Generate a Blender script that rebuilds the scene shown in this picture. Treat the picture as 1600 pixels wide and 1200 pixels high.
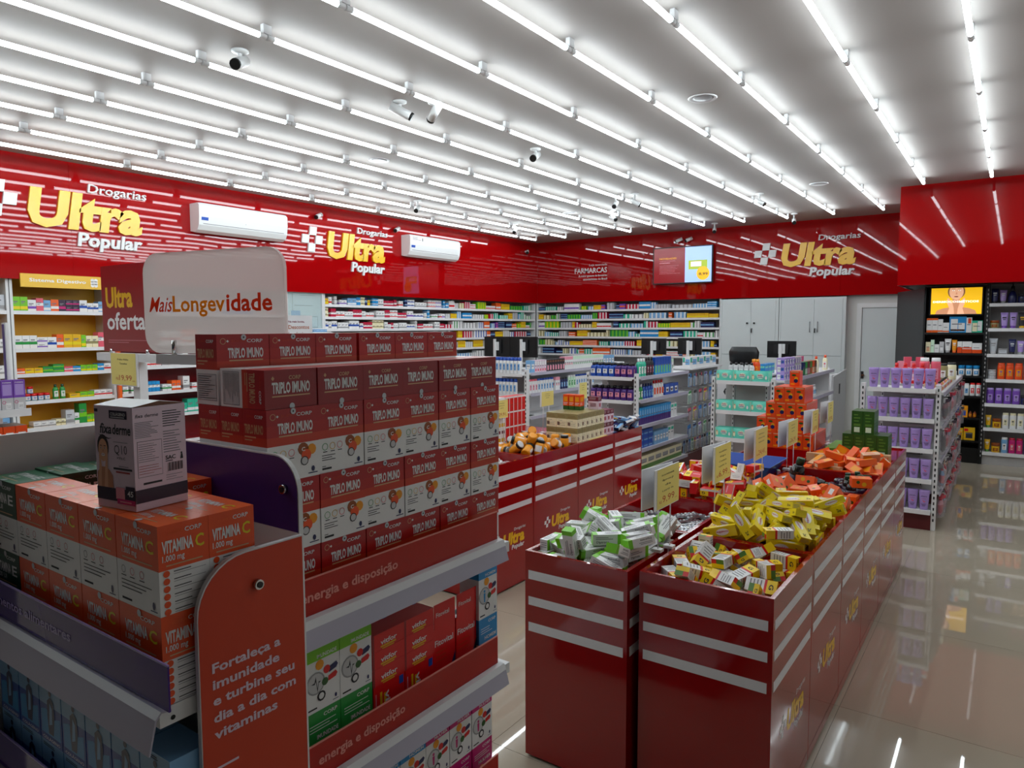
import bpy, math, random
import numpy as np
from mathutils import Matrix, Vector, Quaternion

# ------------------------------------------------------------------ camera, world, exposure
for _o in list(bpy.data.objects):
    bpy.data.objects.remove(_o)
SC = bpy.context.scene
COL = SC.collection
EYE = Vector((0.0, 0.0, 1.8))


def make_camera():
    c = np.array([800.0, 600.0])
    va, vb = np.array([1585.0, 509.0]) - c, np.array([-775.0, 516.0]) - c
    f = math.sqrt(-va.dot(vb))
    dy = np.array([*va, f]); dy /= np.linalg.norm(dy)
    dx = -np.array([*vb, f]); dx /= np.linalg.norm(dx)
    dz = np.cross(dx, dy)
    if dz[1] > 0:
        dz = -dz
    R = np.stack([dx, dy, dz])
    cam = bpy.data.cameras.new('camera')
    cam.sensor_width = 36.0
    cam.lens = f / 1600.0 * 36.0
    cam.clip_start = 0.05
    o = bpy.data.objects.new('camera', cam)
    COL.objects.link(o)
    m = Matrix.Identity(4)
    for i in range(3):
        m[i][0], m[i][1], m[i][2], m[i][3] = R[i, 0], -R[i, 1], -R[i, 2], EYE[i]
    o.matrix_world = m
    SC.camera = o


make_camera()
W = bpy.data.worlds.new('world'); SC.world = W; W.use_nodes = True
W.node_tree.nodes['Background'].inputs[0].default_value = (0.55, 0.6, 0.7, 1)
W.node_tree.nodes['Background'].inputs[1].default_value = 0.02
SC.view_settings.view_transform = 'Standard'
SC.view_settings.look = 'None'
SC.view_settings.gamma = 1.0
SC.view_settings.use_curve_mapping = False
SC.view_settings.exposure = 0.75
TUBE_STRENGTH = 12.0
SC.cycles.use_denoising = True
SC.cycles.max_bounces = 8
SC.cycles.diffuse_bounces = 4
SC.cycles.glossy_bounces = 4
SC.cycles.transparent_max_bounces = 8
SC.cycles.caustics_reflective = False
SC.cycles.caustics_refractive = False
SC.cycles.sample_clamp_indirect = 6.0

# ------------------------------------------------------------------ materials
def lin(c):
    c /= 255.0
    return c / 12.92 if c <= 0.04045 else ((c + 0.055) / 1.055) ** 2.4


MATS = {}


def mat(n, rgb=(200, 200, 200), rough=0.5, metal=0.0, emit=0.0, spec=0.5, clear=0.0, noise=0.0, nscale=6.0, bump=0.0, bscale=1.0, var=0.0, coat=0.0, opal=0.0):
    m = bpy.data.materials.new(n)
    m.use_nodes = True
    nt = m.node_tree
    p = nt.nodes['Principled BSDF']
    col = tuple(lin(v) for v in rgb) + (1.0,)
    p.inputs['Base Color'].default_value = col
    p.inputs['Roughness'].default_value = rough
    p.inputs['Metallic'].default_value = metal
    p.inputs['Specular IOR Level'].default_value = spec
    p.inputs['Coat Weight'].default_value = coat
    p.inputs['Coat Roughness'].default_value = 0.03
    if emit:
        p.inputs['Emission Color'].default_value = col
        p.inputs['Emission Strength'].default_value = emit
    if noise or var:
        tc = nt.nodes.new('ShaderNodeTexCoord')
        nz = nt.nodes.new('ShaderNodeTexNoise')
        nz.inputs['Scale'].default_value = nscale
        nz.inputs['Detail'].default_value = 3.0
        nt.links.new(tc.outputs['Object'], nz.inputs['Vector'])
        mr = nt.nodes.new('ShaderNodeMapRange')
        mr.inputs['To Min'].default_value = 1.0 - noise
        mr.inputs['To Max'].default_value = 1.0 + noise * 0.3
        nt.links.new(nz.outputs['Fac'], mr.inputs['Value'])
        mx = nt.nodes.new('ShaderNodeVectorMath'); mx.operation = 'SCALE'
        mx.inputs[0].default_value = col[:3]
        if var:
            oi = nt.nodes.new('ShaderNodeObjectInfo')
            vr = nt.nodes.new('ShaderNodeMapRange')
            vr.inputs['To Min'].default_value = 1.0 - var
            nt.links.new(oi.outputs['Random'], vr.inputs['Value'])
            mu = nt.nodes.new('ShaderNodeMath'); mu.operation = 'MULTIPLY'
            nt.links.new(mr.outputs[0], mu.inputs[0]); nt.links.new(vr.outputs[0], mu.inputs[1])
            nt.links.new(mu.outputs[0], mx.inputs['Scale'])
        else:
            nt.links.new(mr.outputs[0], mx.inputs['Scale'])
        nt.links.new(mx.outputs[0], p.inputs['Base Color'])
    if bump:
        tc = nt.nodes.new('ShaderNodeTexCoord')
        nz = nt.nodes.new('ShaderNodeTexNoise')
        nz.inputs['Scale'].default_value = bscale
        nz.inputs['Detail'].default_value = 1.0
        nt.links.new(tc.outputs['Object'], nz.inputs['Vector'])
        b = nt.nodes.new('ShaderNodeBump')
        b.inputs['Strength'].default_value = 1.0
        b.inputs['Distance'].default_value = bump
        nt.links.new(nz.outputs['Fac'], b.inputs['Height'])
        nt.links.new(b.outputs[0], p.inputs['Normal'])
    if opal:
        tl = nt.nodes.new('ShaderNodeBsdfTranslucent')
        tl.inputs['Color'].default_value = col
        ms = nt.nodes.new('ShaderNodeMixShader')
        ms.inputs[0].default_value = opal
        nt.links.new(p.outputs[0], ms.inputs[1]); nt.links.new(tl.outputs[0], ms.inputs[2])
        nt.links.new(ms.outputs[0], nt.nodes['Material Output'].inputs['Surface'])
        p = ms
    if clear:
        t = nt.nodes.new('ShaderNodeBsdfTransparent')
        t.inputs['Color'].default_value = tuple(min(1.0, 0.25 + v * 0.75) if clear > 0.7 else v ** 0.5 for v in col[:3]) + (1.0,)
        mix = nt.nodes.new('ShaderNodeMixShader')
        mix.inputs[0].default_value = clear
        nt.links.new(p.outputs[0], mix.inputs[1]); nt.links.new(t.outputs[0], mix.inputs[2])
        nt.links.new(mix.outputs[0], nt.nodes['Material Output'].inputs['Surface'])
    MATS[n] = m
    return m


mat('tube_glow', (236, 250, 255), emit=TUBE_STRENGTH)
mat('tube_back', (236, 250, 255), emit=TUBE_STRENGTH * 0.45)
mat('ceiling_paint', (164, 156, 152), 0.6, noise=0.03, nscale=1.2)
mat('wall_paint', (214, 212, 208), 0.6, noise=0.03, nscale=2)
mat('floor_tile', (172, 160, 142), 0.022, spec=0.75, noise=0.04, nscale=3, var=0.04)
mat('grout', (140, 128, 114), 0.6)
mat('red_gloss', (160, 6, 10), 0.025, spec=0.38, bump=0.0016, bscale=1.1, noise=0.02)
mat('red_panel', (150, 8, 12), 0.09, spec=0.6, noise=0.02, coat=0.3)
mat('red_deep', (140, 14, 22), 0.3, noise=0.03)
mat('white_gloss', (226, 226, 226), 0.3, noise=0.02)
mat('white_metal', (220, 219, 220), 0.4, noise=0.02)
mat('white', (222, 220, 222), 0.45)
mat('shelf_grey', (176, 172, 172), 0.5, noise=0.03)
mat('rail_grey', (178, 172, 188), 0.35, noise=0.03)
mat('cabinet_white', (212, 218, 219), 0.35, noise=0.02)
mat('dark', (24, 23, 26), 0.4, noise=0.05)
mat('black', (10, 10, 12), 0.35, noise=0.05)
mat('slot', (18, 17, 18), 0.8)
mat('maroon', (92, 26, 30), 0.4, noise=0.04)
mat('chrome', (220, 220, 222), 0.12, metal=1.0)
mat('steel', (150, 150, 155), 0.35, metal=0.9)
mat('yellow_back', (226, 166, 10), 0.5, noise=0.04)
mat('header_yellow', (234, 184, 60), 0.45, noise=0.02)
mat('logo_yellow', (244, 190, 10), 0.2, spec=0.6)
mat('tag_yellow', (232, 214, 124), 0.6, noise=0.02)
mat('tag_red', (186, 60, 36), 0.6)
mat('ink', (38, 34, 40), 0.6)
mat('ink_grey', (120, 116, 122), 0.6)
mat('purple', (66, 26, 112), 0.4, noise=0.02)
mat('purple_dark', (48, 18, 52), 0.4)
mat('orange_board', (204, 58, 22), 0.4, noise=0.02)
mat('acrylic_red', (196, 34, 26), 0.08, clear=0.28)
mat('acrylic_purple', (62, 22, 128), 0.08, clear=0.14)
mat('acrylic_edge', (226, 140, 130), 0.2)
mat('acrylic_edge_purple', (150, 130, 190), 0.2)
mat('acrylic_white', (226, 216, 212), 0.15, clear=0.12, opal=0.5)
mat('glass', (235, 242, 242), 0.03, clear=0.8)
mat('pearl_lilac', (224, 200, 214), 0.3)
for n, c in dict(t_red=(172, 18, 26), t_red2=(180, 26, 24), t_red3=(196, 52, 26), t_dark=(148, 18, 30), c_orange=(232, 78, 22), c_orange2=(238, 96, 30), e_green=(16, 62, 40), e_green2=(50, 110, 78),
                 lime=(120, 196, 34), green=(36, 146, 62), dgreen=(34, 84, 28), leaf=(82, 130, 50), blue=(24, 74, 168), lblue=(120, 170, 214), sky=(30, 140, 204), navy=(28, 32, 84), teal=(44, 178, 146), aqua=(104, 214, 192),
                 yellow=(232, 206, 20), gold=(224, 172, 20), orange=(238, 98, 24), dorange=(226, 74, 18), red=(214, 22, 26), crimson=(190, 20, 60), pink=(232, 150, 168), magenta=(196, 22, 112), violet=(120, 72, 176), lilac=(172, 144, 212), cream=(236, 226, 190),
                 khaki=(150, 138, 92), brown=(110, 60, 30), tan=(206, 160, 120), skin=(222, 164, 130), skin2=(196, 130, 98), hair=(44, 26, 22), lip=(170, 60, 60), paper=(230, 228, 228), grey=(150, 148, 150), lgrey=(196, 194, 196), silver=(196, 198, 204), bamber=(150, 70, 14), amber=(236, 150, 20), mint=(206, 232, 206), wine=(112, 24, 52), rose=(226, 92, 112), gen_yellow=(246, 206, 20), plumdark=(40, 14, 46)).items():
    mat(n, c, 0.28, noise=0.02, nscale=12)
mat('screen_red', (120, 8, 18), 0.15, emit=0.5)
mat('screen_blue', (140, 168, 236), 0.15, emit=0.75)
mat('screen_gold', (224, 168, 20), 0.2, emit=0.6)
mat('screen_white', (230, 210, 220), 0.2, emit=0.5)
mat('screen_lime', (150, 170, 40), 0.2, emit=0.6)
mat('light_yellow', (236, 182, 22), 0.3, emit=0.55)
mat('light_skin', (232, 176, 140), 0.3, emit=0.5)
mat('light_skin2', (200, 140, 104), 0.3, emit=0.45)
mat('light_white', (240, 236, 226), 0.3, emit=0.8)
mat('light_hair', (150, 110, 70), 0.3, emit=0.3)
mat('light_dark', (60, 40, 40), 0.3, emit=0.2)
mat('clear_bag', (232, 228, 232), 0.15, clear=0.78)
mat('vinyl_amber', (240, 140, 26), 0.3, opal=0.5)
mat('vinyl_red', (226, 60, 24), 0.3, opal=0.5)
mat('clear_plastic', (220, 226, 230), 0.12, clear=0.6)
mat('dark_bottle', (26, 22, 22), 0.12, spec=0.6)
mat('foil', (176, 178, 184), 0.25, metal=0.7)

# ------------------------------------------------------------------ mesh builder
TXT = {}


def text_raw(s, bold=0.0, shear=0.0, ext=0.0, res=2):
    k = (s, bold, shear, ext, res)
    if k not in TXT:
        c = bpy.data.curves.new('t', 'FONT')
        c.body = s; c.offset = bold; c.shear = shear; c.extrude = ext; c.resolution_u = res
        o = bpy.data.objects.new('t', c)
        COL.objects.link(o)
        dg = bpy.context.evaluated_depsgraph_get()
        me = bpy.data.meshes.new_from_object(o.evaluated_get(dg))
        v = [tuple(q.co) for q in me.vertices]
        f = [tuple(p.vertices) for p in me.polygons]
        bpy.data.objects.remove(o); bpy.data.curves.remove(c); bpy.data.meshes.remove(me)
        xs = [q[0] for q in v] or [0, 1]
        TXT[k] = (v, f, min(xs), max(xs))
    return TXT[k]


class Fr:
    """A face frame: origin, full-length edges u and v, outward normal."""
    def __init__(s, o, u, v, n=None):
        s.o, s.u, s.v = Vector(o), Vector(u), Vector(v)
        s.n = Vector(n) if n else s.u.cross(s.v).normalized()
        s.lu, s.lv = s.u.length, s.v.length

    def p(s, a, b, c=0.0):
        return s.o + s.u * a + s.v * b + s.n * c


class MB:
    def __init__(s):
        s.v, s.f, s.i, s.ms, s.sm = [], [], [], [], []

    def m(s, n):
        if n not in s.ms:
            s.ms.append(n)
        return s.ms.index(n)

    def poly(s, pts, mt, smooth=False):
        b = len(s.v)
        s.v.extend(tuple(p) for p in pts)
        s.f.append(tuple(range(b, b + len(pts)))); s.i.append(s.m(mt)); s.sm.append(smooth)
        return s

    def box(s, x0, x1, y0, y1, z0, z1, mt, **kw):
        b = len(s.v)
        s.v.extend((x, y, z) for x in (x0, x1) for y in (y0, y1) for z in (z0, z1))
        for k, q in dict(L=(0, 1, 3, 2), R=(4, 6, 7, 5), F=(0, 4, 5, 1), B=(2, 3, 7, 6), D=(0, 2, 6, 4), T=(1, 5, 7, 3)).items():
            mm = kw.get(k, mt)
            if mm:
                s.f.append(tuple(b + j for j in q)); s.i.append(s.m(mm)); s.sm.append(False)
        return s

    def prism(s, pts, axis, a0, a1, mt, cap0=None, cap1=None):
        """Extrude a 2-D outline along axis x, y or z."""
        def P(q, t):
            return (t, q[0], q[1]) if axis == 'x' else (q[0], t, q[1]) if axis == 'y' else (q[0], q[1], t)
        b, n = len(s.v), len(pts)
        s.v.extend(P(q, a0) for q in pts); s.v.extend(P(q, a1) for q in pts)
        k = s.m(mt)
        for j in range(n):
            s.f.append((b + j, b + (j + 1) % n, b + n + (j + 1) % n, b + n + j)); s.i.append(k); s.sm.append(False)
        s.f.append(tuple(range(b + n - 1, b - 1, -1))); s.i.append(s.m(cap0 or mt)); s.sm.append(False)
        s.f.append(tuple(range(b + n, b + 2 * n))); s.i.append(s.m(cap1 or mt)); s.sm.append(False)
        return s

    def lathe(s, prof, mts, n=12, c=(0, 0, 0), sx=1.0, sy=1.0, cap=True):
        """prof: (r, z) points; mts: a material, or one per segment."""
        b = len(s.v)
        for r, z in prof:
            for j in range(n):
                t = 2 * math.pi * j / n
                s.v.append((c[0] + r * sx * math.cos(t), c[1] + r * sy * math.sin(t), c[2] + z))
        for q in range(len(prof) - 1):
            k = s.m(mts if isinstance(mts, str) else mts[q])
            for j in range(n):
                s.f.append((b + q * n + j, b + q * n + (j + 1) % n, b + (q + 1) * n + (j + 1) % n, b + (q + 1) * n + j)); s.i.append(k); s.sm.append(True)
        if cap:
            s.f.append(tuple(b + j for j in range(n - 1, -1, -1))); s.i.append(s.m(mts if isinstance(mts, str) else mts[0])); s.sm.append(False)
            e = b + (len(prof) - 1) * n
            s.f.append(tuple(e + j for j in range(n))); s.i.append(s.m(mts if isinstance(mts, str) else mts[-1])); s.sm.append(False)
        return s

    def tube(s, p0, p1, r, mt, n=8, r2=None):
        p0, p1 = Vector(p0), Vector(p1)
        d = (p1 - p0).normalized()
        a = d.orthogonal().normalized(); c = d.cross(a)
        b = len(s.v)
        for p, rr in ((p0, r), (p1, r if r2 is None else r2)):
            for j in range(n):
                t = 2 * math.pi * j / n
                s.v.append(tuple(p + a * (rr * math.cos(t)) + c * (rr * math.sin(t))))
        k = s.m(mt)
        for j in range(n):
            s.f.append((b + j, b + (j + 1) % n, b + n + (j + 1) % n, b + n + j)); s.i.append(k); s.sm.append(True)
        s.f.append(tuple(b + j for j in range(n - 1, -1, -1))); s.i.append(k); s.sm.append(False)
        s.f.append(tuple(b + n + j for j in range(n))); s.i.append(k); s.sm.append(False)
        return s

    # decals on a frame (a, b in 0..1)
    def rect(s, F, a0, b0, a1, b1, mt, lift=0.0004):
        return s.poly([F.p(a0, b0, lift), F.p(a1, b0, lift), F.p(a1, b1, lift), F.p(a0, b1, lift)], mt)

    def shape(s, F, pts, mt, lift=0.0004):
        return s.poly([F.p(a, b, lift) for a, b in pts], mt)

    def disc(s, F, a, b, r, mt, lift=0.0004, n=12, ry=None):
        ra, rb = r / F.lu, (ry or r) / F.lv
        return s.poly([F.p(a + ra * math.cos(2 * math.pi * j / n), b + rb * math.sin(2 * math.pi * j / n), lift) for j in range(n)], mt)

    def ring(s, F, a, b, r, w, mt, lift=0.0004, n=12):
        for j in range(n):
            t, u = 2 * math.pi * j / n, 2 * math.pi * (j + 1) / n
            q = [(r, t), (r, u), (r - w, u), (r - w, t)]
            s.poly([F.p(a + d * math.cos(e) / F.lu, b + d * math.sin(e) / F.lv, lift) for d, e in q], mt)
        return s

    def text(s, F, t, a0, a1, b, cap, mt, bold=0.0, shear=0.0, ext=0.0, lift=0.0005, res=2):
        """Text whose ink runs a0..a1 along u, baseline at b, capital height cap (all in 0..1 of the frame)."""
        v, f, x0, x1 = text_raw(t, bold, shear, 0.5 if ext else 0.0, res)
        sx, sy = (a1 - a0) / max(x1 - x0, 1e-6), cap / 0.72
        base = len(s.v)
        s.v.extend(tuple(F.p(a0 + (q[0] - x0) * sx, b + q[1] * sy, lift + (q[2] + 0.5) * ext if ext else lift)) for q in v)
        k = s.m(mt)
        s.f.extend(tuple(base + j for j in q) for q in f)
        s.i.extend([k] * len(f)); s.sm.extend([False] * len(f))
        return s

    def lines(s, F, a0, a1, b0, b1, n, mt, rng=None, th=0.35):
        for j in range(n):
            bb = b1 - (j + 0.5) * (b1 - b0) / n
            h = (b1 - b0) / n * th
            e = a1 - (a1 - a0) * (0.0 if rng is None else rng.random() * 0.45)
            s.rect(F, a0, bb - h / 2, e, bb + h / 2, mt)
        return s

    def mesh(s, n, org=(0, 0, 0)):
        me = bpy.data.meshes.new(n)
        ox, oy, oz = org
        me.from_pydata([(x - ox, y - oy, z - oz) for x, y, z in s.v], [], s.f)
        for k in s.ms:
            me.materials.append(MATS[k])
        me.polygons.foreach_set('material_index', s.i)
        me.polygons.foreach_set('use_smooth', s.sm)
        me.update()
        return me

    def build(s, n, parent=None, **kw):
        """Verts are in world space; the object sits at its parent's place (or at its own base centre)."""
        if parent is not None:
            org = parent.get('_w', (0, 0, 0))
            o = obj(n, s.mesh(n, org), parent)
            o['_w'] = org
        else:
            xs, ys, zs = zip(*s.v)
            org = ((min(xs) + max(xs)) / 2, (min(ys) + max(ys)) / 2, min(zs))
            o = obj(n, s.mesh(n, org))
            o.location = org
            o['_w'] = org
        for k, q in kw.items():
            o[k] = q
        return o


def obj(n, me, parent=None):
    o = bpy.data.objects.new(n, me)
    COL.objects.link(o)
    if parent is not None:
        o.parent = parent
    return o


def thing(n, label, cat, loc=(0, 0, 0), rotz=0.0, group=None, me=None, quat=None):
    o = obj(n, me)
    o.location = loc
    o['_w'] = tuple(loc)
    if quat is not None:
        o.rotation_mode = 'QUATERNION'; o.rotation_quaternion = quat
    else:
        o.rotation_euler = (0, 0, rotz)
    o['label'] = label; o['category'] = cat
    if group:
        o['group'] = group
    return o


def kit(name, root, *parts):
    """A product: name, root mesh, (part name, mesh) children."""
    return (name, root, parts)


def put(k, label, cat, loc, rotz=0.0, group=None, quat=None, scale=None):
    o = thing(k[0], label, cat, loc, rotz, group, k[1], quat)
    if scale:
        o.scale = scale
    for pn, pm in k[2]:
        obj(pn, pm, o)
    return o


ORD = ('zeroth first second third fourth fifth sixth seventh eighth ninth tenth eleventh twelfth thirteenth fourteenth fifteenth sixteenth seventeenth eighteenth nineteenth twentieth '
       'twenty-first twenty-second twenty-third twenty-fourth twenty-fifth twenty-sixth twenty-seventh twenty-eighth twenty-ninth thirtieth').split()
TENS = ['', '', 'twenty', 'thirty', 'forty', 'fifty', 'sixty', 'seventy', 'eighty', 'ninety']


def nth(i):
    if i < len(ORD):
        return ORD[i]
    return TENS[i // 10 % 10] + '-' + ORD[i % 10] if i % 10 else TENS[i // 10 % 10].replace('ty', 'tieth')


def frames(w, d, h):
    """Faces of a box centred in x and y with its base at z = 0."""
    x, y = w / 2, d / 2
    return dict(F=Fr((-x, -y, 0), (w, 0, 0), (0, 0, h)), R=Fr((x, -y, 0), (0, d, 0), (0, 0, h)), L=Fr((-x, y, 0), (0, -d, 0), (0, 0, h)),
                B=Fr((x, y, 0), (-w, 0, 0), (0, 0, h)), T=Fr((-x, -y, h), (w, 0, 0), (0, d, 0)))


def struct(n, mb, parent=None, **kw):
    o = mb.build(n, parent, **kw)
    if parent is None:
        o['kind'] = 'structure'
    return o


# ------------------------------------------------------------------ the room
H, XL, YB = 3.6, -8.45, 12.93
fl = struct('floor', MB().box(-9.1, 4.4, -3.3, 13.6, -0.06, -0.004, 'grout'))
TS = 1.18
_t = MB().box(-TS / 2 + 0.001, TS / 2 - 0.001, -TS / 2 + 0.001, TS / 2 - 0.001, -0.006, 0.0, 'floor_tile').mesh('floor_tile')
for i in range(-7, 4):
    for j in range(-6, 9):
        cx, cy = -0.6 + TS * (i + 0.5), 3.54 + TS * (j + 0.5)
        if cx < -9 or cy < -3.2:
            continue
        o = obj('floor_tile', _t, fl)
        o.location = Vector((cx, cy, 0)) - fl.location
struct('ceiling', MB().box(-9.1, 4.4, -3.3, 13.6, H, H + 0.08, 'ceiling_paint'))
struct('wall_left', MB().box(-9.1, -8.95, -3.3, 13.6, 0, H, 'wall_paint'))
struct('wall_back', MB().box(-8.95, 4.3, 13.42, 13.6, 0, H, 'wall_paint'))
struct('wall_right', MB().box(4.3, 4.4, -3.3, 13.6, 0, H, 'wall_paint'))


def fascia(n, label, axis, at, a0, a1, z0, step):
    """A band of glossy red panels with fine joints, each panel a piece of its own."""
    if axis == 'x':
        b = MB().box(at - 0.06, at - 0.022, a0, a1, z0 + 0.01, H, 'maroon')
    else:
        b = MB().box(a0, a1, at + 0.022, at + 0.06, z0 + 0.01, H, 'maroon')
    r = struct(n, b)
    r['label'] = label
    k = max(1, round((a1 - a0) / step))
    for j in range(k):
        p0, p1 = a0 + (a1 - a0) * j / k + 0.001, a0 + (a1 - a0) * (j + 1) / k - 0.001
        if axis == 'x':
            MB().box(at - 0.022, at, p0, p1, z0, H, 'red_gloss').build('panel', r)
        else:
            MB().box(p0, p1, at, at + 0.022, z0, H, 'red_gloss').build('panel', r)
    return r


FZ = 2.315
fascia('trim_1', 'glossy red fascia band high on the left wall', 'x', XL, -1.0, YB, FZ, 2.3)
fascia('trim_2', 'glossy red fascia band high on the back wall', 'y', YB, XL, -0.9, FZ, 1.5)
bx = struct('trim_3', MB().box(-1.255, 4.3, 10.605, 13.42, 2.345, H, 'maroon'))
for p0, p1 in ((-1.28, 1.2), (1.202, 4.3)):
    MB().box(p0, p1, 10.58, 10.605, 2.33, H, 'red_gloss').build('panel', bx)
MB().box(-1.28, -1.256, 10.607, YB - 0.002, 2.33, H, 'red_gloss').build('panel', bx)
# soffits under the fascias
struct('trim_4', MB().box(-8.95, XL - 0.062, -1.0, 13.42, 2.42, 2.44, 'shelf_grey'))
struct('trim_5', MB().box(XL - 0.06, -1.3, YB + 0.062, 13.42, 2.42, 2.44, 'shelf_grey'))
# wall behind the door, the door and its frame
wd = struct('wall_recess', MB().box(-2.30, -1.45, 13.05, 13.42, 0, 2.41, 'wall_paint'))
dr = struct('door_1', MB().box(-2.07, -1.3, 13.02, 13.05, 0.0, 2.10, 'cabinet_white'))
MB().box(-2.05, -2.01, 12.98, 13.02, 0.98, 1.0, 'brown').box(-2.045, -2.03, 12.985, 13.02, 0.985, 1.0, 'brown').box(-2.06, -2.02, 13.01, 13.02, 0.93, 1.05, 'dark').build('door_handle', dr)
df = struct('trim_6', MB().box(-2.15, -2.075, 13.0, 13.05, 0, 2.18, 'white_gloss').box(-2.075, -1.3, 13.0, 13.05, 2.105, 2.18, 'white_gloss'))

# ------------------------------------------------------------------ shop logos
def logo(fr, s, ext, tag=None, lit=0.001):
    """Yellow and white raised lettering and a chequered cross; fr has unit vectors and its origin at the big word's baseline."""
    parts = {}
    e = ext
    m = MB(); m.text(fr, 'Ultra', 0, 1.19 * s, 0, 0.375 * s, 'logo_yellow', 0.045, 0.14, e, lit); parts['yellow_lettering'] = m
    m = MB(); m.text(fr, 'Drogarias', 0.60 * s, 1.25 * s, 0.40 * s, 0.095 * s, 'white_gloss', 0.008, 0.1, e, lit); parts['upper_lettering'] = m
    m = MB(); m.text(fr, 'Popular', 0.47 * s, 1.18 * s, -0.19 * s, 0.145 * s, 'white_gloss', 0.032, 0.12, e, lit)
    parts['lower_lettering'] = m
    m = MB()
    c = 0.122 * s
    for i, j in ((0, 1), (-1, 0), (1, 0), (0, -1)):
        a, b = -0.275 * s + i * c + j * c * 0.14, 0.225 * s + j * c
        q = [(a - c / 2 - c * 0.07, b - c / 2), (a + c / 2 - c * 0.07, b - c / 2), (a + c / 2 + c * 0.07, b + c / 2), (a - c / 2 + c * 0.07, b + c / 2)]
        pts = [fr.p(x, y, lit + e) for x, y in q]
        m.poly(pts, 'white_gloss')
        if e > 0.002:
            low = [fr.p(x, y, 0) for x, y in q]
            for k in range(4):
                m.poly([low[k], low[(k + 1) % 4], pts[(k + 1) % 4], pts[k]], 'white_gloss')
    parts['chequered_cross'] = m
    return parts


def wall_logo(label, fr, s=1.0):
    t = thing('wall_sign', label, 'sign', tuple(fr.o))
    for n, m in logo(fr, s, 0.025).items():
        m.build(n, t)


wall_logo('large yellow and white shop name nearest the camera on the red left wall', Fr((XL, 3.22, 2.90), (0, 1, 0), (0, 0, 1)))
wall_logo('yellow and white shop name between the two air conditioners on the red wall', Fr((XL, 7.17, 2.865), (0, 1, 0), (0, 0, 1)))
wall_logo('yellow and white shop name on the red back wall above the white door', Fr((-3.37, YB, 2.85), (1, 0, 0), (0, 0, 1)))
t = thing('wall_sign', 'small white lettering of the store network on the red back wall', 'sign', (-7.5, YB, 2.76))
F = Fr((-7.52, YB, 2.74), (1, 0, 0), (0, 0, 1))
MB().text(F, 'Loja associada', 0.34, 0.75, 0.305, 0.04, 'white_gloss', 0, 0, 0.004).build('lettering', t)
MB().text(F, 'FARMARCAS', 0.0, 0.75, 0.165, 0.105, 'white_gloss', 0.015, 0, 0.006).build('lettering', t)
MB().text(F, 'A maior gestora de farmácias', 0.09, 0.75, 0.09, 0.04, 'white_gloss', 0.01, 0, 0.004).build('lettering', t)
MB().text(F, 'associativistas do Brasil', 0.2, 0.75, 0.02, 0.04, 'white_gloss', 0.01, 0, 0.004).build('lettering', t)

# ------------------------------------------------------------------ ceiling tubes
TZ = 3.53


def led(m, y1, r=0.0165, n=14):
    """A lamp tube: glowing diffuser below, dim plastic back above."""
    for j in range(n):
        t, u = 2 * math.pi * j / n, 2 * math.pi * (j + 1) / n
        up = math.sin((t + u) / 2) > 0.35
        m.poly([(r * math.cos(t), 0.045, r * math.sin(t)), (r * math.cos(t), y1, r * math.sin(t)), (r * math.cos(u), y1, r * math.sin(u)), (r * math.cos(u), 0.045, r * math.sin(u))], 'tube_back' if up else 'tube_glow', True)


_tb = MB()
led(_tb, 1.165)
_tb = _tb.mesh('tube_light')
_sk = MB().box(-0.014, 0.014, -0.02, 0.02, 0.015, H - TZ - 0.001, 'white_metal').tube((0, -0.004, 0), (0, 0.043, 0), 0.0175, 'white_metal', 8).mesh('lamp_socket')
_sk2 = MB().box(-0.014, 0.014, 1.19, 1.21, 0.015, H - TZ - 0.001, 'white_metal').tube((0, 1.167, 0), (0, 1.215, 0), 0.0175, 'white_metal', 8).mesh('lamp_socket')
_short = MB(); led(_short, 0.585); _short = _short.mesh('tube_light')
_sk3 = MB().box(-0.014, 0.014, 0.61, 0.63, 0.015, H - TZ - 0.001, 'white_metal').tube((0, 0.587, 0), (0, 0.635, 0), 0.0175, 'white_metal', 8).mesh('lamp_socket')
rows = [-0.289 - 0.687 * k for k in range(11, -1, -1)] + [-0.289 + 0.687 * k for k in range(1, 4)]
for r, x in enumerate(rows):
    J0 = 1 if x > -1.2 else -1 if x > -2.5 else -2  # first tubes of each row are unseen, chosen to set foreground light
    x0 = x
    js = list(range(J0, 9)) if x < -1.2 else list(range(J0, 7))
    for j in js:
        y = 2.75 + 1.2275 * (j - 1)
        last = (j == js[-1])
        if x >= -1.2 and y + 1.2 > 10.55:
            continue
        sh = last and x < -1.2
        lab = 'lit tube, %s ceiling row from the red left wall, %s from the back end' % (nth(r + 1), nth(js[-1] - j + 1))
        put(kit('tube_light', _short if sh else _tb, ('lamp_socket', _sk), ('lamp_socket', _sk3 if sh else _sk2)), lab, 'lamp', (x0, y, TZ), 0, 'ceiling tube rows')

# ceiling speakers
_sp = MB().lathe([(0.085, 0.0), (0.105, -0.008), (0.115, 0.0)], 'white', 24).mesh('ceiling_speaker')
_gr = MB().lathe([(0.084, -0.001), (0.06, -0.006), (0.01, -0.008)], 'grey', 24).mesh('grille')
for (x, y), w in (((-2.09, 5.58), 'between the tube rows nearest the camera'), ((-5.67, 5.56), 'above the red wall signs'), ((-2.10, 9.72), 'near the red box over the cosmetics'), ((-5.8, 9.81), 'far along, towards the back left corner')):
    put(kit('ceiling_speaker', _sp, ('grille', _gr)), 'round ceiling speaker ' + w, 'speaker', (x, y, H - 0.001))

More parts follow.
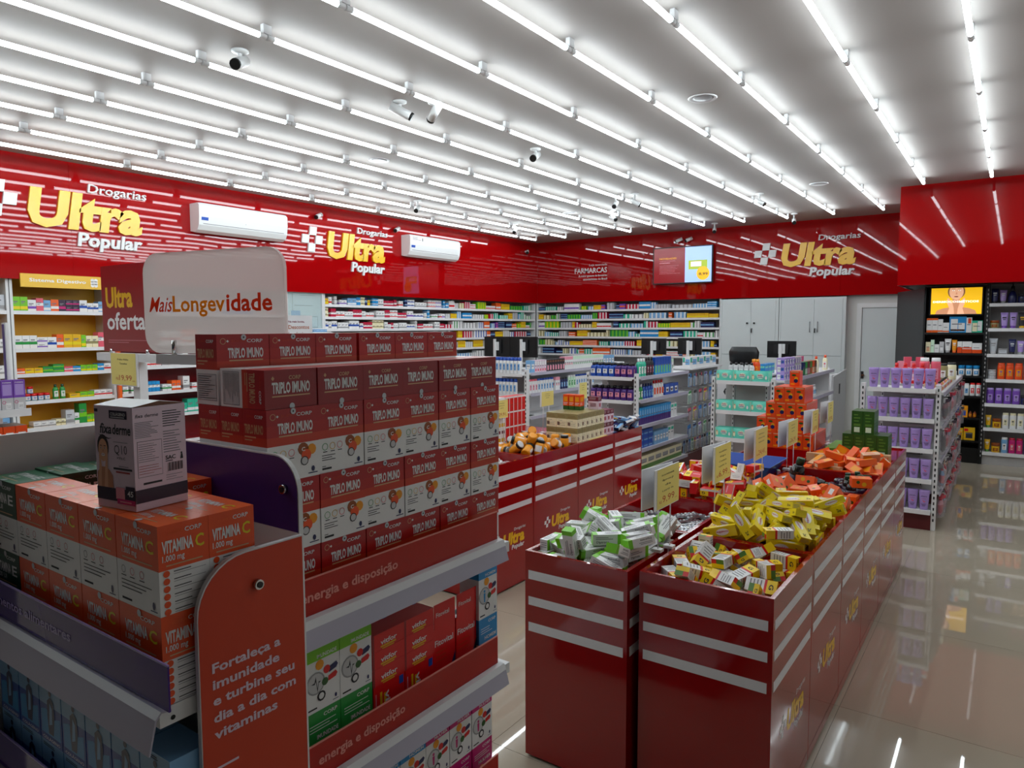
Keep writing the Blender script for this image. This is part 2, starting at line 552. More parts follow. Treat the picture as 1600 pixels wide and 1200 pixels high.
# security cameras
def camera_kit(stem, body=0.17, r=0.036):
    base = MB().lathe([(0.055, 0.0), (0.055, -0.012), (0.03, -0.022)], 'white_gloss', 14).mesh('security_camera')
    arm = MB().tube((0, 0, -0.015), (0, 0, -stem), 0.014, 'white_gloss', 8).mesh('arm')
    z = -stem - 0.01
    b = MB().tube((0, body * 0.45, z + 0.02), (0, -body * 0.45, z - 0.05), r, 'white_gloss', 12).mesh('housing')
    l = MB().tube((0, -body * 0.45, z - 0.05), (0, -body * 0.56, z - 0.062), r * 0.97, 'black', 12).mesh('lens')
    return kit('security_camera', base, ('arm', arm), ('housing', b), ('lens', l))


CK = camera_kit(0.05)
CL = camera_kit(0.09, 0.13, 0.032)
for x, y, rz, kk, w in ((-4.19, 2.88, 0.6, CK, 'white camera on the ceiling nearest the viewer'), (-4.08, 4.24, 2.4, CK, 'white camera turned away, under the joint of a tube row'), (-3.87, 4.42, -2.0, CK, 'white camera beside the joint of a tube row'),
                        (-4.03, 6.13, 0.3, CK, 'dark faced camera just under a lit tube'), (-4.56, 8.94, 0.2, CL, 'camera facing forward, of the pair over the middle aisle'), (-4.27, 8.94, 2.3, CL, 'camera turned sideways, of the pair over the middle aisle'),
                        (-5.14, 9.99, 1.2, CL, 'lone camera behind the pair over the middle aisle'), (-2.9, 9.94, 1.6, CL, 'lone camera over the teal wipes shelves'), (-7.0, 7.6, 0.4, CL, 'camera hanging in front of the second shop sign'),
                        (-7.2, 10.3, 0.4, CL, 'camera hanging close to the far air conditioner'), (-4.35, 12.3, 0.3, CL, 'camera hanging beside the wall screen'), (-2.95, 12.0, 0.3, CL, 'camera hanging above the far shop sign')):
    put(kk, w, 'camera', (x, y, H - 0.001), rz)
_wb = MB().tube((0, 0, 0), (0.05, 0, 0), 0.02, 'white_gloss', 10).mesh('wall_camera')
_wh = MB().tube((0.04, 0.05, 0.02), (0.07, -0.06, -0.03), 0.033, 'white_gloss', 12).mesh('housing')
_wl = MB().tube((0.07, -0.06, -0.03), (0.074, -0.075, -0.036), 0.031, 'black', 12).mesh('lens')
WC = kit('wall_camera', _wb, ('housing', _wh), ('lens', _wl))
for loc, rz, w in (((XL, 7.0, 3.44), 0.0, 'small white camera on the red wall above the second sign'), ((XL, 8.62, 3.42), 0.0, 'small white camera on the red wall before the far air conditioner'), ((XL, 12.45, 3.38), 0.3, 'small white camera in the back left corner'),
                   ((-5.22, YB, 3.43), -1.57, 'first of two white cameras above the wall screen'), ((-5.05, YB, 3.43), -1.2, 'second of two white cameras above the wall screen')):
    put(WC, w, 'camera', loc, rz)

# ------------------------------------------------------------------ air conditioners
def aircon(y0, label, sticker):
    L_, Hh, D = 1.3, 0.36, 0.21
    t = thing('air_conditioner', label, 'air conditioner', (XL, y0 + L_ / 2, 2.985))
    z0 = 2.985
    prof = [(XL + 0.002, z0 + 0.02), (XL + 0.10, z0), (XL + 0.16, z0 + 0.03), (XL + 0.195, z0 + 0.09), (XL + D, z0 + 0.2), (XL + D, z0 + 0.33), (XL + D - 0.03, z0 + Hh), (XL + 0.002, z0 + Hh)]
    MB().prism(prof, 'y', y0 + 0.02, y0 + L_ - 0.02, 'white_gloss').build('body', t)
    for a, b in ((y0, y0 + 0.02), (y0 + L_ - 0.02, y0 + L_)):
        MB().prism([(XL + 0.002 + (x - XL) * 0.985, z0 + (z - z0) * 0.985 + 0.002) for x, z in prof], 'y', a, b, 'white_gloss').build('side_cap', t)
    F = Fr((XL + 0.196, y0 + 0.03, z0 + 0.092), (0, L_ - 0.06, 0), (0.014, 0, 0.11))
    MB().rect(F, 0.02, 0.1, 0.98, 0.16, 'ink_grey', 0.001).build('flap_seam', t)
    m = MB().rect(F, 0.0, 0.5, 0.075, 0.85, 'blue', 0.001).disc(F, 0.5, 0.6, 0.004, 'ink', 0.0012)
    if sticker:
        G = Fr((XL + D, y0 + 0.05, z0 + 0.2), (0, 0.4, 0), (0, 0, 0.13))
        m.lines(G, 0.02, 0.55, 0.55, 0.95, 3, 'maroon', random.Random(2)).rect(G, 0.6, 0.5, 0.65, 0.9, 'ink', 0.0006)
    m.build('badge', t)


aircon(5.02, 'white wall air conditioner nearest the viewer on the red wall', False)
aircon(8.76, 'white wall air conditioner farther along the red wall, with stickers', True)

# ------------------------------------------------------------------ wall screen
t = thing('wall_screen', 'flat screen showing a red and blue advert on the back wall', 'screen', (-5.14, YB - 0.1, 2.61))
MB().box(-5.73, -4.56, YB - 0.1, YB - 0.05, 2.61, 3.30, 'black').build('casing', t)
MB().box(-5.3, -5.0, YB - 0.05, YB, 2.8, 3.1, 'dark').build('mount', t)
F = Fr((-5.71, YB - 0.1, 2.63), (1.13, 0, 0), (0, 0, 0.65))
m = MB().rect(F, 0, 0, 0.55, 1, 'screen_red').rect(F, 0.55, 0, 1, 1, 'screen_blue').text(F, 'NOVIDADES', 0.1, 0.4, 0.68, 0.05, 'screen_gold', 0, 0, 0, 0.001).lines(F, 0.1, 0.4, 0.55, 0.66, 2, 'screen_white', random.Random(1), 0.3).lines(F, 0.1, 0.48, 0.25, 0.52, 6, 'screen_white', random.Random(3), 0.12)
m.rect(F, 0.61, 0.36, 0.93, 0.62, 'screen_lime', 0.0008).rect(F, 0.65, 0.44, 0.83, 0.58, 'screen_white', 0.001).disc(F, 0.86, 0.24, 0.125, 'screen_gold', 0.0012, 20).text(F, '8,99', 0.79, 0.94, 0.19, 0.07, 'light_dark', 0.02, 0, 0, 0.0016)
m.build('screen', t)

# ------------------------------------------------------------------ promotion bins
BZ, TRAY = 0.885, 0.79
STR = ((0.768, 0.805), (0.659, 0.695), (0.548, 0.586))


def bin_(label, x0, x1, y0, y1, tray=0.79, logo_r=True, gtxt='promotion bins'):
    t = thing('promotion_bin', label, 'bin', ((x0 + x1) / 2, (y0 + y1) / 2, 0), 0, gtxt)
    th = 0.016
    for nm, (a0, a1, b0, b1) in dict(F=(x0, x1, y0, y0 + th), B=(x0, x1, y1 - th, y1), L=(x0, x0 + th, y0 + th, y1 - th), R=(x1 - th, x1, y0 + th, y1 - th)).items():
        m = MB().box(a0, a1, b0, b1, 0.012, BZ, 'red_panel')
        fr = dict(F=Fr((x0, y0, 0), (x1 - x0, 0, 0), (0, 0, 1)), B=Fr((x1, y1, 0), (x0 - x1, 0, 0), (0, 0, 1)), L=Fr((x0, y1, 0), (0, y0 - y1, 0), (0, 0, 1)), R=Fr((x1, y0, 0), (0, y1 - y0, 0), (0, 0, 1)))[nm]
        for z0, z1 in STR:
            m.rect(fr, 0.035, z0, 0.965, z1, 'white')
        p = m.build('side_panel', t)
        if nm == 'R' and logo_r:
            g = Fr((x1, y0 + (y1 - y0) * 0.38, 0.312), (0, 1, 0), (0, 0, 1))
            mm = MB()
            for q in logo(g, 0.215, 0.0, None, 0.0006).values():
                b = len(mm.v)
                mm.v += q.v; mm.f += [tuple(b + k for k in f) for f in q.f]; mm.i += [mm.m(q.ms[k]) for k in q.i]; mm.sm += q.sm
            mm.build('logo', p)
    MB().box(x0 + th, x1 - th, y0 + th, y1 - th, tray - 0.015, tray, 'red_panel').build('tray', t)
    MB().box(x0 + 0.02, x1 - 0.02, y0 + 0.02, y1 - 0.02, 0.0, 0.012, 'slot').build('foot', t)
    return t


RY = [2.40, 2.985, 3.60, 4.20, 4.815, 5.43, 5.995]
RN = ['green blister strips', 'yellow painkiller cartons', 'orange cartons', 'dark bottles', 'small orange cartons', 'stacked green cartons']
RNAMES = ['mixed yellow and red cartons', 'yellow cartons', 'bright orange cartons', 'dark capped bottles', 'pale orange cartons', 'stacked dark green cartons']
LNAMES = ['green and white cartons', 'silver blister strips', 'red and white cartons', 'a blue plastic basket', 'pale green leaflets', 'the orange carton pyramid']
for k in range(6):
    bin_('red white-striped promotion bin holding %s, aisle side of double row' % RNAMES[k], -1.112, -0.62, RY[k] + 0.003, RY[k + 1] - 0.003, (0.79, 0.855, 0.80, 0.80, 0.83, 0.80)[k])
LY = [2.362, 2.98, 3.60, 4.20, 4.815, 5.43, 5.995]
for k in range(6):
    bin_('red white-striped promotion bin holding %s, inner side of double row' % LNAMES[k], -1.606, -1.143, LY[k] + 0.003, LY[k + 1] - 0.003, (0.83, 0.79, 0.865, 0.79, 0.79, 0.79)[k])
UY = [3.575, 4.18, 4.82, 5.432, 5.992]
UN = ['small white cartons', 'orange supplement jars', 'khaki carton stacks', 'dark blue pouches']
UN2 = ['pale cartons', 'red and white cartons', 'wine cartons', 'nothing in view']
for k in range(4):
    bin_('red white-striped promotion bin under %s, row behind near gondola' % UN[k], -3.236, -2.765, UY[k] + 0.003, UY[k + 1] - 0.003, (0.80, 0.85, 0.79, 0.87)[k])
    if k < 3:
        bin_('red white-striped promotion bin under %s, far side behind gondola' % UN2[k], -3.73, -3.245, UY[k] + 0.003, UY[k + 1] - 0.003)

# ------------------------------------------------------------------ cartons
CART = {}


def carton(key, w, d, h, bands, deco=None, flap=None):
    """A carton mesh centred in x, y, base z = 0; bands = [(top fraction, material)] from the bottom up."""
    if key in CART:
        return CART[key]
    m = MB()
    x, y = w / 2, d / 2
    z = 0.0
    for fr, mt in bands:
        z1 = h * fr
        m.box(-x, x, -y, y, z, z1, mt, T=mt if fr >= 1 else None, D=mt if z == 0 else None)
        z = z1
    # tuck flap: a thin lid leaf with a seam along the front edge
    if flap:
        m.poly([(-x * 0.97, -y * 0.9, h + 0.0006), (x * 0.97, -y * 0.9, h + 0.0006), (x * 0.97, y * 0.97, h + 0.0012), (-x * 0.97, y * 0.97, h + 0.0012)], flap)
    if deco:
        deco(m, frames(w, d, h), random.Random(hash(key) % 1000 if not isinstance(key, str) else sum(map(ord, key))))
    CART[key] = m.mesh(key)
    return CART[key]


CW, CD, CH = 0.1225, 0.0755, 0.1430


def d_triplo(m, f, r):
    F = f['F']
    m.ring(F, 0.115, 0.9, 0.0065, 0.0012, 'tan').text(F, 'SUPRA', 0.27, 0.56, 0.885, 0.035, 't_red3').text(F, 'CORP', 0.56, 0.87, 0.882, 0.05, 'white', 0.02)
    m.shape(F, [(0.175, 0.9), (0.2, 0.92), (0.225, 0.9), (0.2, 0.88)], 'paper')
    m.text(F, 'TRIPLO IMUNO', 0.2, 0.88, 0.665, 0.14, 'paper', 0.034).rect(F, 0.22, 0.615, 0.87, 0.635, 'tan')
    for a, c in ((0.13, 'green'), (0.29, 'gold'), (0.45, 'rose')):
        m.ring(F, a, 0.38, 0.0075, 0.0011, c).rect(F, a - 0.045, 0.3, a + 0.045, 0.312, 'ink')
    m.disc(F, 0.68, 0.41, 0.013, 'bamber', 0.0005, 10).disc(F, 0.85, 0.39, 0.011, 'amber', 0.0005, 10).disc(F, 0.74, 0.32, 0.012, 'c_orange', 0.0006, 10).disc(F, 0.7, 0.24, 0.0095, 'ink', 0.0007, 10).disc(F, 0.7, 0.24, 0.0075, 'lgrey', 0.0008, 10).text(F, 'C', 0.645, 0.715, 0.38, 0.055, 'paper', 0.02, 0, 0, 0.0009)
    m.lines(F, 0.06, 0.42, 0.17, 0.27, 3, 'ink', r, 0.3).rect(F, 0.06, 0.045, 0.26, 0.075, 'ink').rect(F, 0.06, 0.09, 0.14, 0.1, 'ink').disc(F, 0.87, 0.11, 0.0042, 'navy', 0.0005, 8, 0.006).rect(F, 0.77, 0.045, 0.96, 0.06, 'navy')
    for k in 'LR':
        S = f[k]
        m.text(S, 'CORP', 0.52, 0.86, 0.88, 0.045, 'paper', 0.02).text(S, 'SUPRA', 0.16, 0.5, 0.885, 0.035, 't_red3').text(S, 'TRIPLO IMUNO', 0.08, 0.86, 0.67, 0.125, 'tan', 0.03).rect(S, 0.08, 0.61, 0.56, 0.63, 'tan').rect(S, 0.08, 0.57, 0.4, 0.585, 'tan')
        m.rect(S, 0.06, 0.06, 0.94, 0.44, 'ink_grey', 0.0003).rect(S, 0.075, 0.068, 0.925, 0.432, 'lgrey', 0.0004).lines(S, 0.1, 0.9, 0.08, 0.42, 11, 'ink_grey', r, 0.35)
    T = f['T']
    m.text(T, 'TRIPLO IMUNO', 0.13, 0.86, 0.40, 0.28, 'paper', 0.034).rect(T, 0.13, 0.3, 0.86, 0.335, 'tan').text(T, 'CORP', 0.45, 0.68, 0.74, 0.1, 'tan', 0.02).shape(T, [(0.12, 0.78), (0.15, 0.84), (0.18, 0.78), (0.15, 0.72)], 'tan')


TRIPLO = carton('triplo', CW, CD, CH, [(0.5, 'paper'), (0.62, 't_red3'), (0.78, 't_red2'), (0.999, 't_red'), (1.0, 't_dark')], d_triplo)
_se = MB().disc(Fr((-CW / 2, -CD / 2, 0), (CW, 0, 0), (0, 0, CH)), 0.5, 0.955, 0.0062, 'silver', 0.0008, 14).disc(Fr((-CW / 2, -CD / 2, 0), (CW, 0, 0), (0, 0, CH)), 0.5, 0.955, 0.002, 'ink', 0.001, 8)
_se.disc(Fr((-CW / 2, -CD / 2, CH), (CW, 0, 0), (0, CD, 0)), 0.5, 0.045, 0.0062, 'silver', 0.0008, 14)
SEAL = _se.mesh('seal_sticker')
TK = kit('supplement_carton', TRIPLO, ('seal_sticker', SEAL))

# ------------------------------------------------------------------ near gondola
GX = -1.53
G = thing('gondola', 'near white gondola carrying red vitamin cartons, with purple and orange side boards', 'shelf unit', (GX, 1.17, 0))
G['_w'] = (GX, 1.17, 0)
MB().box(-1.97, -1.10, 0.83, 1.55, 0, 0.15, 'dark').build('plinth', G)
MB().box(GX - 0.012, GX + 0.012, 0.83, 1.55, 0.15, 1.53, 'white_metal').build('back_panel', G)
MB().box(GX - 0.012, GX + 0.012, 0.99, 1.04, 1.53, 1.703, 'white_metal').build('upright', G)
for y in (0.835, 1.53):
    MB().box(GX - 0.03, GX - 0.0125, y, y + 0.02, 0.15, 1.53, 'white_metal').build('upright', G)
GS = (1.2145, 0.871, 0.537, 0.17)
for z in GS:
    MB().box(GX + 0.0125, -1.108, 0.83, 1.553, z - 0.028, z, 'white_metal').box(-1.96, GX - 0.0305, 0.83, 1.553, z - 0.028, z, 'white_metal').build('shelf', G)
    MB().prism([(-1.1075, z + 0.02), (-1.094, z + 0.018), (-1.087, z + 0.003), (-1.076, z - 0.034), (-1.0785, z - 0.0345), (-1.0895, z + 0.002), (-1.0955, z + 0.0155), (-1.1075, z + 0.0175)], 'y', 0.835, 1.507, 'rail_grey').prism([(-1.1072, z + 0.0205), (-1.0935, z + 0.0185), (-1.0865, z + 0.003), (-1.0875, z + 0.0035)], 'y', 0.834, 1.508, 'white').build('price_rail', G)
    ac = MB().box(-1.1115, -1.1085, 0.835, 1.499, z + 0.006, z + 0.093, 'acrylic_red').box(-1.1117, -1.1083, 0.835, 1.499, z + 0.093, z + 0.0955, 'acrylic_edge').build('acrylic_front', G)
    if z > 0.5:
        F = Fr((-1.1083, 0.82, z), (0, 0.7, 0), (0, 0, 0.1))
        MB().text(F, 'energia e disposição', 0.052 if z > 1 else 0.10, 0.432 if z > 1 else 0.455, 0.48, 0.2, 'acrylic_edge', 0.025).build('lettering', ac)
# end cap
o = MB(); c_, cx_ = 0.09, []
q = [(0.809, 0.2), (0.809, 1.427), (0.70, 1.427)] + [(0.692 - 0.09 * math.sin(a), 1.337 + 0.09 * math.cos(a)) for a in [math.pi / 2 * k / 8 for k in range(9)]] + [(0.60, 0.2)]
o.prism(q, 'x', -1.046, -1.037, 'white').poly([(-1.0366, y * 0.985 + 0.704 * 0.015, z - 0.0025 if z > 0.3 else z) for y, z in q], 'orange_board')
sp = o.build('side_board', G)
F = Fr((-1.0364, 0.60, 1.0), (0, 0.2, 0), (0, 0, 0.3))
m = MB()
for tx, a1, z in (('Fortaleça a', 0.755, 1.242), ('imunidade', 0.752, 1.2145), ('e turbine seu', 0.783, 1.187), ('dia a dia com', 0.785, 1.158), ('vitaminas', 0.745, 1.130)):
    m.text(F, tx, 0.119, (a1 - 0.60) / 0.2, (z - 1.0) / 0.3, 0.054, 'pearl_lilac', 0.028)
m.rect(F, 0.13, 0.258, 0.33, 0.272, 'pearl_lilac', 0.0006)
m.build('lettering', sp)


def bolt(p, d, par):
    p, d = Vector(p), Vector(d)
    MB().tube(p, p + d * 0.008, 0.0085, 'chrome', 16).tube(p + d * 0.008, p + d * 0.0095, 0.0055, 'dark', 12).build('standoff_bolt', par)


bolt((-1.0364, 0.712, 1.365), (1, 0, 0), sp)
o = MB()
q = [(-1.755, 0.2), (-1.046, 0.2), (-1.046, 1.50)] + [(-1.112 + 0.066 * math.cos(a), 1.50 + 0.066 * math.sin(a)) for a in [math.pi / 2 * k / 8 for k in range(9)]] + [(-1.755, 1.566)]
o.prism(q, 'y', 0.8095, 0.8185, 'white_gloss')
q2 = [(-1.75, 1.428), (-1.0485, 1.428), (-1.0485, 1.50)] + [(-1.112 + 0.0635 * math.cos(a), 1.50 + 0.0635 * math.sin(a)) for a in [math.pi / 2 * k / 8 for k in range(9)]] + [(-1.75, 1.5635)]
o.poly([(x, 0.809, z) for x, z in q2], 'purple')
dv = o.build('divider_board', G)
bolt((-1.083, 0.809, 1.505), (0, -1, 0), dv)
MB().prism([(0.46, 0.2), (0.8095, 0.2), (0.8095, 1.573), (0.52, 1.573), (0.475, 1.55), (0.46, 1.5)], 'x', -1.765, -1.7555, 'white_gloss').build('side_board', G)
for z in (1.2105, 0.884):
    MB().box(-1.755, -1.054, 0.545, 0.8095, z - 0.03, z, 'white_metal').tube((-1.054, 0.566, z - 0.02), (-1.0535, 0.566, z - 0.02), 0.004, 'slot', 8).build('end_shelf', G)
    MB().prism([(0.5445, z + 0.014), (0.528, z + 0.017), (0.519, z + 0.008), (0.507, z - 0.043), (0.5095, z - 0.0435), (0.5215, z + 0.006), (0.529, z + 0.0145), (0.5445, z + 0.0115)], 'x', -1.755, -1.017, 'rail_grey').prism([(0.5278, z + 0.0175), (0.5185, z + 0.008), (0.5195, z + 0.0085)], 'x', -1.755, -1.0165, 'white').build('price_rail', G)
    ac = MB().box(-1.755, -1.004, 0.5335, 0.5365, z + 0.018, z + 0.088, 'acrylic_purple').box(-1.755, -1.004, 0.5333, 0.5367, z + 0.088, z + 0.0905, 'acrylic_edge_purple').build('acrylic_front', G)
    if z > 1:
        F = Fr((-1.755, 0.5333, z), (0.7, 0, 0), (0, 0, 0.1))
        MB().text(F, 'Suplementos alimentares', 0.035, 0.622, 0.45, 0.18, 'acrylic_edge_purple', 0.025).build('lettering', ac)

# red vitamin cartons on the gondola
QR = {'u': Quaternion((0, 0, 1), math.pi / 2)}
q_up = Quaternion((0, 0, 1), math.pi / 2)          # front faces +x
q_lie = Quaternion((0, 0, 1), math.pi / 2) @ Quaternion((1, 0, 0), math.pi / 2)   # laid on its back: the top faces the aisle
q_lie = q_up @ Quaternion((1, 0, 0), math.pi / 2)
XF = -1.15
ROWN = {5: 'bottom row', 4: 'fourth row down', 3: 'third row down', 2: 'lying second row', 1: 'top row'}
for r in (5, 4, 3):
    z = GS[0] + CH * (5 - r) + 0.0005
    for k in range(6):
        for dl in range(3):
            if r > 3 and dl > 0 and k > 0 and dl < 3 and False:
                continue
            jit = ((k * 7 + r * 3) % 5 - 2) * 0.0012
            put(TK, 'red and white carton, %s, %s column from purple board, %s' % (ROWN[r], nth(k + 1), ('aisle side', 'middle layer', 'back layer')[dl]), 'carton',
                (XF - CD / 2 - dl * (CD + 0.0006) + jit * 0.6, 0.8195 + (CW + 0.0016) * (k + 0.5), z), 0, 'red supplement cartons', q_up)
for k in range(6):
    # top face turned to the aisle: local z -> +x, local front -> down
    qq = Matrix(((0, 0, 1), (1, 0, 0), (0, 1, 0))).to_quaternion()
    y = 0.8195 + (CW + 0.0016) * (k + 0.5) - (0.0 if k < 5 else 0.012)
    put(TK, 'red carton lying down, second row, %s column from purple board' % nth(k + 1), 'carton', (XF - CH - 0.001 + ((k * 5) % 3) * 0.0012, y, GS[0] + CH * 3 + CD / 2 + 0.001), 0, 'red supplement cartons', qq)
for k in range(6):
    y = 0.8195 + (CW + 0.0016) * (k + 0.5) + (0.007 if k > 2 else 0)
    put(TK, 'red supplement carton standing in the top row, %s from the purple board' % nth(k + 1), 'carton', (-1.30 - CD / 2 - 0.003, y, GS[0] + CH * 3 + 0.001), 0, 'red supplement cartons', q_up)

# vitamin C and E cartons on the end cap
def d_vit(word, letter, lcol, sub):
    def g(m, f, r):
        for k in 'FRLB':
            F = f[k]
            wide = k in 'RL'
            m.text(F, 'SUPRA', 0.2, 0.5, 0.885, 0.035, 'c_orange2' if letter == 'C' else 'e_green2').text(F, 'CORP', 0.52, 0.86, 0.885, 0.05, 'paper', 0.015)
            m.text(F, word, 0.07 if wide else 0.14, 0.68, 0.69, 0.135, 'paper', 0.034).text(F, letter, 0.72, 0.9, 0.68, 0.145, lcol, 0.02).text(F, sub, 0.07 if wide else 0.14, 0.5, 0.595, 0.07, 'paper', 0.015).rect(F, 0.14, 0.54, 0.86, 0.555, 'tan')
            if not wide:
                for a, c in ((0.16, 'ink_grey'), (0.37, 'rose'), (0.6, 'crimson')):
                    m.ring(F, a, 0.4, 0.0065, 0.001, c).rect(F, a - 0.06, 0.325, a + 0.06, 0.335, 'ink')
                m.lines(F, 0.1, 0.9, 0.17, 0.3, 3, 'ink', r, 0.22).rect(F, 0.1, 0.05, 0.34, 0.075, 'ink').disc(F, 0.86, 0.1, 0.004, 'navy', 0.0005, 8, 0.007).rect(F, 0.78, 0.035, 0.94, 0.047, 'navy')
            else:
                for j in range(6):
                    m.disc(F, 0.14, 0.46 - j * 0.085, 0.0055, 'c_orange', 0.0005, 10).rect(F, 0.28, 0.465 - j * 0.085, 0.62, 0.475 - j * 0.085, 'ink').rect(F, 0.28, 0.44 - j * 0.085, 0.92, 0.445 - j * 0.085, 'ink_grey')
        T = f['T']
        m.text(T, word, 0.18, 0.7, 0.5, 0.2, 'paper', 0.03).text(T, letter, 0.74, 0.9, 0.48, 0.24, lcol, 0.02).text(T, sub, 0.2, 0.52, 0.28, 0.13, 'paper', 0.015).rect(T, 0.2, 0.16, 0.8, 0.19, 'tan')
    return g


VW, VD, VH = 0.129, 0.084, 0.143
VC = carton('vitc', VW, VD, VH, [(0.5, 'paper'), (0.999, 'c_orange'), (1.0, 'c_orange2')], d_vit('VITAMINA', 'C', 'yellow', '1.000 mg'))
VE = carton('vite', VW, VD, VH, [(0.5, 'paper'), (0.999, 'e_green'), (1.0, 'e_green2')], d_vit('VITAMINA', 'E', 'paper', '400 UI'))
_sv = MB()
_f = frames(VW, VD, VH)
_sv.disc(_f['F'], 0.5, 0.955, 0.006, 'silver', 0.0008, 12).disc(_f['T'], 0.5, 0.06, 0.006, 'silver', 0.0008, 12)
SV = _sv.mesh('seal_sticker')
VCK, VEK = kit('supplement_carton', VC, ('seal_sticker', SV)), kit('supplement_carton', VE, ('seal_sticker', SV))
for r in range(2):
    for k in range(5):
        for dl in range(3):
            x = -1.056 - VW / 2 - k * (VW + 0.0022)
            y = 0.5545 + VD / 2 + dl * (VD + 0.0006)
            if r == 1 and dl == 2 and k in (0, 1, 3):
                continue
            if r == 1 and dl == 1 and k == 3:
                continue
            green = (k == 4) or (r == 1 and dl == 2 and k == 4)
            dz = 0.004 if (r == 1 and dl == 1 and k == 4) else 0.0
            put(VEK if green else VCK, '%s and white carton, %s row, %s from orange board, %s' % ('dark green' if green else 'orange', ('lower', 'upper')[r], nth(k + 1), ('front layer', 'second layer', 'rear layer')[dl]), 'carton',
                (x, y, 1.2105 + 0.0005 + r * (VH + 0.0004) + dz), 0, 'vitamin cartons on the end cap')

# collagen carton standing on the vitamin cartons
def d_fixa(m, f, r):
    F, R = f['F'], f['R']
    # portrait of a smiling woman resting her face on both hands (flat print)
    m.disc(F, 0.2, 0.60, 0.0155, 'hair', 0.0003, 16, 0.021).shape(F, [(0.02, 0.2), (0.44, 0.2), (0.43, 0.32), (0.36, 0.37), (0.26, 0.4), (0.12, 0.4), (0.03, 0.34)], 'skin2', 0.00035)
    m.disc(F, 0.2, 0.565, 0.0128, 'skin', 0.0004, 16, 0.0195)
    for s in (-1, 1):
        m.disc(F, 0.2 + s * 0.05, 0.585, 0.0023, 'paper', 0.0005, 8, 0.0013).disc(F, 0.2 + s * 0.05, 0.585, 0.0012, 'hair', 0.0006, 8).rect(F, 0.2 + s * 0.05 - 0.028, 0.605, 0.2 + s * 0.05 + 0.028, 0.612, 'hair', 0.0005)
    m.shape(F, [(0.19, 0.55), (0.215, 0.55), (0.205, 0.58)], 'skin2', 0.0005).disc(F, 0.2, 0.52, 0.0052, 'paper', 0.0005, 10, 0.0026).shape(F, [(0.14, 0.525), (0.26, 0.525), (0.2, 0.518)], 'lip', 0.00055)
    m.shape(F, [(0.03, 0.2), (0.13, 0.2), (0.15, 0.42), (0.115, 0.52), (0.085, 0.52), (0.09, 0.42)], 'skin', 0.00055).shape(F, [(0.2, 0.2), (0.3, 0.2), (0.31, 0.42), (0.32, 0.52), (0.29, 0.53), (0.25, 0.44)], 'skin', 0.00055)
    m.rect(F, 0.0, 0.075, 1.0, 0.2, 'plumdark', 0.0006).rect(F, 0.5, 0.1, 0.73, 0.215, 'pink', 0.0008).rect(F, 0.76, 0.115, 0.985, 0.235, 'plumdark', 0.0008).text(F, '45', 0.8, 0.95, 0.14, 0.055, 'paper', 0.02, 0, 0, 0.0010).rect(F, 0.53, 0.055, 0.99, 0.105, 'magenta', 0.0009).lines(F, 0.53, 0.7, 0.14, 0.2, 2, 'purple_dark', None, 0.4).rect(F, 0.6, 0.072, 0.9, 0.085, 'pink', 0.0011)
    m.rect(F, 0.4, 0.885, 0.86, 0.965, 'plumdark').text(F, 'COLÁGENO', 0.44, 0.82, 0.915, 0.03, 'paper', 0.015, 0, 0, 0.0007).rect(F, 0.44, 0.896, 0.8, 0.903, 'paper', 0.0007).rect(F, 0.01, 0.94, 0.1, 0.97, 'plumdark')
    m.text(F, 'fixa', 0.14, 0.45, 0.735, 0.1, 'ink', 0.018, 0.22).text(F, 'derme', 0.47, 0.94, 0.735, 0.1, 'ink', 0.02, 0.15).shape(F, [(0.08, 0.72), (0.2, 0.715), (0.36, 0.69), (0.46, 0.695), (0.36, 0.68), (0.2, 0.705)], 'ink')
    m.rect(F, 0.48, 0.655, 0.85, 0.66, 'ink_grey').text(F, 'Q10', 0.5, 0.83, 0.545, 0.09, 'ink', -0.01).text(F, '+Vit.C', 0.56, 0.78, 0.49, 0.028, 'ink').rect(F, 0.6, 0.42, 0.85, 0.426, 'ink_grey').lines(F, 0.46, 0.94, 0.385, 0.41, 1, 'ink', None, 0.8).lines(F, 0.52, 0.88, 0.355, 0.375, 1, 'lip', None, 0.8)
    m.rect(R, 0.0, 0.075, 1.0, 0.205, 'plumdark', 0.0006).text(R, 'fixa derme', 0.05, 0.47, 0.9, 0.035, 'ink', 0.0, 0.15)
    m.lines(R, 0.03, 0.48, 0.7, 0.86, 10, 'ink_grey', r, 0.35).lines(R, 0.55, 0.95, 0.78, 0.95, 7, 'ink', r, 0.35).lines(R, 0.55, 0.95, 0.52, 0.75, 9, 'ink_grey', r, 0.3)
    m.rect(R, 0.06, 0.32, 0.52, 0.67, 'ink', 0.0003).rect(R, 0.066, 0.324, 0.514, 0.666, 'pearl_lilac', 0.0004).lines(R, 0.08, 0.5, 0.46, 0.65, 9, 'ink_grey', r, 0.3).lines(R, 0.08, 0.5, 0.34, 0.44, 4, 'lip', r, 0.25)
    m.text(R, 'SAC', 0.58, 0.78, 0.455, 0.04, 'ink', 0.02).rect(R, 0.58, 0.435, 0.72, 0.443, 'ink').disc(R, 0.9, 0.5, 0.0018, 'ink', 0.0005, 8).shape(R, [(0.87, 0.44), (0.93, 0.44), (0.92, 0.49), (0.89, 0.49)], 'ink')
    for j in range(16):
        a = 0.62 + j * 0.0195
        m.rect(R, a, 0.335, a + (0.012 if (j * 7) % 3 else 0.006), 0.42, 'ink')
    m.rect(R, 0.15, 0.245, 0.5, 0.265, 'ink').lines(R, 0.58, 0.92, 0.24, 0.31, 3, 'ink_grey', r, 0.2)


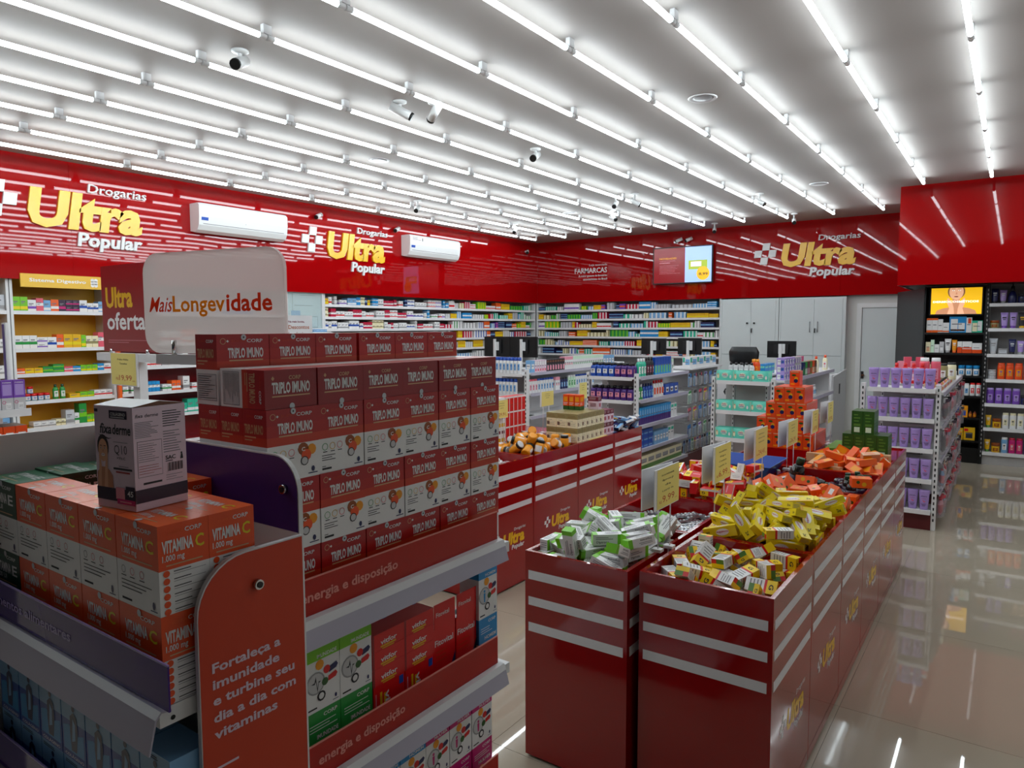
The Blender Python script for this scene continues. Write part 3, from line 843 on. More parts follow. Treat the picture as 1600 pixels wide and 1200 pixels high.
FW, FD, FH = 0.103, 0.097, 0.172
fx = carton('fixa', FW, FD, FH, [(1.0, 'pearl_lilac')], d_fixa)
lid = MB()
lid.poly([(-FW / 2, -FD / 2, FH + 0.001), (FW / 2, -FD / 2, FH + 0.001), (FW / 2, 0, FH + 0.008), (-FW / 2, 0, FH + 0.008)], 'white').poly([(-FW / 2, 0, FH + 0.008), (FW / 2, 0, FH + 0.008), (FW / 2, FD / 2, FH + 0.001), (-FW / 2, FD / 2, FH + 0.001)], 'white').poly([(FW / 2, -FD / 2, FH + 0.0005), (FW / 2, FD / 2, FH + 0.0005), (FW / 2, 0, FH + 0.008)], 'brown')
put(kit('collagen_carton', fx, ('lid', lid.mesh('lid'))), 'pale pink collagen carton with a woman on it, standing on orange cartons', 'carton', (-1.2235, 0.622, 1.2105 + 0.001 + 2 * VH + 0.001), math.radians(7), None)

# blue cartons on the lower end shelf
def d_blue(m, f, r):
    F = f['F']
    m.shape(F, [(0.06, 0.12), (0.94, 0.12), (0.94, 0.5), (0.6, 0.42), (0.3, 0.55), (0.06, 0.5)], 'sky').shape(F, [(0.4, 0.15), (0.62, 0.15), (0.7, 0.5), (0.66, 0.72), (0.52, 0.78), (0.38, 0.7), (0.36, 0.45)], 'navy', 0.0006).disc(F, 0.52, 0.84, 0.006, 'navy', 0.0006, 10).shape(F, [(0.44, 0.3), (0.58, 0.34), (0.6, 0.6), (0.5, 0.68)], 'lblue', 0.0008)
    m.rect(F, 0.0, 0.0, 1, 0.1, 'blue').text(F, 'COLÁGENO', 0.1, 0.9, 0.025, 0.05, 'paper', 0.01).lines(F, 0.1, 0.7, 0.9, 0.96, 2, 'ink', r, 0.4)


BL = carton('bluecol', 0.092, 0.07, 0.119, [(0.62, 'blue'), (1.0, 'lblue')], d_blue)
BK = kit('collagen_carton', BL)
for r in range(2):
    for k in range(7):
        put(BK, 'blue carton with dark figure, %s row, %s from orange board' % (('lower', 'upper')[r], nth(k + 1)), 'carton', (-1.0955 - k * 0.0955, 0.59, 0.8845 + r * 0.1195), 0, 'blue cartons under the end shelf')

# cartons on the gondola's second and third shelves
def d_multi(col, name, icon):
    def g(m, f, r):
        F = f['F']
        m.rect(F, 0.0, 0.8, 1, 1, col).text(F, name, 0.35, 0.92, 0.83, 0.06, 'paper', 0.015)
        m.disc(F, 0.3, 0.45, 0.024, 'grey', 0.0005, 16).disc(F, 0.3, 0.45, 0.0205, 'lgrey', 0.0006, 16)
        if icon == 'heart':
            m.shape(F, [(0.16, 0.46), (0.26, 0.47), (0.3, 0.56), (0.34, 0.36), (0.38, 0.47), (0.45, 0.46), (0.38, 0.44), (0.34, 0.3), (0.3, 0.48), (0.26, 0.44)], 'ink', 0.0008)
        else:
            m.disc(F, 0.3, 0.54, 0.004, icon, 0.0008, 8).shape(F, [(0.25, 0.5), (0.35, 0.5), (0.33, 0.32), (0.27, 0.32)], icon, 0.0008)
        m.disc(F, 0.42, 0.72, 0.011, 'amber', 0.0007, 10).disc(F, 0.62, 0.6, 0.009, 'red', 0.0008, 10).disc(F, 0.56, 0.42, 0.0085, 'dgreen', 0.0008, 10).disc(F, 0.45, 0.22, 0.011, 'ink', 0.0008, 10).disc(F, 0.45, 0.22, 0.007, 'paper', 0.0009, 10)
        m.shape(F, [(0.68, 0.62), (0.9, 0.66), (0.95, 0.61), (0.9, 0.56), (0.68, 0.53)], 'navy', 0.0007).shape(F, [(0.66, 0.48), (0.88, 0.52), (0.93, 0.47), (0.88, 0.42), (0.66, 0.4)], 'red', 0.0007).rect(F, 0.06, 0.05, 0.32, 0.075, 'ink').disc(F, 0.87, 0.12, 0.003, 'navy', 0.0006, 8, 0.005).rect(F, 0.78, 0.05, 0.95, 0.06, 'navy')
        T = f['T']
        m.lines(T, 0.1, 0.7, 0.2, 0.8, 3, 'paper', r, 0.3)
    return g


def d_multi_top(col, name):
    def g(m, f, r):
        F = f['F']
        m.text(F, 'CORP', 0.5, 0.9, 0.88, 0.06, 'paper', 0.015).lines(F, 0.1, 0.9, 0.68, 0.82, 3, 'paper', r, 0.25).text(F, name, 0.3, 0.92, 0.56, 0.07, 'paper', 0.02)
        m.disc(F, 0.35, 0.3, 0.02, 'grey', 0.0005, 14).disc(F, 0.45, 0.42, 0.011, 'amber', 0.0007, 10).disc(F, 0.66, 0.34, 0.009, 'red', 0.0008, 10)
        m.shape(F, [(0.7, 0.36), (0.92, 0.4), (0.96, 0.35), (0.92, 0.3), (0.7, 0.27)], 'navy', 0.0007).disc(F, 0.35, 0.16, 0.009, 'ink', 0.0008, 10)
    return g


def column(yc, z, mesh1, mesh2, h, desc, wherez):
    for j, (me, dd) in enumerate(((mesh2, 'lower'), (mesh1, 'upper'))):
        put(kit('supplement_carton', me), '%s carton, %s of pair, %s' % (desc, dd, wherez), 'carton', (XF + 0.004 - 0.033, yc, z + 0.0005 + j * (h + 0.0004)), 0, 'cartons under the red ones', q_up)


GRN = carton('imun_a', 0.091, 0.066, 0.135, [(0.8, 'paper'), (1.0, 'lime')], d_multi('lime', 'IMUNIDADE', 'heart'))
GRN2 = carton('imun_b', 0.091, 0.066, 0.135, [(0.5, 'paper'), (1.0, 'green')], d_multi_top('green', 'IMUNIDADE'))
BLU = carton('homem_a', 0.082, 0.066, 0.138, [(0.8, 'paper'), (1.0, 'sky')], d_multi('sky', 'HOMEM', 'sky'))
BLU2 = carton('homem_b', 0.082, 0.066, 0.138, [(0.5, 'paper'), (1.0, 'sky')], d_multi_top('sky', 'HOMEM'))
MAG = carton('mulher_a', 0.088, 0.066, 0.125, [(0.8, 'paper'), (1.0, 'magenta')], d_multi('magenta', 'MULHER', 'magenta'))
MAG2 = carton('mulher_b', 0.088, 0.066, 0.125, [(0.35, 'paper'), (1.0, 'magenta')], d_multi_top('magenta', 'MULHER'))
BLU3 = carton('homem_c', 0.088, 0.066, 0.125, [(0.8, 'paper'), (1.0, 'sky')], d_multi('sky', 'HOMEM', 'sky'))
for k in range(2):
    column(1.028 - (k - 0) * 0.0925 if k else 1.028, GS[1], GRN, GRN2, 0.135, 'green and white', 'second shelf, %s from the red cartons' % nth(k + 1))
for j, me in enumerate((GRN2, GRN)):
    put(kit('supplement_carton', me), 'green and white carton turned sideways by the purple board, %s of two' % ('lower', 'upper')[j], 'carton', (XF + 0.004 - 0.0455, 0.854, GS[1] + 0.0005 + j * 0.1354), 0, 'cartons under the red ones')
column(1.506, GS[1], BLU, BLU2, 0.138, 'blue and white', 'second shelf, far end')
for k, yc in enumerate((1.476, 1.384, 1.293)):
    column(yc, GS[2], MAG, MAG2, 0.125, 'magenta and white', 'third shelf, %s from the far end' % nth(k + 1))
for k, yc in enumerate((1.203, 1.112, 1.021)):
    column(yc, GS[2], BLU3, BLU2 if False else BLU3, 0.125, 'sky blue and white', 'third shelf, %s before the magenta ones' % nth(k + 1))


def d_vitor(m, f, r):
    F, T = f['F'], f['T']
    m.text(F, 'vitfor', 0.25, 0.75, 0.3, 0.3, 'paper', 0.02).rect(F, 0.25, 0.14, 0.72, 0.24, 'gold').rect(F, 0.3, 0.02, 0.66, 0.09, 'gold')
    m.rect(T, 0.82, 0.7, 0.95, 0.98, 'blue')
    m.rect(F, 0.0, 0.0, 0.06, 1.0, 't_dark')


VIT = carton('vitor', 0.104, 0.075, 0.04, [(1.0, 'red')], d_vitor)
VKt = kit('vitamin_carton', VIT)


def d_vitor2(m, f, r):
    F = f['F']
    G2 = Fr(F.p(0.5, 0.92), (0, 0, -0.105), (F.u.normalized() * 0.03), F.n)
    m.text(G2, 'vitfor', 0.1, 0.95, -0.45, 0.55, 'paper', 0.02, 0, 0, 0.0007)
    m.rect(F, 0.2, 0.06, 0.27, 0.85, 'gold').rect(F, 0.32, 0.06, 0.4, 0.8, 'gold').rect(F, 0.82, 0.8, 0.96, 0.97, 'blue').rect(F, 0.06, 0.5, 0.09, 0.85, 'pink')


VIT2 = carton('vitor2', 0.1, 0.05, 0.115, [(1.0, 'red')], d_vitor2)
for c, yc in enumerate((1.128, 1.231)):
    w = ('nearer', 'farther')[c]
    put(kit('vitamin_carton', VIT2), 'red vitamin carton standing upright under a flat stack, %s of the two stacks' % w, 'carton', (XF - 0.022, yc, GS[1] + 0.0005), 0, 'red vitamin cartons', q_up)
    for j in range(3):
        put(VKt, 'small red carton lying flat, %s up in the %s of two stacks' % (nth(j + 1), w), 'carton', (XF - 0.034, yc, GS[1] + 0.116 + j * 0.0405), 0, 'red vitamin cartons', q_up)


def d_fito(m, f, r):
    F = f['F']
    m.text(F, 'Fitovital', 0.06, 0.9, 0.72, 0.09, 'paper', 0.01).lines(F, 0.1, 0.7, 0.45, 0.66, 3, 't_red3', r, 0.3).shape(F, [(0.45, 0.0), (1, 0.0), (1, 0.42), (0.75, 0.2)], 'ink').ring(F, 0.75, 0.16, 0.012, 0.003, 'bamber', 0.0007).lines(F, 0.06, 0.36, 0.12, 0.28, 4, 'gold', r, 0.4).shape(F, [(0.62, 0.1), (1, 0.42), (1, 0.52), (0.66, 0.2)], 'navy', 0.0006)
    m.rect(f['T'], 0.06, 0.3, 0.9, 0.7, 'ink')


FIT = carton('fito', 0.084, 0.05, 0.175, [(1.0, 'red')], d_fito)
tab = MB().box(-0.04, 0.04, -0.027, -0.0252, 0.172, 0.235, 'red').text(Fr((-0.04, -0.027, 0.172), (0.08, 0, 0), (0, 0, 0.06)), 'Fitovital', 0.08, 0.7, 0.5, 0.2, 'paper').mesh('open_flap')
for c, yc in enumerate((1.333, 1.422)):
    put(kit('tonic_carton', FIT, ('open_flap', tab)), 'tall red tonic carton with its flap up, %s from the far blue cartons' % nth(2 - c), 'carton', (XF - 0.03, yc, GS[1] + 0.0005), 0, 'tonic cartons', q_up)

# white board sign over the gondola
P0, DV = Vector((-1.837, 0.960, 0)), Vector((0.98, 0.2, 0)).normalized()
NV = Vector((DV.y, -DV.x, 0))
t = thing('board_sign', 'white rounded board sign with orange and red lettering above the vitamin cartons', 'sign', (-1.61, 1.005, 1.704))
t['_w'] = (-1.61, 1.005, 1.704)
WB, HB0, HB1, RB = 0.460, 1.737, 1.990, 0.05
ol = []
for cx, cz, a0 in ((WB - RB, HB0 + RB, -90), (WB - RB, HB1 - RB, 0), (RB, HB1 - RB, 90), (RB, HB0 + RB, 180)):
    for j in range(7):
        a = math.radians(a0 + 15 * j)
        ol.append((cx + RB * math.cos(a), cz + RB * math.sin(a)))


def bp(s, z, n=0.0):
    return P0 + DV * s + NV * n + Vector((0, 0, z))


m = MB()
fr_ = [bp(s, z, 0.004) for s, z in ol]; bk_ = [bp(s, z, -0.006) for s, z in ol]
m.poly(fr_, 'acrylic_white')
for j in range(len(ol)):
    k = (j + 1) % len(ol)
    m.poly([bk_[j], bk_[k], fr_[k], fr_[j]], 'acrylic_white')
bd = m.build('board', t)
F = Fr(bp(0, HB0, 0.0045), DV * 0.46, (0, 0, 0.25), NV)
m = MB().text(F, 'Mais', 0.045, 0.225, 0.42, 0.155, 'vinyl_red', 0.008, 0.35, 0, 0.0012).text(F, 'Longev', 0.225, 0.605, 0.42, 0.16, 'vinyl_amber', 0.02, 0, 0, 0.0012).text(F, 'idade', 0.615, 0.925, 0.42, 0.17, 'vinyl_red', 0.024, 0, 0, 0.0012)
for k, (a, mt) in enumerate(()):
    pass
m.build('lettering', bd)
b = [bp(0.045, 1.709, 0.012), bp(0.44, 1.709, 0.012), bp(0.44, 1.709, -0.016), bp(0.045, 1.709, -0.016)]
m = MB()
u = [p + Vector((0, 0, 0.025)) for p in b]
m.poly(b[::-1], 'white_metal').poly(u, 'white_metal')
for j in range(4):
    m.poly([b[j], b[(j + 1) % 4], u[(j + 1) % 4], u[j]], 'white_metal')
m.build('base_bar', t)
for s in (0.104, 0.36):
    MB().tube(bp(s, 1.734, 0.006), bp(s, 1.77, 0.006), 0.0065, 'chrome', 10).build('clip', t)
MB().box(-1.56, -1.5, 0.99, 1.04, 1.7035, 1.709, 'white_metal').build('foot', t)

# ------------------------------------------------------------------ heaps in the bins (settled poses: mm and hundredths)
HEAP = {
    'L0': '-94,-172,23,988,0,0,-154 34,-89,23,893,0,0,451 -44,132,23,569,0,0,823 104,164,23,574,0,0,-819 -78,-269,23,44,0,0,999 73,-106,18,314,-314,633,-633 -103,55,18,675,675,210,210 60,48,23,868,0,0,497 -158,-47,23,0,-918,398,0 119,-222,18,703,-703,-72,72 -151,149,23,756,0,0,-654 195,0,23,0,707,-707,0 -61,-92,44,18,275,-724,633 144,-132,23,915,0,0,402 -190,71,18,500,500,-500,-500 -28,9,63,193,-67,-68,976 -110,-204,58,534,815,-170,-148 21,-211,18,581,581,-403,-403 -158,29,54,321,-321,-630,630 35,207,18,415,-415,-573,573 -13,-90,61,696,-523,-198,450 178,-128,69,614,0,0,-790 -103,168,18,552,-552,441,-441 189,167,18,500,500,500,500 -185,-183,18,481,481,-518,-518 -52,-31,62,903,-184,-355,-155 19,77,18,379,-379,597,-597 157,35,60,532,293,-203,-768 7,-176,61,313,-367,694,-534 109,-31,23,187,0,0,982 -172,176,69,836,0,0,548 44,127,60,536,442,487,530 -195,-164,59,0,707,707,0 83,-126,64,539,-539,458,-458 -54,201,63,17,-27,792,610 139,96,38,573,333,-263,-701 -76,-64,90,336,-164,378,847 126,-91,69,681,0,0,732 -194,233,61,500,500,-500,500 67,228,65,986,-8,-51,-158 -152,-95,75,779,237,-169,-555 163,-91,115,506,0,0,-863 -27,251,64,513,-728,-372,-262 155,211,96,392,-348,-849,73 -75,-146,89,69,395,677,617 -25,16,111,43,-988,-122,-85 3,220,108,26,51,-97,-994 162,249,60,317,-317,632,632 121,-274,41,1,-162,0,-987 186,152,104,533,-331,723,-289 199,-140,121,398,-268,585,-654 -107,124,80,508,-159,-529,661 143,34,105,564,-571,-515,299 -149,9,92,724,-688,-48,-4 89,19,63,188,646,-176,719 -143,103,100,663,528,-161,-505 2,113,68,704,-81,-182,-682 12,-47,124,649,-710,267,57 135,-27,130,80,285,-640,-709 -38,111,69,0,687,727,0 93,118,65,506,510,-503,-481 51,-130,106,345,-15,40,-938 118,-213,54,4,-4,-707,707 73,171,106,671,641,176,329 -57,-233,99,61,-9,985,164 171,-267,113,593,384,-594,-385 -57,162,110,304,304,638,638 86,114,102,692,657,202,222 -36,-274,110,702,108,-699,-84 -108,55,123,252,129,-957,-70',
    'R0': '-168,-136,18,660,660,253,253 206,-71,26,506,-493,506,493 -48,80,18,565,565,-426,-426 162,7,48,360,-177,405,-821 60,-48,18,400,-400,-583,583 86,-160,26,272,653,-272,653 -50,33,56,156,0,0,-988 167,148,26,705,58,705,-58 -40,-223,18,385,-385,593,-593 91,-10,54,703,703,77,77 -82,131,41,104,-65,526,-841 47,103,26,493,507,-493,507 -135,-97,26,654,269,654,-269 129,-88,43,563,307,435,632 -125,25,53,324,-127,341,-873 95,169,26,441,553,441,-553 -30,-133,26,623,-334,-623,-334 87,-95,84,119,193,607,762 -12,192,18,565,-565,425,-425 134,89,18,450,450,546,546 -105,-42,18,593,-593,-386,386 12,-198,54,330,498,-120,-793 -143,139,18,37,37,-706,-706 115,100,70,328,328,626,626 -173,-57,70,680,-680,-196,196 130,-244,18,500,500,-500,-500 -36,-6,50,501,-175,841,104 166,187,78,699,105,699,-105 -168,-244,18,501,-501,499,-499 166,-136,69,665,-240,663,-247 -175,56,59,404,330,-159,838 -25,140,54,120,-120,697,-697 -94,-30,109,442,804,317,-241 15,27,67,296,-43,-712,-635 -199,163,47,461,888,0,0 -166,-154,54,278,-278,650,-650 -9,-72,62,138,-694,138,694 114,265,163,333,-333,-624,624 -179,237,56,0,0,1000,0 -82,-230,85,0,0,904,427 166,-201,56,642,297,-297,641 -98,193,63,628,440,-297,569 21,92,93,64,-233,-761,-603 141,-33,104,258,-687,289,615 66,198,88,575,65,519,629 -76,-145,82,348,433,648,521 44,-172,83,435,-692,-145,557 -4,-35,111,716,-690,23,-104 67,33,123,719,612,-286,163',
    'R1': '-76,-107,15,381,0,0,925 98,-23,15,763,0,0,-646 -7,134,15,833,0,0,553 90,195,24,248,-248,-662,662 -148,-104,15,378,0,0,926 -10,-77,34,490,-120,-34,-863 -86,91,49,202,98,699,679 71,99,45,407,0,0,914 -116,-16,24,671,-671,223,-223 69,-137,15,632,0,0,775 -47,199,36,403,-134,60,903 52,64,74,879,10,-41,476 -14,-74,66,726,-125,4,-676 29,-123,40,547,206,-86,-807 -107,45,24,179,-179,-684,684 164,55,15,0,-671,-741,0 -202,-163,32,110,-699,707,24 165,-124,24,510,-510,-490,490 -80,-12,63,648,0,0,762 62,180,54,243,253,662,662 -114,-197,36,852,240,-35,-464 212,-97,24,500,500,-500,-500 -113,253,42,108,989,-11,99 79,218,72,251,251,661,661 41,-251,61,129,-326,-50,935 125,-260,24,707,707,0,0 -13,254,94,5,-524,-851,-9 -147,-71,45,922,0,0,-387 71,-134,54,578,-578,-407,407 -7,115,89,135,945,296,-23 191,203,74,647,-631,-320,-285 -151,-194,74,127,-205,-803,546 125,24,78,280,205,-99,932 -203,37,98,634,-692,-86,336 144,255,24,44,44,706,706 -148,-261,46,104,110,717,-680 147,-101,82,126,-113,57,-984 -204,147,38,698,-114,114,698 209,141,98,699,-688,-105,-162 119,-223,64,573,768,168,-231 -86,196,61,911,81,-341,217 -131,-29,81,456,-437,-454,629 -118,215,84,238,347,55,-906 1,28,100,101,-493,857,-111 -58,-257,101,659,623,218,-359 33,-131,98,912,-116,46,-390 -108,142,89,140,73,951,-264 152,64,80,279,216,-102,930 -46,-207,77,61,-685,-57,-723 121,-40,80,140,-71,431,889 -98,32,93,768,0,0,-640 152,15,99,62,178,-143,972 -3,-215,103,543,341,212,738 163,-205,91,873,-46,230,-427 -108,20,123,101,0,0,-995 175,-4,118,132,145,-957,-213 -115,-158,94,185,-125,-836,-501 119,-113,134,447,-61,172,876 12,-53,119,53,869,478,-116 28,211,133,171,178,-685,-686 69,-158,128,118,904,-408,-44 64,-73,158,958,-138,-26,-250 -151,225,100,109,-932,-88,-334 105,143,123,496,726,387,277 -144,83,137,450,-115,143,874 82,174,124,629,-613,-306,369 97,17,156,121,-988,-87,-46 178,-121,105,117,-800,522,272 -100,128,147,766,-156,196,592 202,144,138,182,-264,946,-51 144,287,109,92,326,940,32 -151,-77,119,382,512,-188,-746 -41,-39,134,147,851,391,317 -163,200,121,44,328,125,-935 -37,285,130,794,-23,-58,-605 -32,134,153,128,929,217,-269',
    'R2': '-110,3,25,999,0,0,-47 83,-201,25,886,0,0,464 -81,104,25,930,0,0,368 85,109,25,0,719,695,0 -124,-7,75,110,0,0,994 101,-55,40,30,30,-706,-706 -190,114,25,709,0,0,-705 172,115,49,30,292,-7,956 10,-136,40,702,-702,87,-87 205,16,40,500,-500,-500,500 -183,98,100,611,-356,611,356 200,193,50,707,23,707,-23 -199,-72,129,476,326,-793,-196 -10,77,40,663,663,246,246 -113,72,131,512,569,106,635 -177,191,140,58,973,-13,223 -186,-209,40,600,-600,374,-374 -144,-90,54,292,644,643,-292 -101,188,82,470,-802,-218,296 -69,-214,40,515,515,484,484 156,33,88,532,-148,828,-95 -57,123,75,0,938,347,0 -5,-45,25,0,681,732,0 -4,-215,40,498,-498,-502,502 106,-121,91,206,794,174,545 224,275,160,986,0,0,165 -147,-177,93,161,942,-50,-290 183,-224,50,590,390,-590,390 70,22,53,708,244,204,-631 -2,-133,105,999,0,0,51 177,-135,49,950,-306,59,-19 -143,-36,160,398,-335,266,-812 198,-73,94,230,714,203,630 -167,235,50,707,0,-707,0 -116,-151,129,190,931,-189,-248 87,-222,75,1000,0,0,-28 114,230,50,701,-96,701,96 -30,-32,75,803,0,0,596 58,-21,128,365,-411,-663,508 34,179,100,312,241,-13,-919 64,220,40,563,563,-428,-428 -28,2,125,0,-715,699,0 150,-53,142,214,-652,452,-570 -45,233,138,0,0,-983,184 -14,234,50,595,-383,-595,-383',
    'L1': '-61,-78,5,893,0,0,450 51,-99,4,439,0,0,-898 -81,144,4,633,0,0,-774 135,65,4,400,0,0,916 -80,-63,13,553,0,0,-833 120,-49,11,848,-14,39,528 -141,62,4,194,0,0,981 113,156,11,585,-8,-47,-809 -149,-164,4,991,0,0,136 130,-45,20,918,-40,10,-395 -159,174,4,658,0,0,-753 39,153,13,446,49,-97,-888 -37,-130,18,675,-2,95,-732 103,-92,30,93,66,43,-993 -106,96,13,617,0,0,-787 156,241,11,997,-81,-7,15 -109,-205,12,357,34,-45,932 49,-105,31,646,79,-2,-759 -15,45,9,824,24,36,-565 100,242,19,6,-77,78,994 -162,-48,14,713,-84,-35,695 50,-203,10,433,-31,64,-898 -41,163,18,784,-79,-18,-616 55,202,27,494,67,-38,-866 -175,-46,21,702,-85,-34,706 73,-214,15,197,64,-33,978 -157,189,18,998,-14,-58,0 106,56,17,204,67,72,-974 -42,-150,25,695,1,95,-713 175,-211,11,704,66,66,704 -93,40,23,82,-8,-47,995 26,194,32,286,68,-24,-955 -122,-232,21,990,128,-53,4 20,-186,33,800,-21,-47,598',
    'L2': '-79,-8,50,672,-221,672,221 89,-212,19,0,-953,302,0 -130,50,19,996,0,0,90 49,69,19,207,0,0,-978 -82,-144,19,362,0,0,932 93,-99,19,980,0,0,199 -34,-39,30,613,-613,-353,353 183,-84,19,707,0,0,-707 -145,-111,30,285,-285,647,-647 1,-172,19,871,0,0,491 -72,126,19,875,0,0,-484 46,143,19,56,0,0,-998 -172,-83,51,260,-650,253,668 159,-159,30,170,170,686,686 -101,56,57,0,-17,1000,0 152,106,37,966,33,190,-170 181,-226,53,347,-616,651,275 -102,214,39,848,-242,-24,471 151,173,30,671,671,-224,-224 -192,-26,71,531,187,-818,-121 96,-245,57,0,-1000,-5,0 -171,210,30,612,-612,-353,353 20,214,41,835,-125,-212,-492 -50,-109,74,916,150,67,-365 22,-50,19,890,0,0,456 -35,142,57,948,0,0,319 150,146,86,688,-87,97,-714 -63,-230,81,90,840,-533,46 55,-137,57,970,0,0,244 -161,249,90,31,31,-706,-706 160,46,73,967,-251,11,41 154,-69,57,0,-5,1000,0 -83,79,106,616,-616,-347,347 60,122,87,160,114,-778,597 -156,-191,30,697,697,117,117 190,-141,86,68,-86,994,-6 -168,126,47,477,-233,668,-522 157,252,86,58,-771,-632,-48 165,52,125,639,375,-579,-340 68,163,97,834,-533,131,58 118,238,30,7,7,707,707 40,-57,79,40,144,937,-315 -87,176,87,347,-242,216,-880 76,19,80,506,-585,-486,-406 -196,59,82,343,653,-433,-518 -76,-241,30,706,706,-33,-33 -1,-223,68,459,459,538,538 -123,-31,71,401,207,486,748 68,-15,114,7,2,-647,762 -4,240,65,969,-212,-126,-27 195,185,126,791,-20,-26,611 -166,-181,79,0,750,-661,0 182,-57,106,155,690,-689,158 -43,-142,103,14,-4,164,-986 -49,-18,120,943,-41,122,308 73,-140,104,167,962,215,37 -20,91,103,444,563,485,500 107,-200,97,233,815,-463,260',
    'L3': '-73,-134,10,830,0,0,558 29,-181,10,426,0,0,-905 -151,131,10,938,0,0,345 94,96,10,94,0,0,-996 -67,-44,20,920,-224,-76,312 125,-109,10,137,0,0,991 -45,135,10,815,0,0,580 88,38,22,965,115,52,-230 -90,-15,25,670,-670,-227,227 156,-171,20,47,-15,-208,977 -164,159,30,873,-7,-1,488 158,59,24,366,93,-89,922 -40,-138,28,198,185,-35,962 107,-207,21,961,265,-20,-73 -83,152,40,260,101,-27,960 193,108,50,693,-139,693,139 -89,-254,10,0,0,-1000,0 105,-253,22,6,-2,-269,963 -101,59,10,797,0,0,-604 42,161,10,481,0,0,-877 -165,-5,20,90,-495,864,-1 91,-48,20,77,18,-229,-970 -2,82,23,658,109,-68,742 71,130,30,1000,0,0,15',
    'R4': '-72,-89,20,401,0,0,916 58,-46,20,983,0,0,183 -115,138,20,485,0,0,875 16,87,20,978,0,0,-208 -131,-106,48,817,47,-251,516 93,-86,28,692,692,147,147 -84,166,55,811,-278,139,-495 127,29,33,12,8,-576,-817 -29,-93,60,505,0,0,-863 191,-112,47,703,193,207,-653 45,237,39,179,-249,950,47 164,168,28,624,624,332,332 -128,-227,20,889,0,0,-458 -4,-236,20,0,954,300,0 -192,2,28,405,405,-579,-579 110,101,34,816,-500,151,-247 -63,-173,28,695,695,-128,-128 161,-239,20,255,0,0,-967 -55,225,33,473,-168,-290,815 210,142,55,707,3,707,-3 -210,-235,28,500,-500,-500,500 53,-111,87,114,-979,-137,97 -167,100,44,911,140,-203,-331 145,234,20,943,0,0,334 -203,-42,84,1,1,707,707 198,-34,60,641,-635,-311,-297 -163,235,20,234,0,0,-972 105,179,67,222,-2,975,-1 -83,-10,58,579,-700,-97,-406 114,-166,42,101,-129,-321,933 -200,220,60,710,0,0,705 -208,109,73,191,674,681,214 68,-197,53,383,-19,-361,850 -56,49,44,438,226,-114,863 126,279,73,105,-912,393,45 -171,-124,70,395,242,82,-883 87,-32,68,162,-974,-155,26 -15,17,62,237,195,-161,938 -76,-75,112,64,109,0,992 128,-150,98,300,74,-48,-950 -112,12,90,930,-158,-330,-25 90,111,89,801,256,-4,-540 -117,-196,72,69,-370,923,75 132,-31,114,788,-557,-179,191 -13,164,72,140,263,-540,787 33,89,74,342,660,-594,-308 -177,37,99,525,-725,-412,173 84,46,111,240,585,-490,-601 -51,119,112,768,592,219,-108 19,-6,114,314,765,269,493',
    'R3': '-106,-2,28,410,-627,327,-576 109,-102,28,671,638,305,222 -84,152,28,707,260,657,-10 95,161,28,703,235,667,80 5,-42,28,633,-526,472,-315 71,-252,28,600,-374,600,-374 -161,214,28,439,-702,-81,-554 199,133,28,614,-596,381,350 -80,-191,28,636,494,-506,309 7,-182,28,575,146,-692,411 51,234,28,443,659,257,551 196,39,65,0,-587,810,0 -138,-106,28,705,-702,86,-59 98,83,28,526,678,202,472 -195,83,28,699,-684,-178,-105 -5,60,28,330,248,-662,626 -202,-56,28,707,707,18,-19',
    'U0': '-47,-165,15,987,0,0,-161 121,-92,15,862,0,0,507 -48,81,15,728,0,0,-685 144,195,15,994,0,0,-111 -170,-115,15,0,771,636,0 100,-156,25,216,-216,-673,673 -100,178,25,76,76,703,703 76,151,15,1000,0,0,-5 -47,-78,15,847,0,0,-531 46,-170,15,959,0,0,-284 -181,106,15,807,0,0,590 23,91,15,130,0,0,-992 -102,-138,36,154,-289,47,943 9,-80,25,401,-401,-583,583 -114,48,25,667,667,235,235 110,54,25,555,555,438,438 -175,-94,45,1000,-1,-7,0 167,-27,27,126,45,329,935 -34,222,15,919,0,0,394 178,46,25,292,-292,644,-644 -120,-36,25,442,-442,-552,552 7,-159,55,692,692,-143,-143 -119,122,42,573,414,-573,414 7,-3,25,645,645,-289,-289 -176,-209,15,0,-556,831,0 89,-225,25,140,-140,693,-693 -112,240,42,402,-582,402,582 64,233,15,0,997,-79,0 -74,-53,55,510,510,490,490 134,-107,55,565,565,425,425 -189,16,15,734,0,0,679 -6,164,29,86,486,-837,-236 -48,11,42,699,-105,699,105 66,82,57,466,-122,-32,876 -111,63,65,347,0,0,938 153,120,25,613,-613,353,-353',
    'U1': '-83,-149,34,8,-610,-358,-707 157,-65,34,658,452,544,-259 -87,215,34,641,-51,705,-298 43,139,34,639,659,-256,303 -184,-163,34,89,89,701,-701 32,-95,34,52,494,-506,-705 -88,143,34,332,466,-532,-624 123,53,34,628,-678,200,324 -124,-90,63,221,-150,400,-877 47,-261,62,340,426,100,832 -184,26,34,707,707,-1,1 183,88,54,447,-676,489,323 -86,12,34,565,-704,65,-426 -32,-29,64,894,-235,325,200 -117,80,59,984,8,-22,-174 0,131,87,552,-687,281,380 -14,-186,53,549,-136,821,79 32,9,34,266,375,-600,-655 -87,-4,101,695,635,-336,-13 112,175,58,0,650,-760,0 -89,-256,34,707,-27,707,-27 128,-230,52,357,-331,458,744 20,249,34,513,628,325,487 163,263,58,0,701,-714,0 -28,-99,99,25,605,-508,612 182,-156,65,986,-138,46,87 -184,190,57,484,0,0,875 183,198,58,821,0,0,-570 112,-76,86,764,451,366,282 -52,101,125,152,-645,570,486 85,30,87,37,-576,600,554 30,-208,102,188,-436,-428,769 111,-155,109,204,-938,-209,189',
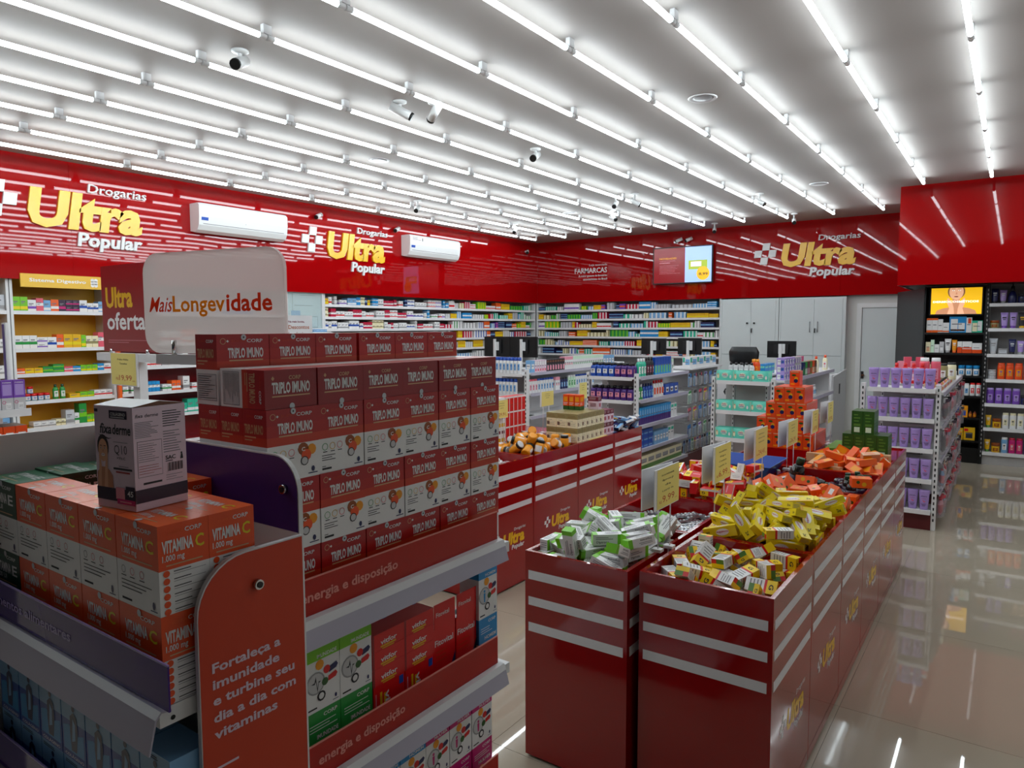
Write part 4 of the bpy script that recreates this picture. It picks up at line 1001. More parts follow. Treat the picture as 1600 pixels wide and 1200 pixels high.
    'U3': '-55,-119,11,930,0,0,-367 79,-75,11,957,0,0,291 -95,87,11,682,0,0,-731 25,183,11,439,0,0,898 -40,-135,33,411,0,0,912 102,-134,27,985,125,67,96 -89,109,33,117,0,0,993 59,60,11,634,0,0,774 7,20,28,985,16,-149,91 38,-57,34,49,-88,991,-89 -202,28,62,76,-871,-142,464 -26,199,33,735,0,0,678 -169,143,68,972,-6,103,212 177,-21,24,86,702,-704,65 -157,-205,41,518,779,295,196 -51,-219,43,32,193,159,-968 160,-215,11,0,0,1000,0 -103,-2,26,545,54,-97,831 31,192,49,928,70,154,333 -167,-142,46,257,361,-890,-104 31,149,72,985,19,170,12 -70,153,66,802,-121,87,-579 -156,109,94,261,-944,-85,185 87,-244,60,838,-490,-122,-209 -192,195,86,172,918,346,-85 158,219,11,0,8,-1000,0 -187,-44,57,190,681,-190,681 121,-181,53,37,-65,-131,989 33,258,78,372,9,24,928 -74,-163,84,26,-51,-878,475 -7,-14,75,28,173,721,-670 214,20,76,238,-586,752,-186 173,-99,52,676,94,-82,727 -83,-55,85,281,-573,760,124 64,-93,65,984,-92,-44,144 -93,257,83,316,29,88,944 -154,-42,70,32,540,-427,-724 28,-81,82,55,52,-88,-993 -144,61,89,588,-13,319,-743 -1,57,52,243,779,576,38 -181,-153,81,814,147,235,510 114,19,44,633,-27,128,763 -89,62,90,280,270,-170,906 130,145,33,652,165,-14,740 114,-172,77,114,-973,-180,-92 44,59,96,56,535,-843,-13 202,202,62,620,341,-341,-620 -79,-81,97,934,234,-198,182 118,23,88,113,527,-840,65 97,141,72,167,-238,-957,15 66,-147,118,91,-983,-99,-128 152,-205,98,228,-48,-139,963 -75,-115,104,948,280,-125,-86 196,100,84,312,176,916,-180 6,-204,92,208,-734,-366,533 196,159,104,967,-11,-252,41 114,40,61,38,-193,-972,125 71,-162,139,977,120,-102,-141 -191,-169,113,950,41,274,141 144,20,108,515,-113,-67,-847',
}
HT = dict(L0=.83, R0=.79, R1=.855, R2=.80, L1=.79, L2=.865, L3=.79, R4=.83, R3=.80, U0=.80, U1=.85, U3=.87)
CEN = dict(L0=(-1.3775, 2.6775), R0=(-.87, 2.695), R1=(-.8675, 3.29), R2=(-.865, 3.895), L1=(-1.3775, 3.29), L2=(-1.3775, 3.895), L3=(-1.3775, 4.5), R4=(-.865, 5.13), R3=(-.865, 4.5), U0=(-3.0025, 3.88), U1=(-3.0025, 4.5), U3=(-3.0025, 5.71))


def heap(key, mk, desc, cat, where, group):
    cx, cy = CEN[key]
    items = []
    for s in HEAP[key].split():
        a = [int(v) for v in s.split(',')]
        items.append((a[0] / 1000, a[1] / 1000, a[2] / 1000, Quaternion([v / 1000 for v in a[3:]]).normalized()))
    items.sort(key=lambda q: q[1])
    cnt = {}
    for i, (x, y, z, q) in enumerate(items):
        third = 'left third' if x < -0.075 else 'middle third' if x < 0.075 else 'right third'
        lay = 'high in' if z > 0.04 else 'low in'
        cnt[third] = cnt.get(third, 0) + 1
        k = mk(i)
        put(k, '%s %s %s, %s, %s from front' % (desc(i), lay, where, third, nth(cnt[third])), cat, (cx + x, cy + y, HT[key] + z + 0.001), 0, group, q, (0.988, 0.988, 0.988))


def centred(key, w, d, h, base, deco):
    """A carton centred on its own middle, for heaps (w along x, d along y, h up)."""
    m = MB()
    m.box(-w / 2, w / 2, -d / 2, d / 2, -h / 2, h / 2, base)
    fs = dict(F=Fr((-w / 2, -d / 2, -h / 2), (w, 0, 0), (0, 0, h)), B=Fr((w / 2, d / 2, -h / 2), (-w, 0, 0), (0, 0, h)), R=Fr((w / 2, -d / 2, -h / 2), (0, d, 0), (0, 0, h)), L=Fr((-w / 2, d / 2, -h / 2), (0, -d, 0), (0, 0, h)),
              T=Fr((-w / 2, -d / 2, h / 2), (w, 0, 0), (0, d, 0)), D=Fr((-w / 2, d / 2, -h / 2), (w, 0, 0), (0, -d, 0)))
    deco(m, fs, random.Random(7))
    return m.mesh(key)


def dg(m, f, r):
    for k in 'FBTD':
        m.rect(f[k], 0.84, 0, 1, 1, 'lime').lines(f[k], 0.1, 0.7, 0.5, 0.8, 2, 'ink_grey', r, 0.4).text(f[k], 'Dipirona', 0.12, 0.55, 0.2, 0.22, 'ink', 0.01)
    m.rect(f['R'], 0, 0, 1, 1, 'lime').lines(f['L'], 0.1, 0.9, 0.2, 0.8, 3, 'ink_grey', r, 0.3)


kg = kit('medicine_carton', centred('dipirona', .122, .036, .046, 'paper', dg))
heap('L0', lambda i: kg, lambda i: 'white and green carton', 'carton', 'nearest inner bin', 'white and green cartons in the nearest inner bin')


def dgen(m, f, r):
    for k in 'FB':
        m.rect(f[k], 0, 0.68, 1, 1, 'gen_yellow').text(f[k], 'G', 0.3, 0.7, 0.76, 0.14, 'ink', 0.03).rect(f[k], 0, 0.6, 1, 0.68, 'red').lines(f[k], 0.1, 0.9, 0.1, 0.55, 4, 'ink_grey', r, 0.3)
    for k in 'LR':
        m.rect(f[k], 0, 0.68, 1, 1, 'gen_yellow').rect(f[k], 0, 0.6, 1, 0.68, 'red').lines(f[k], 0.1, 0.9, 0.1, 0.5, 4, 'ink_grey', r, 0.3)
    m.rect(f['T'], 0, 0, 1, 0.5, 'gen_yellow').rect(f['T'], 0.0, 0.5, 0.4, 1, 'red').rect(f['T'], 0.4, 0.5, 1, 1, 'leaf').text(f['T'], 'G', 0.35, 0.65, 0.12, 0.25, 'ink', 0.03)
    m.rect(f['D'], 0, 0, 1, 0.5, 'gen_yellow').rect(f['D'], 0.0, 0.5, 0.4, 1, 'red').rect(f['D'], 0.4, 0.5, 1, 1, 'leaf')


kn = kit('medicine_carton', centred('generic', .052, .036, .112, 'paper', dgen))
heap('R0', lambda i: kn, lambda i: 'small yellow, red and white carton', 'carton', 'nearest aisle bin', 'yellow and red cartons in the nearest aisle bin')


def dneo(m, f, r):
    for k in 'FBTD':
        hh = f[k].lv
        m.disc(f[k], 0.42, 0.5, 0.03, 'paper', 0.0004, 14, hh * 0.32).text(f[k], 'neosaldina', 0.24, 0.6, 0.4, 0.2, 'crimson', 0.02, 0, 0, 0.0008, 1).text(f[k], '2x', 0.8, 0.93, 0.35, 0.3, 'ink', 0.02, 0, 0, 0.0005, 1)
    m.rect(f['D'], 0, 0, 1, 0.25, 'gold')
    m.lines(f['R'], 0.1, 0.9, 0.2, 0.8, 3, 'ink_grey', r, 0.3)


ky = kit('medicine_carton', centred('neo', .152, .048, .03, 'yellow', dneo))
heap('R1', lambda i: ky, lambda i: 'bright yellow painkiller carton', 'carton', 'second aisle bin', 'yellow cartons in the second aisle bin')


def dora(m, f, r):
    for k in 'FBTD':
        m.disc(f[k], 0.3, 0.62, 0.009, 'dgreen', 0.0004, 10).disc(f[k], 0.6, 0.4, 0.012, 'gold', 0.0004, 10)
    m.rect(f['R'], 0.3, 0.3, 0.7, 0.7, 'paper').lines(f['L'], 0.1, 0.9, 0.2, 0.8, 4, 'dorange', r, 0.5)
    m.rect(f['B'], 0.1, 0.2, 0.4, 0.8, 'paper')


ko = kit('supplement_carton', centred('orangec', .1, .08, .05, 'orange', dora))
heap('R2', lambda i: ko, lambda i: 'bright orange carton', 'carton', 'third aisle bin', 'orange cartons in the third aisle bin')


def dredg(m, f, r):
    for k in 'FB':
        m.rect(f[k], 0.0, 0.0, 1, 0.3, 'paper').rect(f[k], 0.55, 0.3, 1, 1, 'gen_yellow').text(f[k], 'G', 0.72, 0.9, 0.45, 0.35, 'ink', 0.03)
    for k in 'TD':
        m.rect(f[k], 0.6, 0.0, 0.95, 1, 'gen_yellow').text(f[k], 'G', 0.68, 0.88, 0.35, 0.3, 'ink', 0.03).rect(f[k], 0.1, 0.4, 0.5, 0.5, 'pink')
    m.rect(f['R'], 0, 0, 1, 1, 'paper').lines(f['R'], 0.1, 0.9, 0.2, 0.8, 3, 'ink_grey', r, 0.3)


kr = kit('medicine_carton', centred('redgen', .1, .06, .038, 'red', dredg))
heap('L2', lambda i: kr, lambda i: 'red, yellow and white carton', 'carton', 'third inner bin', 'red cartons in the third inner bin')


def dsil(m, f, r):
    for j in range(5):
        for k in range(2):
            x, y = -0.04 + j * 0.02, -0.018 + k * 0.036
            m.lathe([(0.008, 0.0045), (0.0065, 0.0085), (0.002, 0.0098)], 'foil' if (j + k) % 2 else 'paper', 8, (x, y, 0))
    m.rect(f['D'], 0.1, 0.2, 0.9, 0.8, 'lgrey')


ks = kit('blister_strip', centred('blister', .11, .075, .009, 'foil', dsil))
heap('L1', lambda i: ks, lambda i: 'silver blister strip of pills', 'blister strip', 'second inner bin', 'blister strips in the second inner bin')


def dleaf(m, f, r):
    m.rect(f['T'], 0.0, 0.55, 1, 1, 'leaf').rect(f['T'], 0.1, 0.1, 0.5, 0.45, 'rose').lines(f['T'], 0.55, 0.95, 0.1, 0.5, 3, 'dgreen', r, 0.3)
    m.rect(f['F'], 0, 0, 0.5, 1, 'pink')


kl = kit('sachet_carton', centred('leafc', .1, .05, .02, 'mint', dleaf))
heap('L3', lambda i: kl, lambda i: 'flat pink and pale green carton', 'carton', 'blue basket bin', 'flat cartons under the blue basket')


def dpo(m, f, r):
    m.rect(f['T'], 0.05, 0.15, 0.6, 0.85, 'amber').rect(f['R'], 0.2, 0.2, 0.8, 0.8, 'cream').lines(f['F'], 0.1, 0.8, 0.2, 0.8, 2, 'dorange', r, 0.4).rect(f['D'], 0.05, 0.15, 0.5, 0.85, 'amber')


kp = kit('medicine_carton', centred('paleor', .11, .056, .04, 'tan', dpo))
kp2 = kit('medicine_carton', centred('paleor2', .11, .056, .04, 'c_orange2', dpo))
heap('R4', lambda i: kp2 if i % 3 else kp, lambda i: 'pale orange carton' if i % 3 else 'tan and amber carton', 'carton', 'fifth aisle bin', 'pale orange cartons in the fifth aisle bin')
_bt = MB().lathe([(0.024, -0.065), (0.028, -0.062), (0.028, 0.015), (0.022, 0.035), (0.012, 0.043)], 'dark_bottle', 12).mesh('syrup_bottle')
_bc = MB().lathe([(0.014, 0.043), (0.0155, 0.044), (0.0155, 0.064), (0.0145, 0.065)], 'e_green', 12).mesh('cap')
_bl = MB().lathe([(0.0283, -0.045), (0.0285, -0.045), (0.0285, 0.005), (0.0283, 0.005)], 'plumdark', 12, cap=False).mesh('label')
kb = kit('syrup_bottle', _bt, ('cap', _bc), ('label', _bl))
heap('R3', lambda i: kb, lambda i: 'dark syrup bottle lying down', 'bottle', 'fourth aisle bin', 'dark bottles in the fourth aisle bin')
for i, (x, y, c) in enumerate(((-0.72, 4.36, 0), (-0.685, 4.44, 0), (-0.755, 4.46, 0), (-0.70, 4.53, 0), (-0.77, 4.55, 0), (-0.73, 4.62, 0))):
    put(kb, 'dark syrup bottle with green cap standing near the aisle rim, %s from the front' % nth(i + 1), 'bottle', (x, y, 0.80 + 0.0655), 0.3 * i, 'standing dark bottles in the fourth aisle bin')
put(kb, 'dark bottle with a green cap leaning upright at the far corner of the orange heap', 'bottle', (-1.005, 4.30, 0.80 + 0.13), 0, None, Quaternion((0, 1, 0), 0.25), (1.5, 1.5, 1.7))


def dw(m, f, r):
    for k in 'FBTD':
        m.rect(f[k], 0.08, 0.2, 0.35, 0.75, 'wine').lines(f[k], 0.45, 0.9, 0.2, 0.8, 3, 'ink_grey', r, 0.3)
    m.rect(f['R'], 0, 0, 1, 0.4, 'gold')


kw = kit('medicine_carton', centred('whitec', .085, .05, .03, 'paper', dw))
heap('U0', lambda i: kw, lambda i: 'small white wine-marked carton', 'carton', 'bin by vitamin stack', 'white cartons in the first bin behind the gondola')
_j = MB().lathe([(0.028, -0.057), (0.034, -0.05), (0.034, 0.024), (0.028, 0.034)], ['amber', 'amber', 'amber'], 14).mesh('supplement_jar')
_jl = MB().lathe([(0.031, 0.034), (0.031, 0.056)], 'black', 14).mesh('lid')
_jd = MB().lathe([(0.0308, 0.0562), (0.022, 0.0575)], 'lgrey', 14).mesh('lid_disc')
_jb = MB()
for j in range(5):
    t0, t1 = -0.9 + j * 0.36 - 1.57, -0.9 + (j + 1) * 0.36 - 1.57
    _jb.poly([(0.0346 * math.cos(t0), 0.0346 * math.sin(t0), -0.035), (0.0346 * math.cos(t1), 0.0346 * math.sin(t1), -0.035), (0.0346 * math.cos(t1), 0.0346 * math.sin(t1), 0.012), (0.0346 * math.cos(t0), 0.0346 * math.sin(t0), 0.012)], 'paper')
kj = kit('supplement_jar', _j, ('lid', _jl), ('lid_disc', _jd), ('label', _jb.mesh('label')))
heap('U1', lambda i: kj, lambda i: 'orange black-lidded jar', 'jar', 'bin behind gondola', 'orange jars behind the gondola')


def dpouch(m, f, r):
    m.rect(f['T'], 0.0, 0.0, 1, 0.35, 'lblue').rect(f['T'], 0.15, 0.5, 0.5, 0.85, 'paper').rect(f['D'], 0.0, 0.3, 0.6, 1.0, 'lblue')
    m.rect(f['F'], 0, 0, 1, 1, 'silver')


kpo = kit('sachet', centred('pouch', .115, .08, .022, 'navy', dpouch))
kpo2 = kit('sachet', centred('pouch2', .115, .08, .022, 'lblue', dw))
kpo3 = kit('sachet', centred('pouch3', .115, .08, .022, 'paper', dpouch))
heap('U3', lambda i: (kpo, kpo2, kpo, kpo3)[i % 4], lambda i: ('dark blue sachet', 'pale blue sachet', 'dark blue sachet', 'white and blue sachet')[i % 4], 'sachet', 'last bin behind gondola', 'sachets behind the gondola')

# stacked cartons on the bins behind the gondola
def dkh(m, f, r):
    for k in 'FRLB':
        m.rect(f[k], 0.0, 0.0, 1, 0.62, 'cream').lines(f[k], 0.15, 0.9, 0.1, 0.55, 4, 'ink_grey', r, 0.25).rect(f[k], 0.06, 0.15, 0.3, 0.4, 'wine').lines(f[k], 0.1, 0.9, 0.7, 0.9, 2, 'brown', r, 0.2)


KH = kit('supplement_carton', carton('khaki', 0.072, 0.095, 0.113, [(1.0, 'khaki')], dkh))
for r in range(2):
    for k in range(6):
        for c in range(3):
            put(KH, 'khaki and cream carton, %s layer, %s from jars, %s' % (('lower', 'upper')[r], nth(k + 1), ('aisle column', 'middle column', 'far column')[c]), 'carton', (-2.83 - c * 0.097, 4.87 + k * 0.075, BZ + 0.001 + r * 0.114) if True else 0, 0, 'khaki carton stack', q_up)
WN = kit('supplement_carton', carton('winec', 0.06, 0.095, 0.105, [(1.0, 'wine')], lambda m, f, r: [m.rect(f[k], 0, 0, 1, 0.65, 'pearl_lilac').rect(f[k], 0.2, 0.2, 0.8, 0.5, 'rose').lines(f[k], 0.1, 0.9, 0.75, 0.95, 2, 'paper', r, 0.2) for k in 'FRLB']))
for r in range(2):
    for k in range(3):
        put(WN, 'wine and pink carton, %s layer, %s from the khaki stack' % (('lower', 'upper')[r], nth(k + 1)), 'carton', (-2.84, 5.30 + k * 0.063 + 0.02, BZ + 0.001 + r * 0.106), 0, 'wine carton stack', q_up)
# boards laid over the bins that carry the stacks
for (x0, x1, y0, y1, w) in ((-3.12, -2.775, 4.825, 5.48, 'khaki'),):
    pass
OG = kit('supplement_carton', carton('oggr', 0.075, 0.05, 0.125, [(0.25, 'dgreen'), (1.0, 'c_orange')], lambda m, f, r: [m.rect(f[k], 0.15, 0.55, 0.85, 0.85, 'amber').lines(f[k], 0.1, 0.9, 0.3, 0.5, 2, 'paper', r, 0.3) for k in 'FRLB']))
for k in range(3):
    put(OG, 'orange and green carton on top of the khaki stack, %s from the aisle end' % nth(k + 1), 'carton', (-2.93 - 0.055 * k, 5.12, BZ + 0.001 + 2 * 0.114), 0, 'cartons topping the khaki stack', q_up)
put(WN, 'pink and wine carton on top of the khaki stack beside the orange ones', 'carton', (-2.85, 5.24, BZ + 0.001 + 2 * 0.114), 0, None, q_up)
RW = kit('supplement_carton', carton('redw', 0.055, 0.09, 0.118, [(1.0, 'red')], lambda m, f, r: [m.rect(f[k], 0, 0.9, 1, 1, 'paper').rect(f[k], 0.0, 0, 0.12, 1, 'paper').rect(f[k], 0.3, 0.4, 0.8, 0.5, 't_red3') for k in 'FRLB']))
RW2 = kit('supplement_carton', carton('redw2', 0.055, 0.09, 0.118, [(1.0, 'paper')], lambda m, f, r: [m.rect(f[k], 0.15, 0.6, 0.85, 0.8, 'wine').rect(f[k], 0.1, 0.05, 0.9, 0.3, 'gold') for k in 'FRLB']))
for r in range(3):
    for k in range(10):
        red = k > 4
        put(RW if red else RW2, '%s carton, grid behind jars, %s layer, %s from near end' % ('red and white' if red else 'white, wine and gold', ('lower', 'middle', 'upper')[r], nth(k + 1)), 'carton', (-3.33, 4.30 + k * 0.057, BZ + 0.002 + r * 0.119), 0, 'red and white carton grid', q_up)

# pyramid of orange cartons, last inner bin
def dpy(m, f, r):
    F = f['F']
    m.disc(F, 0.42, 0.72, 0.016, 'dgreen', 0.0004, 10, 0.008).disc(F, 0.65, 0.5, 0.013, 'gold', 0.0004, 10).disc(F, 0.62, 0.36, 0.015, 'navy', 0.0005, 10).rect(F, 0.1, 0.9, 0.9, 0.96, 'tan').rect(F, 0.1, 0.1, 0.5, 0.2, 'amber')
    for k in 'LR':
        m.lines(f[k], 0.2, 0.9, 0.15, 0.9, 6, 'c_orange2', r, 0.25).rect(f[k], 0.3, 0.9, 0.9, 0.96, 'tan')


PY = kit('vitamin_carton', carton('pyr', 0.0705, 0.044, 0.1145, [(1.0, 'dorange')], dpy))
PX = [(-1.315, 1, 2), (-1.330, 3, 6), (-1.348, 4, 8), (-1.37, 5, 9), (-1.345, 6, 10)]
for r, (cx, nx, ny) in enumerate(PX):
    lv = 4 - r
    y0 = 5.415 if r else 5.50
    cx = -1.151 - 6 * 0.072 / 2 + 0.0 + (r - 4) * -0.0 - 0.0
    rx = [-1.279, -1.222, -1.207, -1.20, -1.155][r]
    for k in range(nx):
        for d in range(ny):
            if 1 <= k < nx - 1 and d > 0 and r > 0:
                if r == 0:
                    continue
            put(PY, 'orange pyramid carton, %s tier down, %s from aisle, %s from front' % (nth(r + 1), nth(nx - k), nth(d + 1)), 'carton', (rx - 0.036 - (nx - 1 - k) * 0.072, y0 + 0.022 + d * 0.0447, BZ + 0.012 + lv * 0.1148), 0, 'orange carton pyramid')
MB().box(-1.59, -1.15, 5.412, 5.985, BZ, BZ + 0.011, 'red_panel').build('shelf_board', None, label='red board laid over the last inner bin under the orange pyramid', category='board')

# green cartons, last aisle bin
def dgr(m, f, r):
    for k in 'FB':
        m.lines(f[k], 0.2, 0.8, 0.5, 0.9, 3, 'leaf', r, 0.4).rect(f[k], 0.25, 0.08, 0.75, 0.3, 'mint').rect(f[k], 0.2, 0.35, 0.8, 0.45, 'leaf')
    for k in 'LR':
        m.lines(f[k], 0.1, 0.9, 0.2, 0.9, 5, 'green', r, 0.3)


GRK = kit('tea_carton', carton('greenc', 0.072, 0.062, 0.163, [(1.0, 'dgreen')], dgr))
MB().box(-1.09, -0.64, 5.45, 5.975, BZ - 0.022, BZ - 0.01, 'red_panel').build('shelf_board', None, label='red board set in the last aisle bin under the green cartons', category='board')
for k in range(4):
    for d in range(3):
        put(GRK, 'dark green carton of the lower stack, %s from the aisle, %s from the front' % (nth(4 - k), nth(d + 1)), 'carton', (-0.935 + 0.0735 * k, 5.50 + d * 0.064, BZ - 0.009), 0, 'dark green carton stack')
for k in range(2):
    for d in range(3):
        put(GRK, 'dark green carton of the upper stack, %s from the aisle, %s from the front' % (nth(2 - k), nth(d + 1)), 'carton', (-0.88 + 0.0735 * k, 5.51 + d * 0.064, BZ + 0.1545), 0, 'dark green carton stack')
GF = kit('tea_carton', carton('greenflat', 0.11, 0.03, 0.05, [(1.0, 'leaf')], lambda m, f, r: [m.rect(f['T'], 0, 0, 1, 0.5, 'lime'), m.lines(f['F'], 0.1, 0.9, 0.2, 0.8, 3, 'dgreen', r, 0.4)]))
for k in range(12):
    put(GF, 'light green carton on edge left of the green stack, %s from the front' % nth(k + 1), 'carton', (-1.03, 5.478 + k * 0.034, BZ - 0.009), 0.0, 'light green cartons on edge')

# blue plastic basket on the fourth inner bin
t = thing('plastic_basket', 'bright blue plastic basket resting on the flat cartons behind the price signs', 'basket', (-1.37, 4.55, TRAY + 0.05))
m = MB()
z0, z1 = TRAY + 0.05, TRAY + 0.16
a0 = [(-1.50, 4.40), (-1.24, 4.40), (-1.24, 4.70), (-1.50, 4.70)]; a1 = [(-1.58, 4.34), (-1.165, 4.34), (-1.165, 4.76), (-1.58, 4.76)]
for j in range(4):
    k = (j + 1) % 4
    m.poly([(*a0[j], z0), (*a0[k], z0), (*a1[k], z1), (*a1[j], z1)], 'blue')
    n0 = [(x * 0.985 + -1.37 * 0.015, y * 0.985 + 4.55 * 0.015) for x, y in a1]
    m.poly([(*n0[k], z1), (*n0[j], z1), (*a0[j], z0 + 0.006), (*a0[k], z0 + 0.006)], 'blue').poly([(*a1[j], z1), (*a1[k], z1), (*n0[k], z1), (*n0[j], z1)], 'sky')
m.poly([(*p, z0) for p in a0][::-1], 'blue').poly([(*p, z0 + 0.006) for p in a0], 'blue')
m.build('tub', t)
MB().box(-1.30, -1.24, 4.333, 4.3395, z1 - 0.05, z1 - 0.03, 'crimson').build('badge', t)

# ------------------------------------------------------------------ price signs on rods
def price(label, y0, y1, z0, z1, x, price_t, txt, base=BZ, back=True):
    t = thing('price_sign', label, 'price sign', (x, (y0 + y1) / 2, base))
    fr = Fr((x, y0, z0), (0, y1 - y0, 0), (0, 0, z1 - z0))
    MB().box(x - 0.004, x, y0, y1, z0, z1, 'white').build('holder', t)
    m = MB().rect(fr, 0.09, 0.02, 1.0, 0.985, 'tag_yellow', 0.0008)
    for k, s in enumerate(txt):
        w = 0.2 + 0.011 * len(s) * 2.2
        m.text(fr, s, 0.52 - w / 2, 0.52 + w / 2, 0.8 - 0.13 * k, 0.05, 'ink', 0.005, 0, 0, 0.0012, 1)
    if price_t:
        m.text(fr, price_t, 0.3, 0.8, 0.14, 0.17, 'tag_red', 0.0, 0, 0, 0.0012).text(fr, 'R$', 0.18, 0.27, 0.14, 0.07, 'tag_red', 0, 0, 0, 0.0012, 1).text(fr, 'cada', 0.81, 0.92, 0.12, 0.04, 'tag_red', 0, 0, 0, 0.0012, 1)
    m.build('price_card', t)
    if back:
        c, s = math.cos(0.12), math.sin(0.12)
        q = [(x - 0.05, y0 - 0.01), (x - 0.02, y1 - 0.02)]
        m = MB()
        d = Vector((q[1][0] - q[0][0], q[1][1] - q[0][1], 0)); n = Vector((d.y, -d.x, 0)).normalized() * 0.004
        b = [Vector((*q[0], z0)), Vector((*q[1], z0)), Vector((*q[1], z0)) - n, Vector((*q[0], z0)) - n]
        u = [p + Vector((0, 0, z1 - z0)) for p in b]
        m.poly(b[::-1], 'white').poly(u, 'white')
        for j in range(4):
            m.poly([b[j], b[(j + 1) % 4], u[(j + 1) % 4], u[j]], 'white')
        m.build('back_plate', t)
    for j, f in enumerate((0.36, 0.66)):
        yy = y0 + (y1 - y0) * f
        MB().tube((x - 0.002 - 0.02 * (1 - j), yy, base + 0.012), (x - 0.002 - 0.02 * (1 - j), yy, z0 + 0.03), 0.0028, 'white', 6).build('rod', t)
        MB().box(x - 0.024 - 0.02 * (1 - j), x + 0.016 - 0.02 * (1 - j), yy - 0.017, yy + 0.017, base, base + 0.012, 'white').box(x - 0.006 - 0.02 * (1 - j), x + 0.002 - 0.02 * (1 - j), yy - 0.012, yy + 0.012, base - 0.02, base, 'white').build('clamp', t)


NOM = ['monohidratada', 'dipirona gt', 'da', 'a partir de']
price('yellow price sign reading nine ninety-nine, nearest of the row on thin rods', 2.57, 2.815, 1.07, 1.235, -1.128, '9,99', NOM)
price('yellow price sign reading six ninety-nine, second of the row on thin rods', 3.24, 3.485, 1.055, 1.232, -1.128, '6,99', ['neosaldina', 'drágea', 'c/ unidade', 'a partir de'])
price('yellow price sign in front of the blue basket, third of the row', 3.885, 4.13, 1.065, 1.236, -1.128, '24,41', ['vitamina c', 'efervescente', 'suplemento'])
price('yellow price sign over the dark bottles, fourth of the row on thin rods', 4.575, 4.835, 1.045, 1.203, -1.128, '26,91', ['xarope', 'mel', 'un'])
price('yellow price sign before the orange pyramid, fifth of the row on thin rods', 5.235, 5.43, 1.045, 1.208, -1.128, '18,90', ['vitamina', 'c', '1 g'])
price('yellow price sign at the far end of the row, beside the grey counter', 5.745, 5.945, 1.06, 1.223, -1.128, '9,90', ['chá', 'verde', 'un'])
price('yellow price sign standing among the white cartons behind the vitamin stack', 4.36, 4.53, 1.09, 1.235, -3.24, '29,91', ['vitamina', 'suplemento', 'un'], BZ, False)
price('yellow price sign behind the khaki stack, facing the aisle', 5.05, 5.26, 1.12, 1.25, -3.27, None, ['colágeno', 'vitamina', 'un'], BZ, False)
price('yellow price sign just before the purple mouthwash bottles', 5.65, 5.80, 1.135, 1.29, -3.24, None, ['fralda', 'un', 'oferta'], BZ, False)
MB().box(-2.9, -2.775, 5.02, 5.33, BZ + 0.0005, BZ + 0.003, 'tag_yellow').build('price_card', None, label='loose yellow price card lying on the rim below the khaki stack', category='price card')
MB().box(-3.17, -2.95, 3.62, 3.9, TRAY + 0.085, TRAY + 0.088, 'tag_yellow').build('price_card', None, label='loose yellow price card lying on small white cartons beside the jars', category='price card')
for (x0, x1, y0, y1, w) in ((-3.218, -2.783, 4.84, 5.41, 'khaki cartons'), (-3.712, -3.263, 4.20, 4.80, 'red and white carton grid'), (-3.712, -3.263, 4.84, 5.41, 'far end of the red carton grid')):
    MB().box(x0, x1, y0, y1, BZ - 0.013, BZ - 0.0005, 'red_panel').build('shelf_board', None, label='red board set in the bin top under the ' + w, category='board')

# ------------------------------------------------------------------ product kits
def lathe_kit(name, prof, mts, cap=None, capm='white', n=12, sx=1.0, sy=1.0, label=None, lw=0.5):
    b = MB().lathe(prof, mts, n, (0, 0, 0), sx, sy).mesh(name)
    ps = []
    if cap:
        ps.append(('cap', MB().lathe(cap, capm, n, (0, 0, 0), sx, sy).mesh('cap')))
    if label:
        z0, z1, mt, ink = label
        r = max(q[0] for q in prof) * sy
        rx = max(q[0] for q in prof) * sx
        m = MB()
        hw = lw
        pts = [(rx * 1.02 * math.sin(t), -r * 1.02 * math.cos(t)) for t in [hw * (j / 3 - 1) for j in range(7)]]
        for j in range(6):
            m.poly([(*pts[j], z0), (*pts[j + 1], z0), (*pts[j + 1], z1), (*pts[j], z1)], mt)
        F = Fr((-rx * hw * 0.6, -r * 1.03, z0), (rx * hw * 1.2, 0, 0), (0, 0, z1 - z0))
        m.rect(F, 0.1, 0.6, 0.9, 0.78, ink).rect(F, 0.2, 0.42, 0.8, 0.5, ink).rect(F, 0.15, 0.15, 0.85, 0.22, ink)
        ps.append(('label', m.mesh('label')))
    return kit(name, b, *ps)


# purple conditioner bottle: wide shoulders, narrowing to its foot
def conditioner(body, lab):
    b = MB().lathe([(0.027, 0.0), (0.031, 0.004), (0.034, 0.05), (0.038, 0.11), (0.042, 0.16), (0.0425, 0.17)], body, 14, (0, 0, 0), 1.0, 0.62).mesh('conditioner_bottle')
    top = MB().lathe([(0.0425, 0.17), (0.043, 0.1735), (0.038, 0.176)], 'lilac', 14, (0, 0, 0), 1.0, 0.62).mesh('shoulder')
    m = MB()
    F = Fr((-0.03, -0.0278, 0.02), (0.06, 0, 0), (0, -0.001, 0.145))
    m.text(F, 'elseve', 0.1, 0.9, 0.68, 0.07, 'plumdark', 0.02, 0, 0, 0.0006, 1).text(F, 'hidra', 0.2, 0.8, 0.54, 0.05, 'crimson', 0.0, 0, 0, 0.0006, 1).shape(F, [(0.3, 0.5), (0.42, 0.38), (0.62, 0.34), (0.74, 0.42), (0.6, 0.4), (0.45, 0.44)], lab, 0.0006)
    m.text(F, 'hialurônico', 0.14, 0.86, 0.24, 0.045, 'plumdark', 0.02, 0, 0, 0.0006, 1).rect(F, 0.22, 0.17, 0.78, 0.2, 'plumdark').rect(F, 0.3, 0.1, 0.7, 0.125, 'plumdark')
    return kit('conditioner_bottle', b, ('shoulder', top), ('lettering', m.mesh('lettering')))


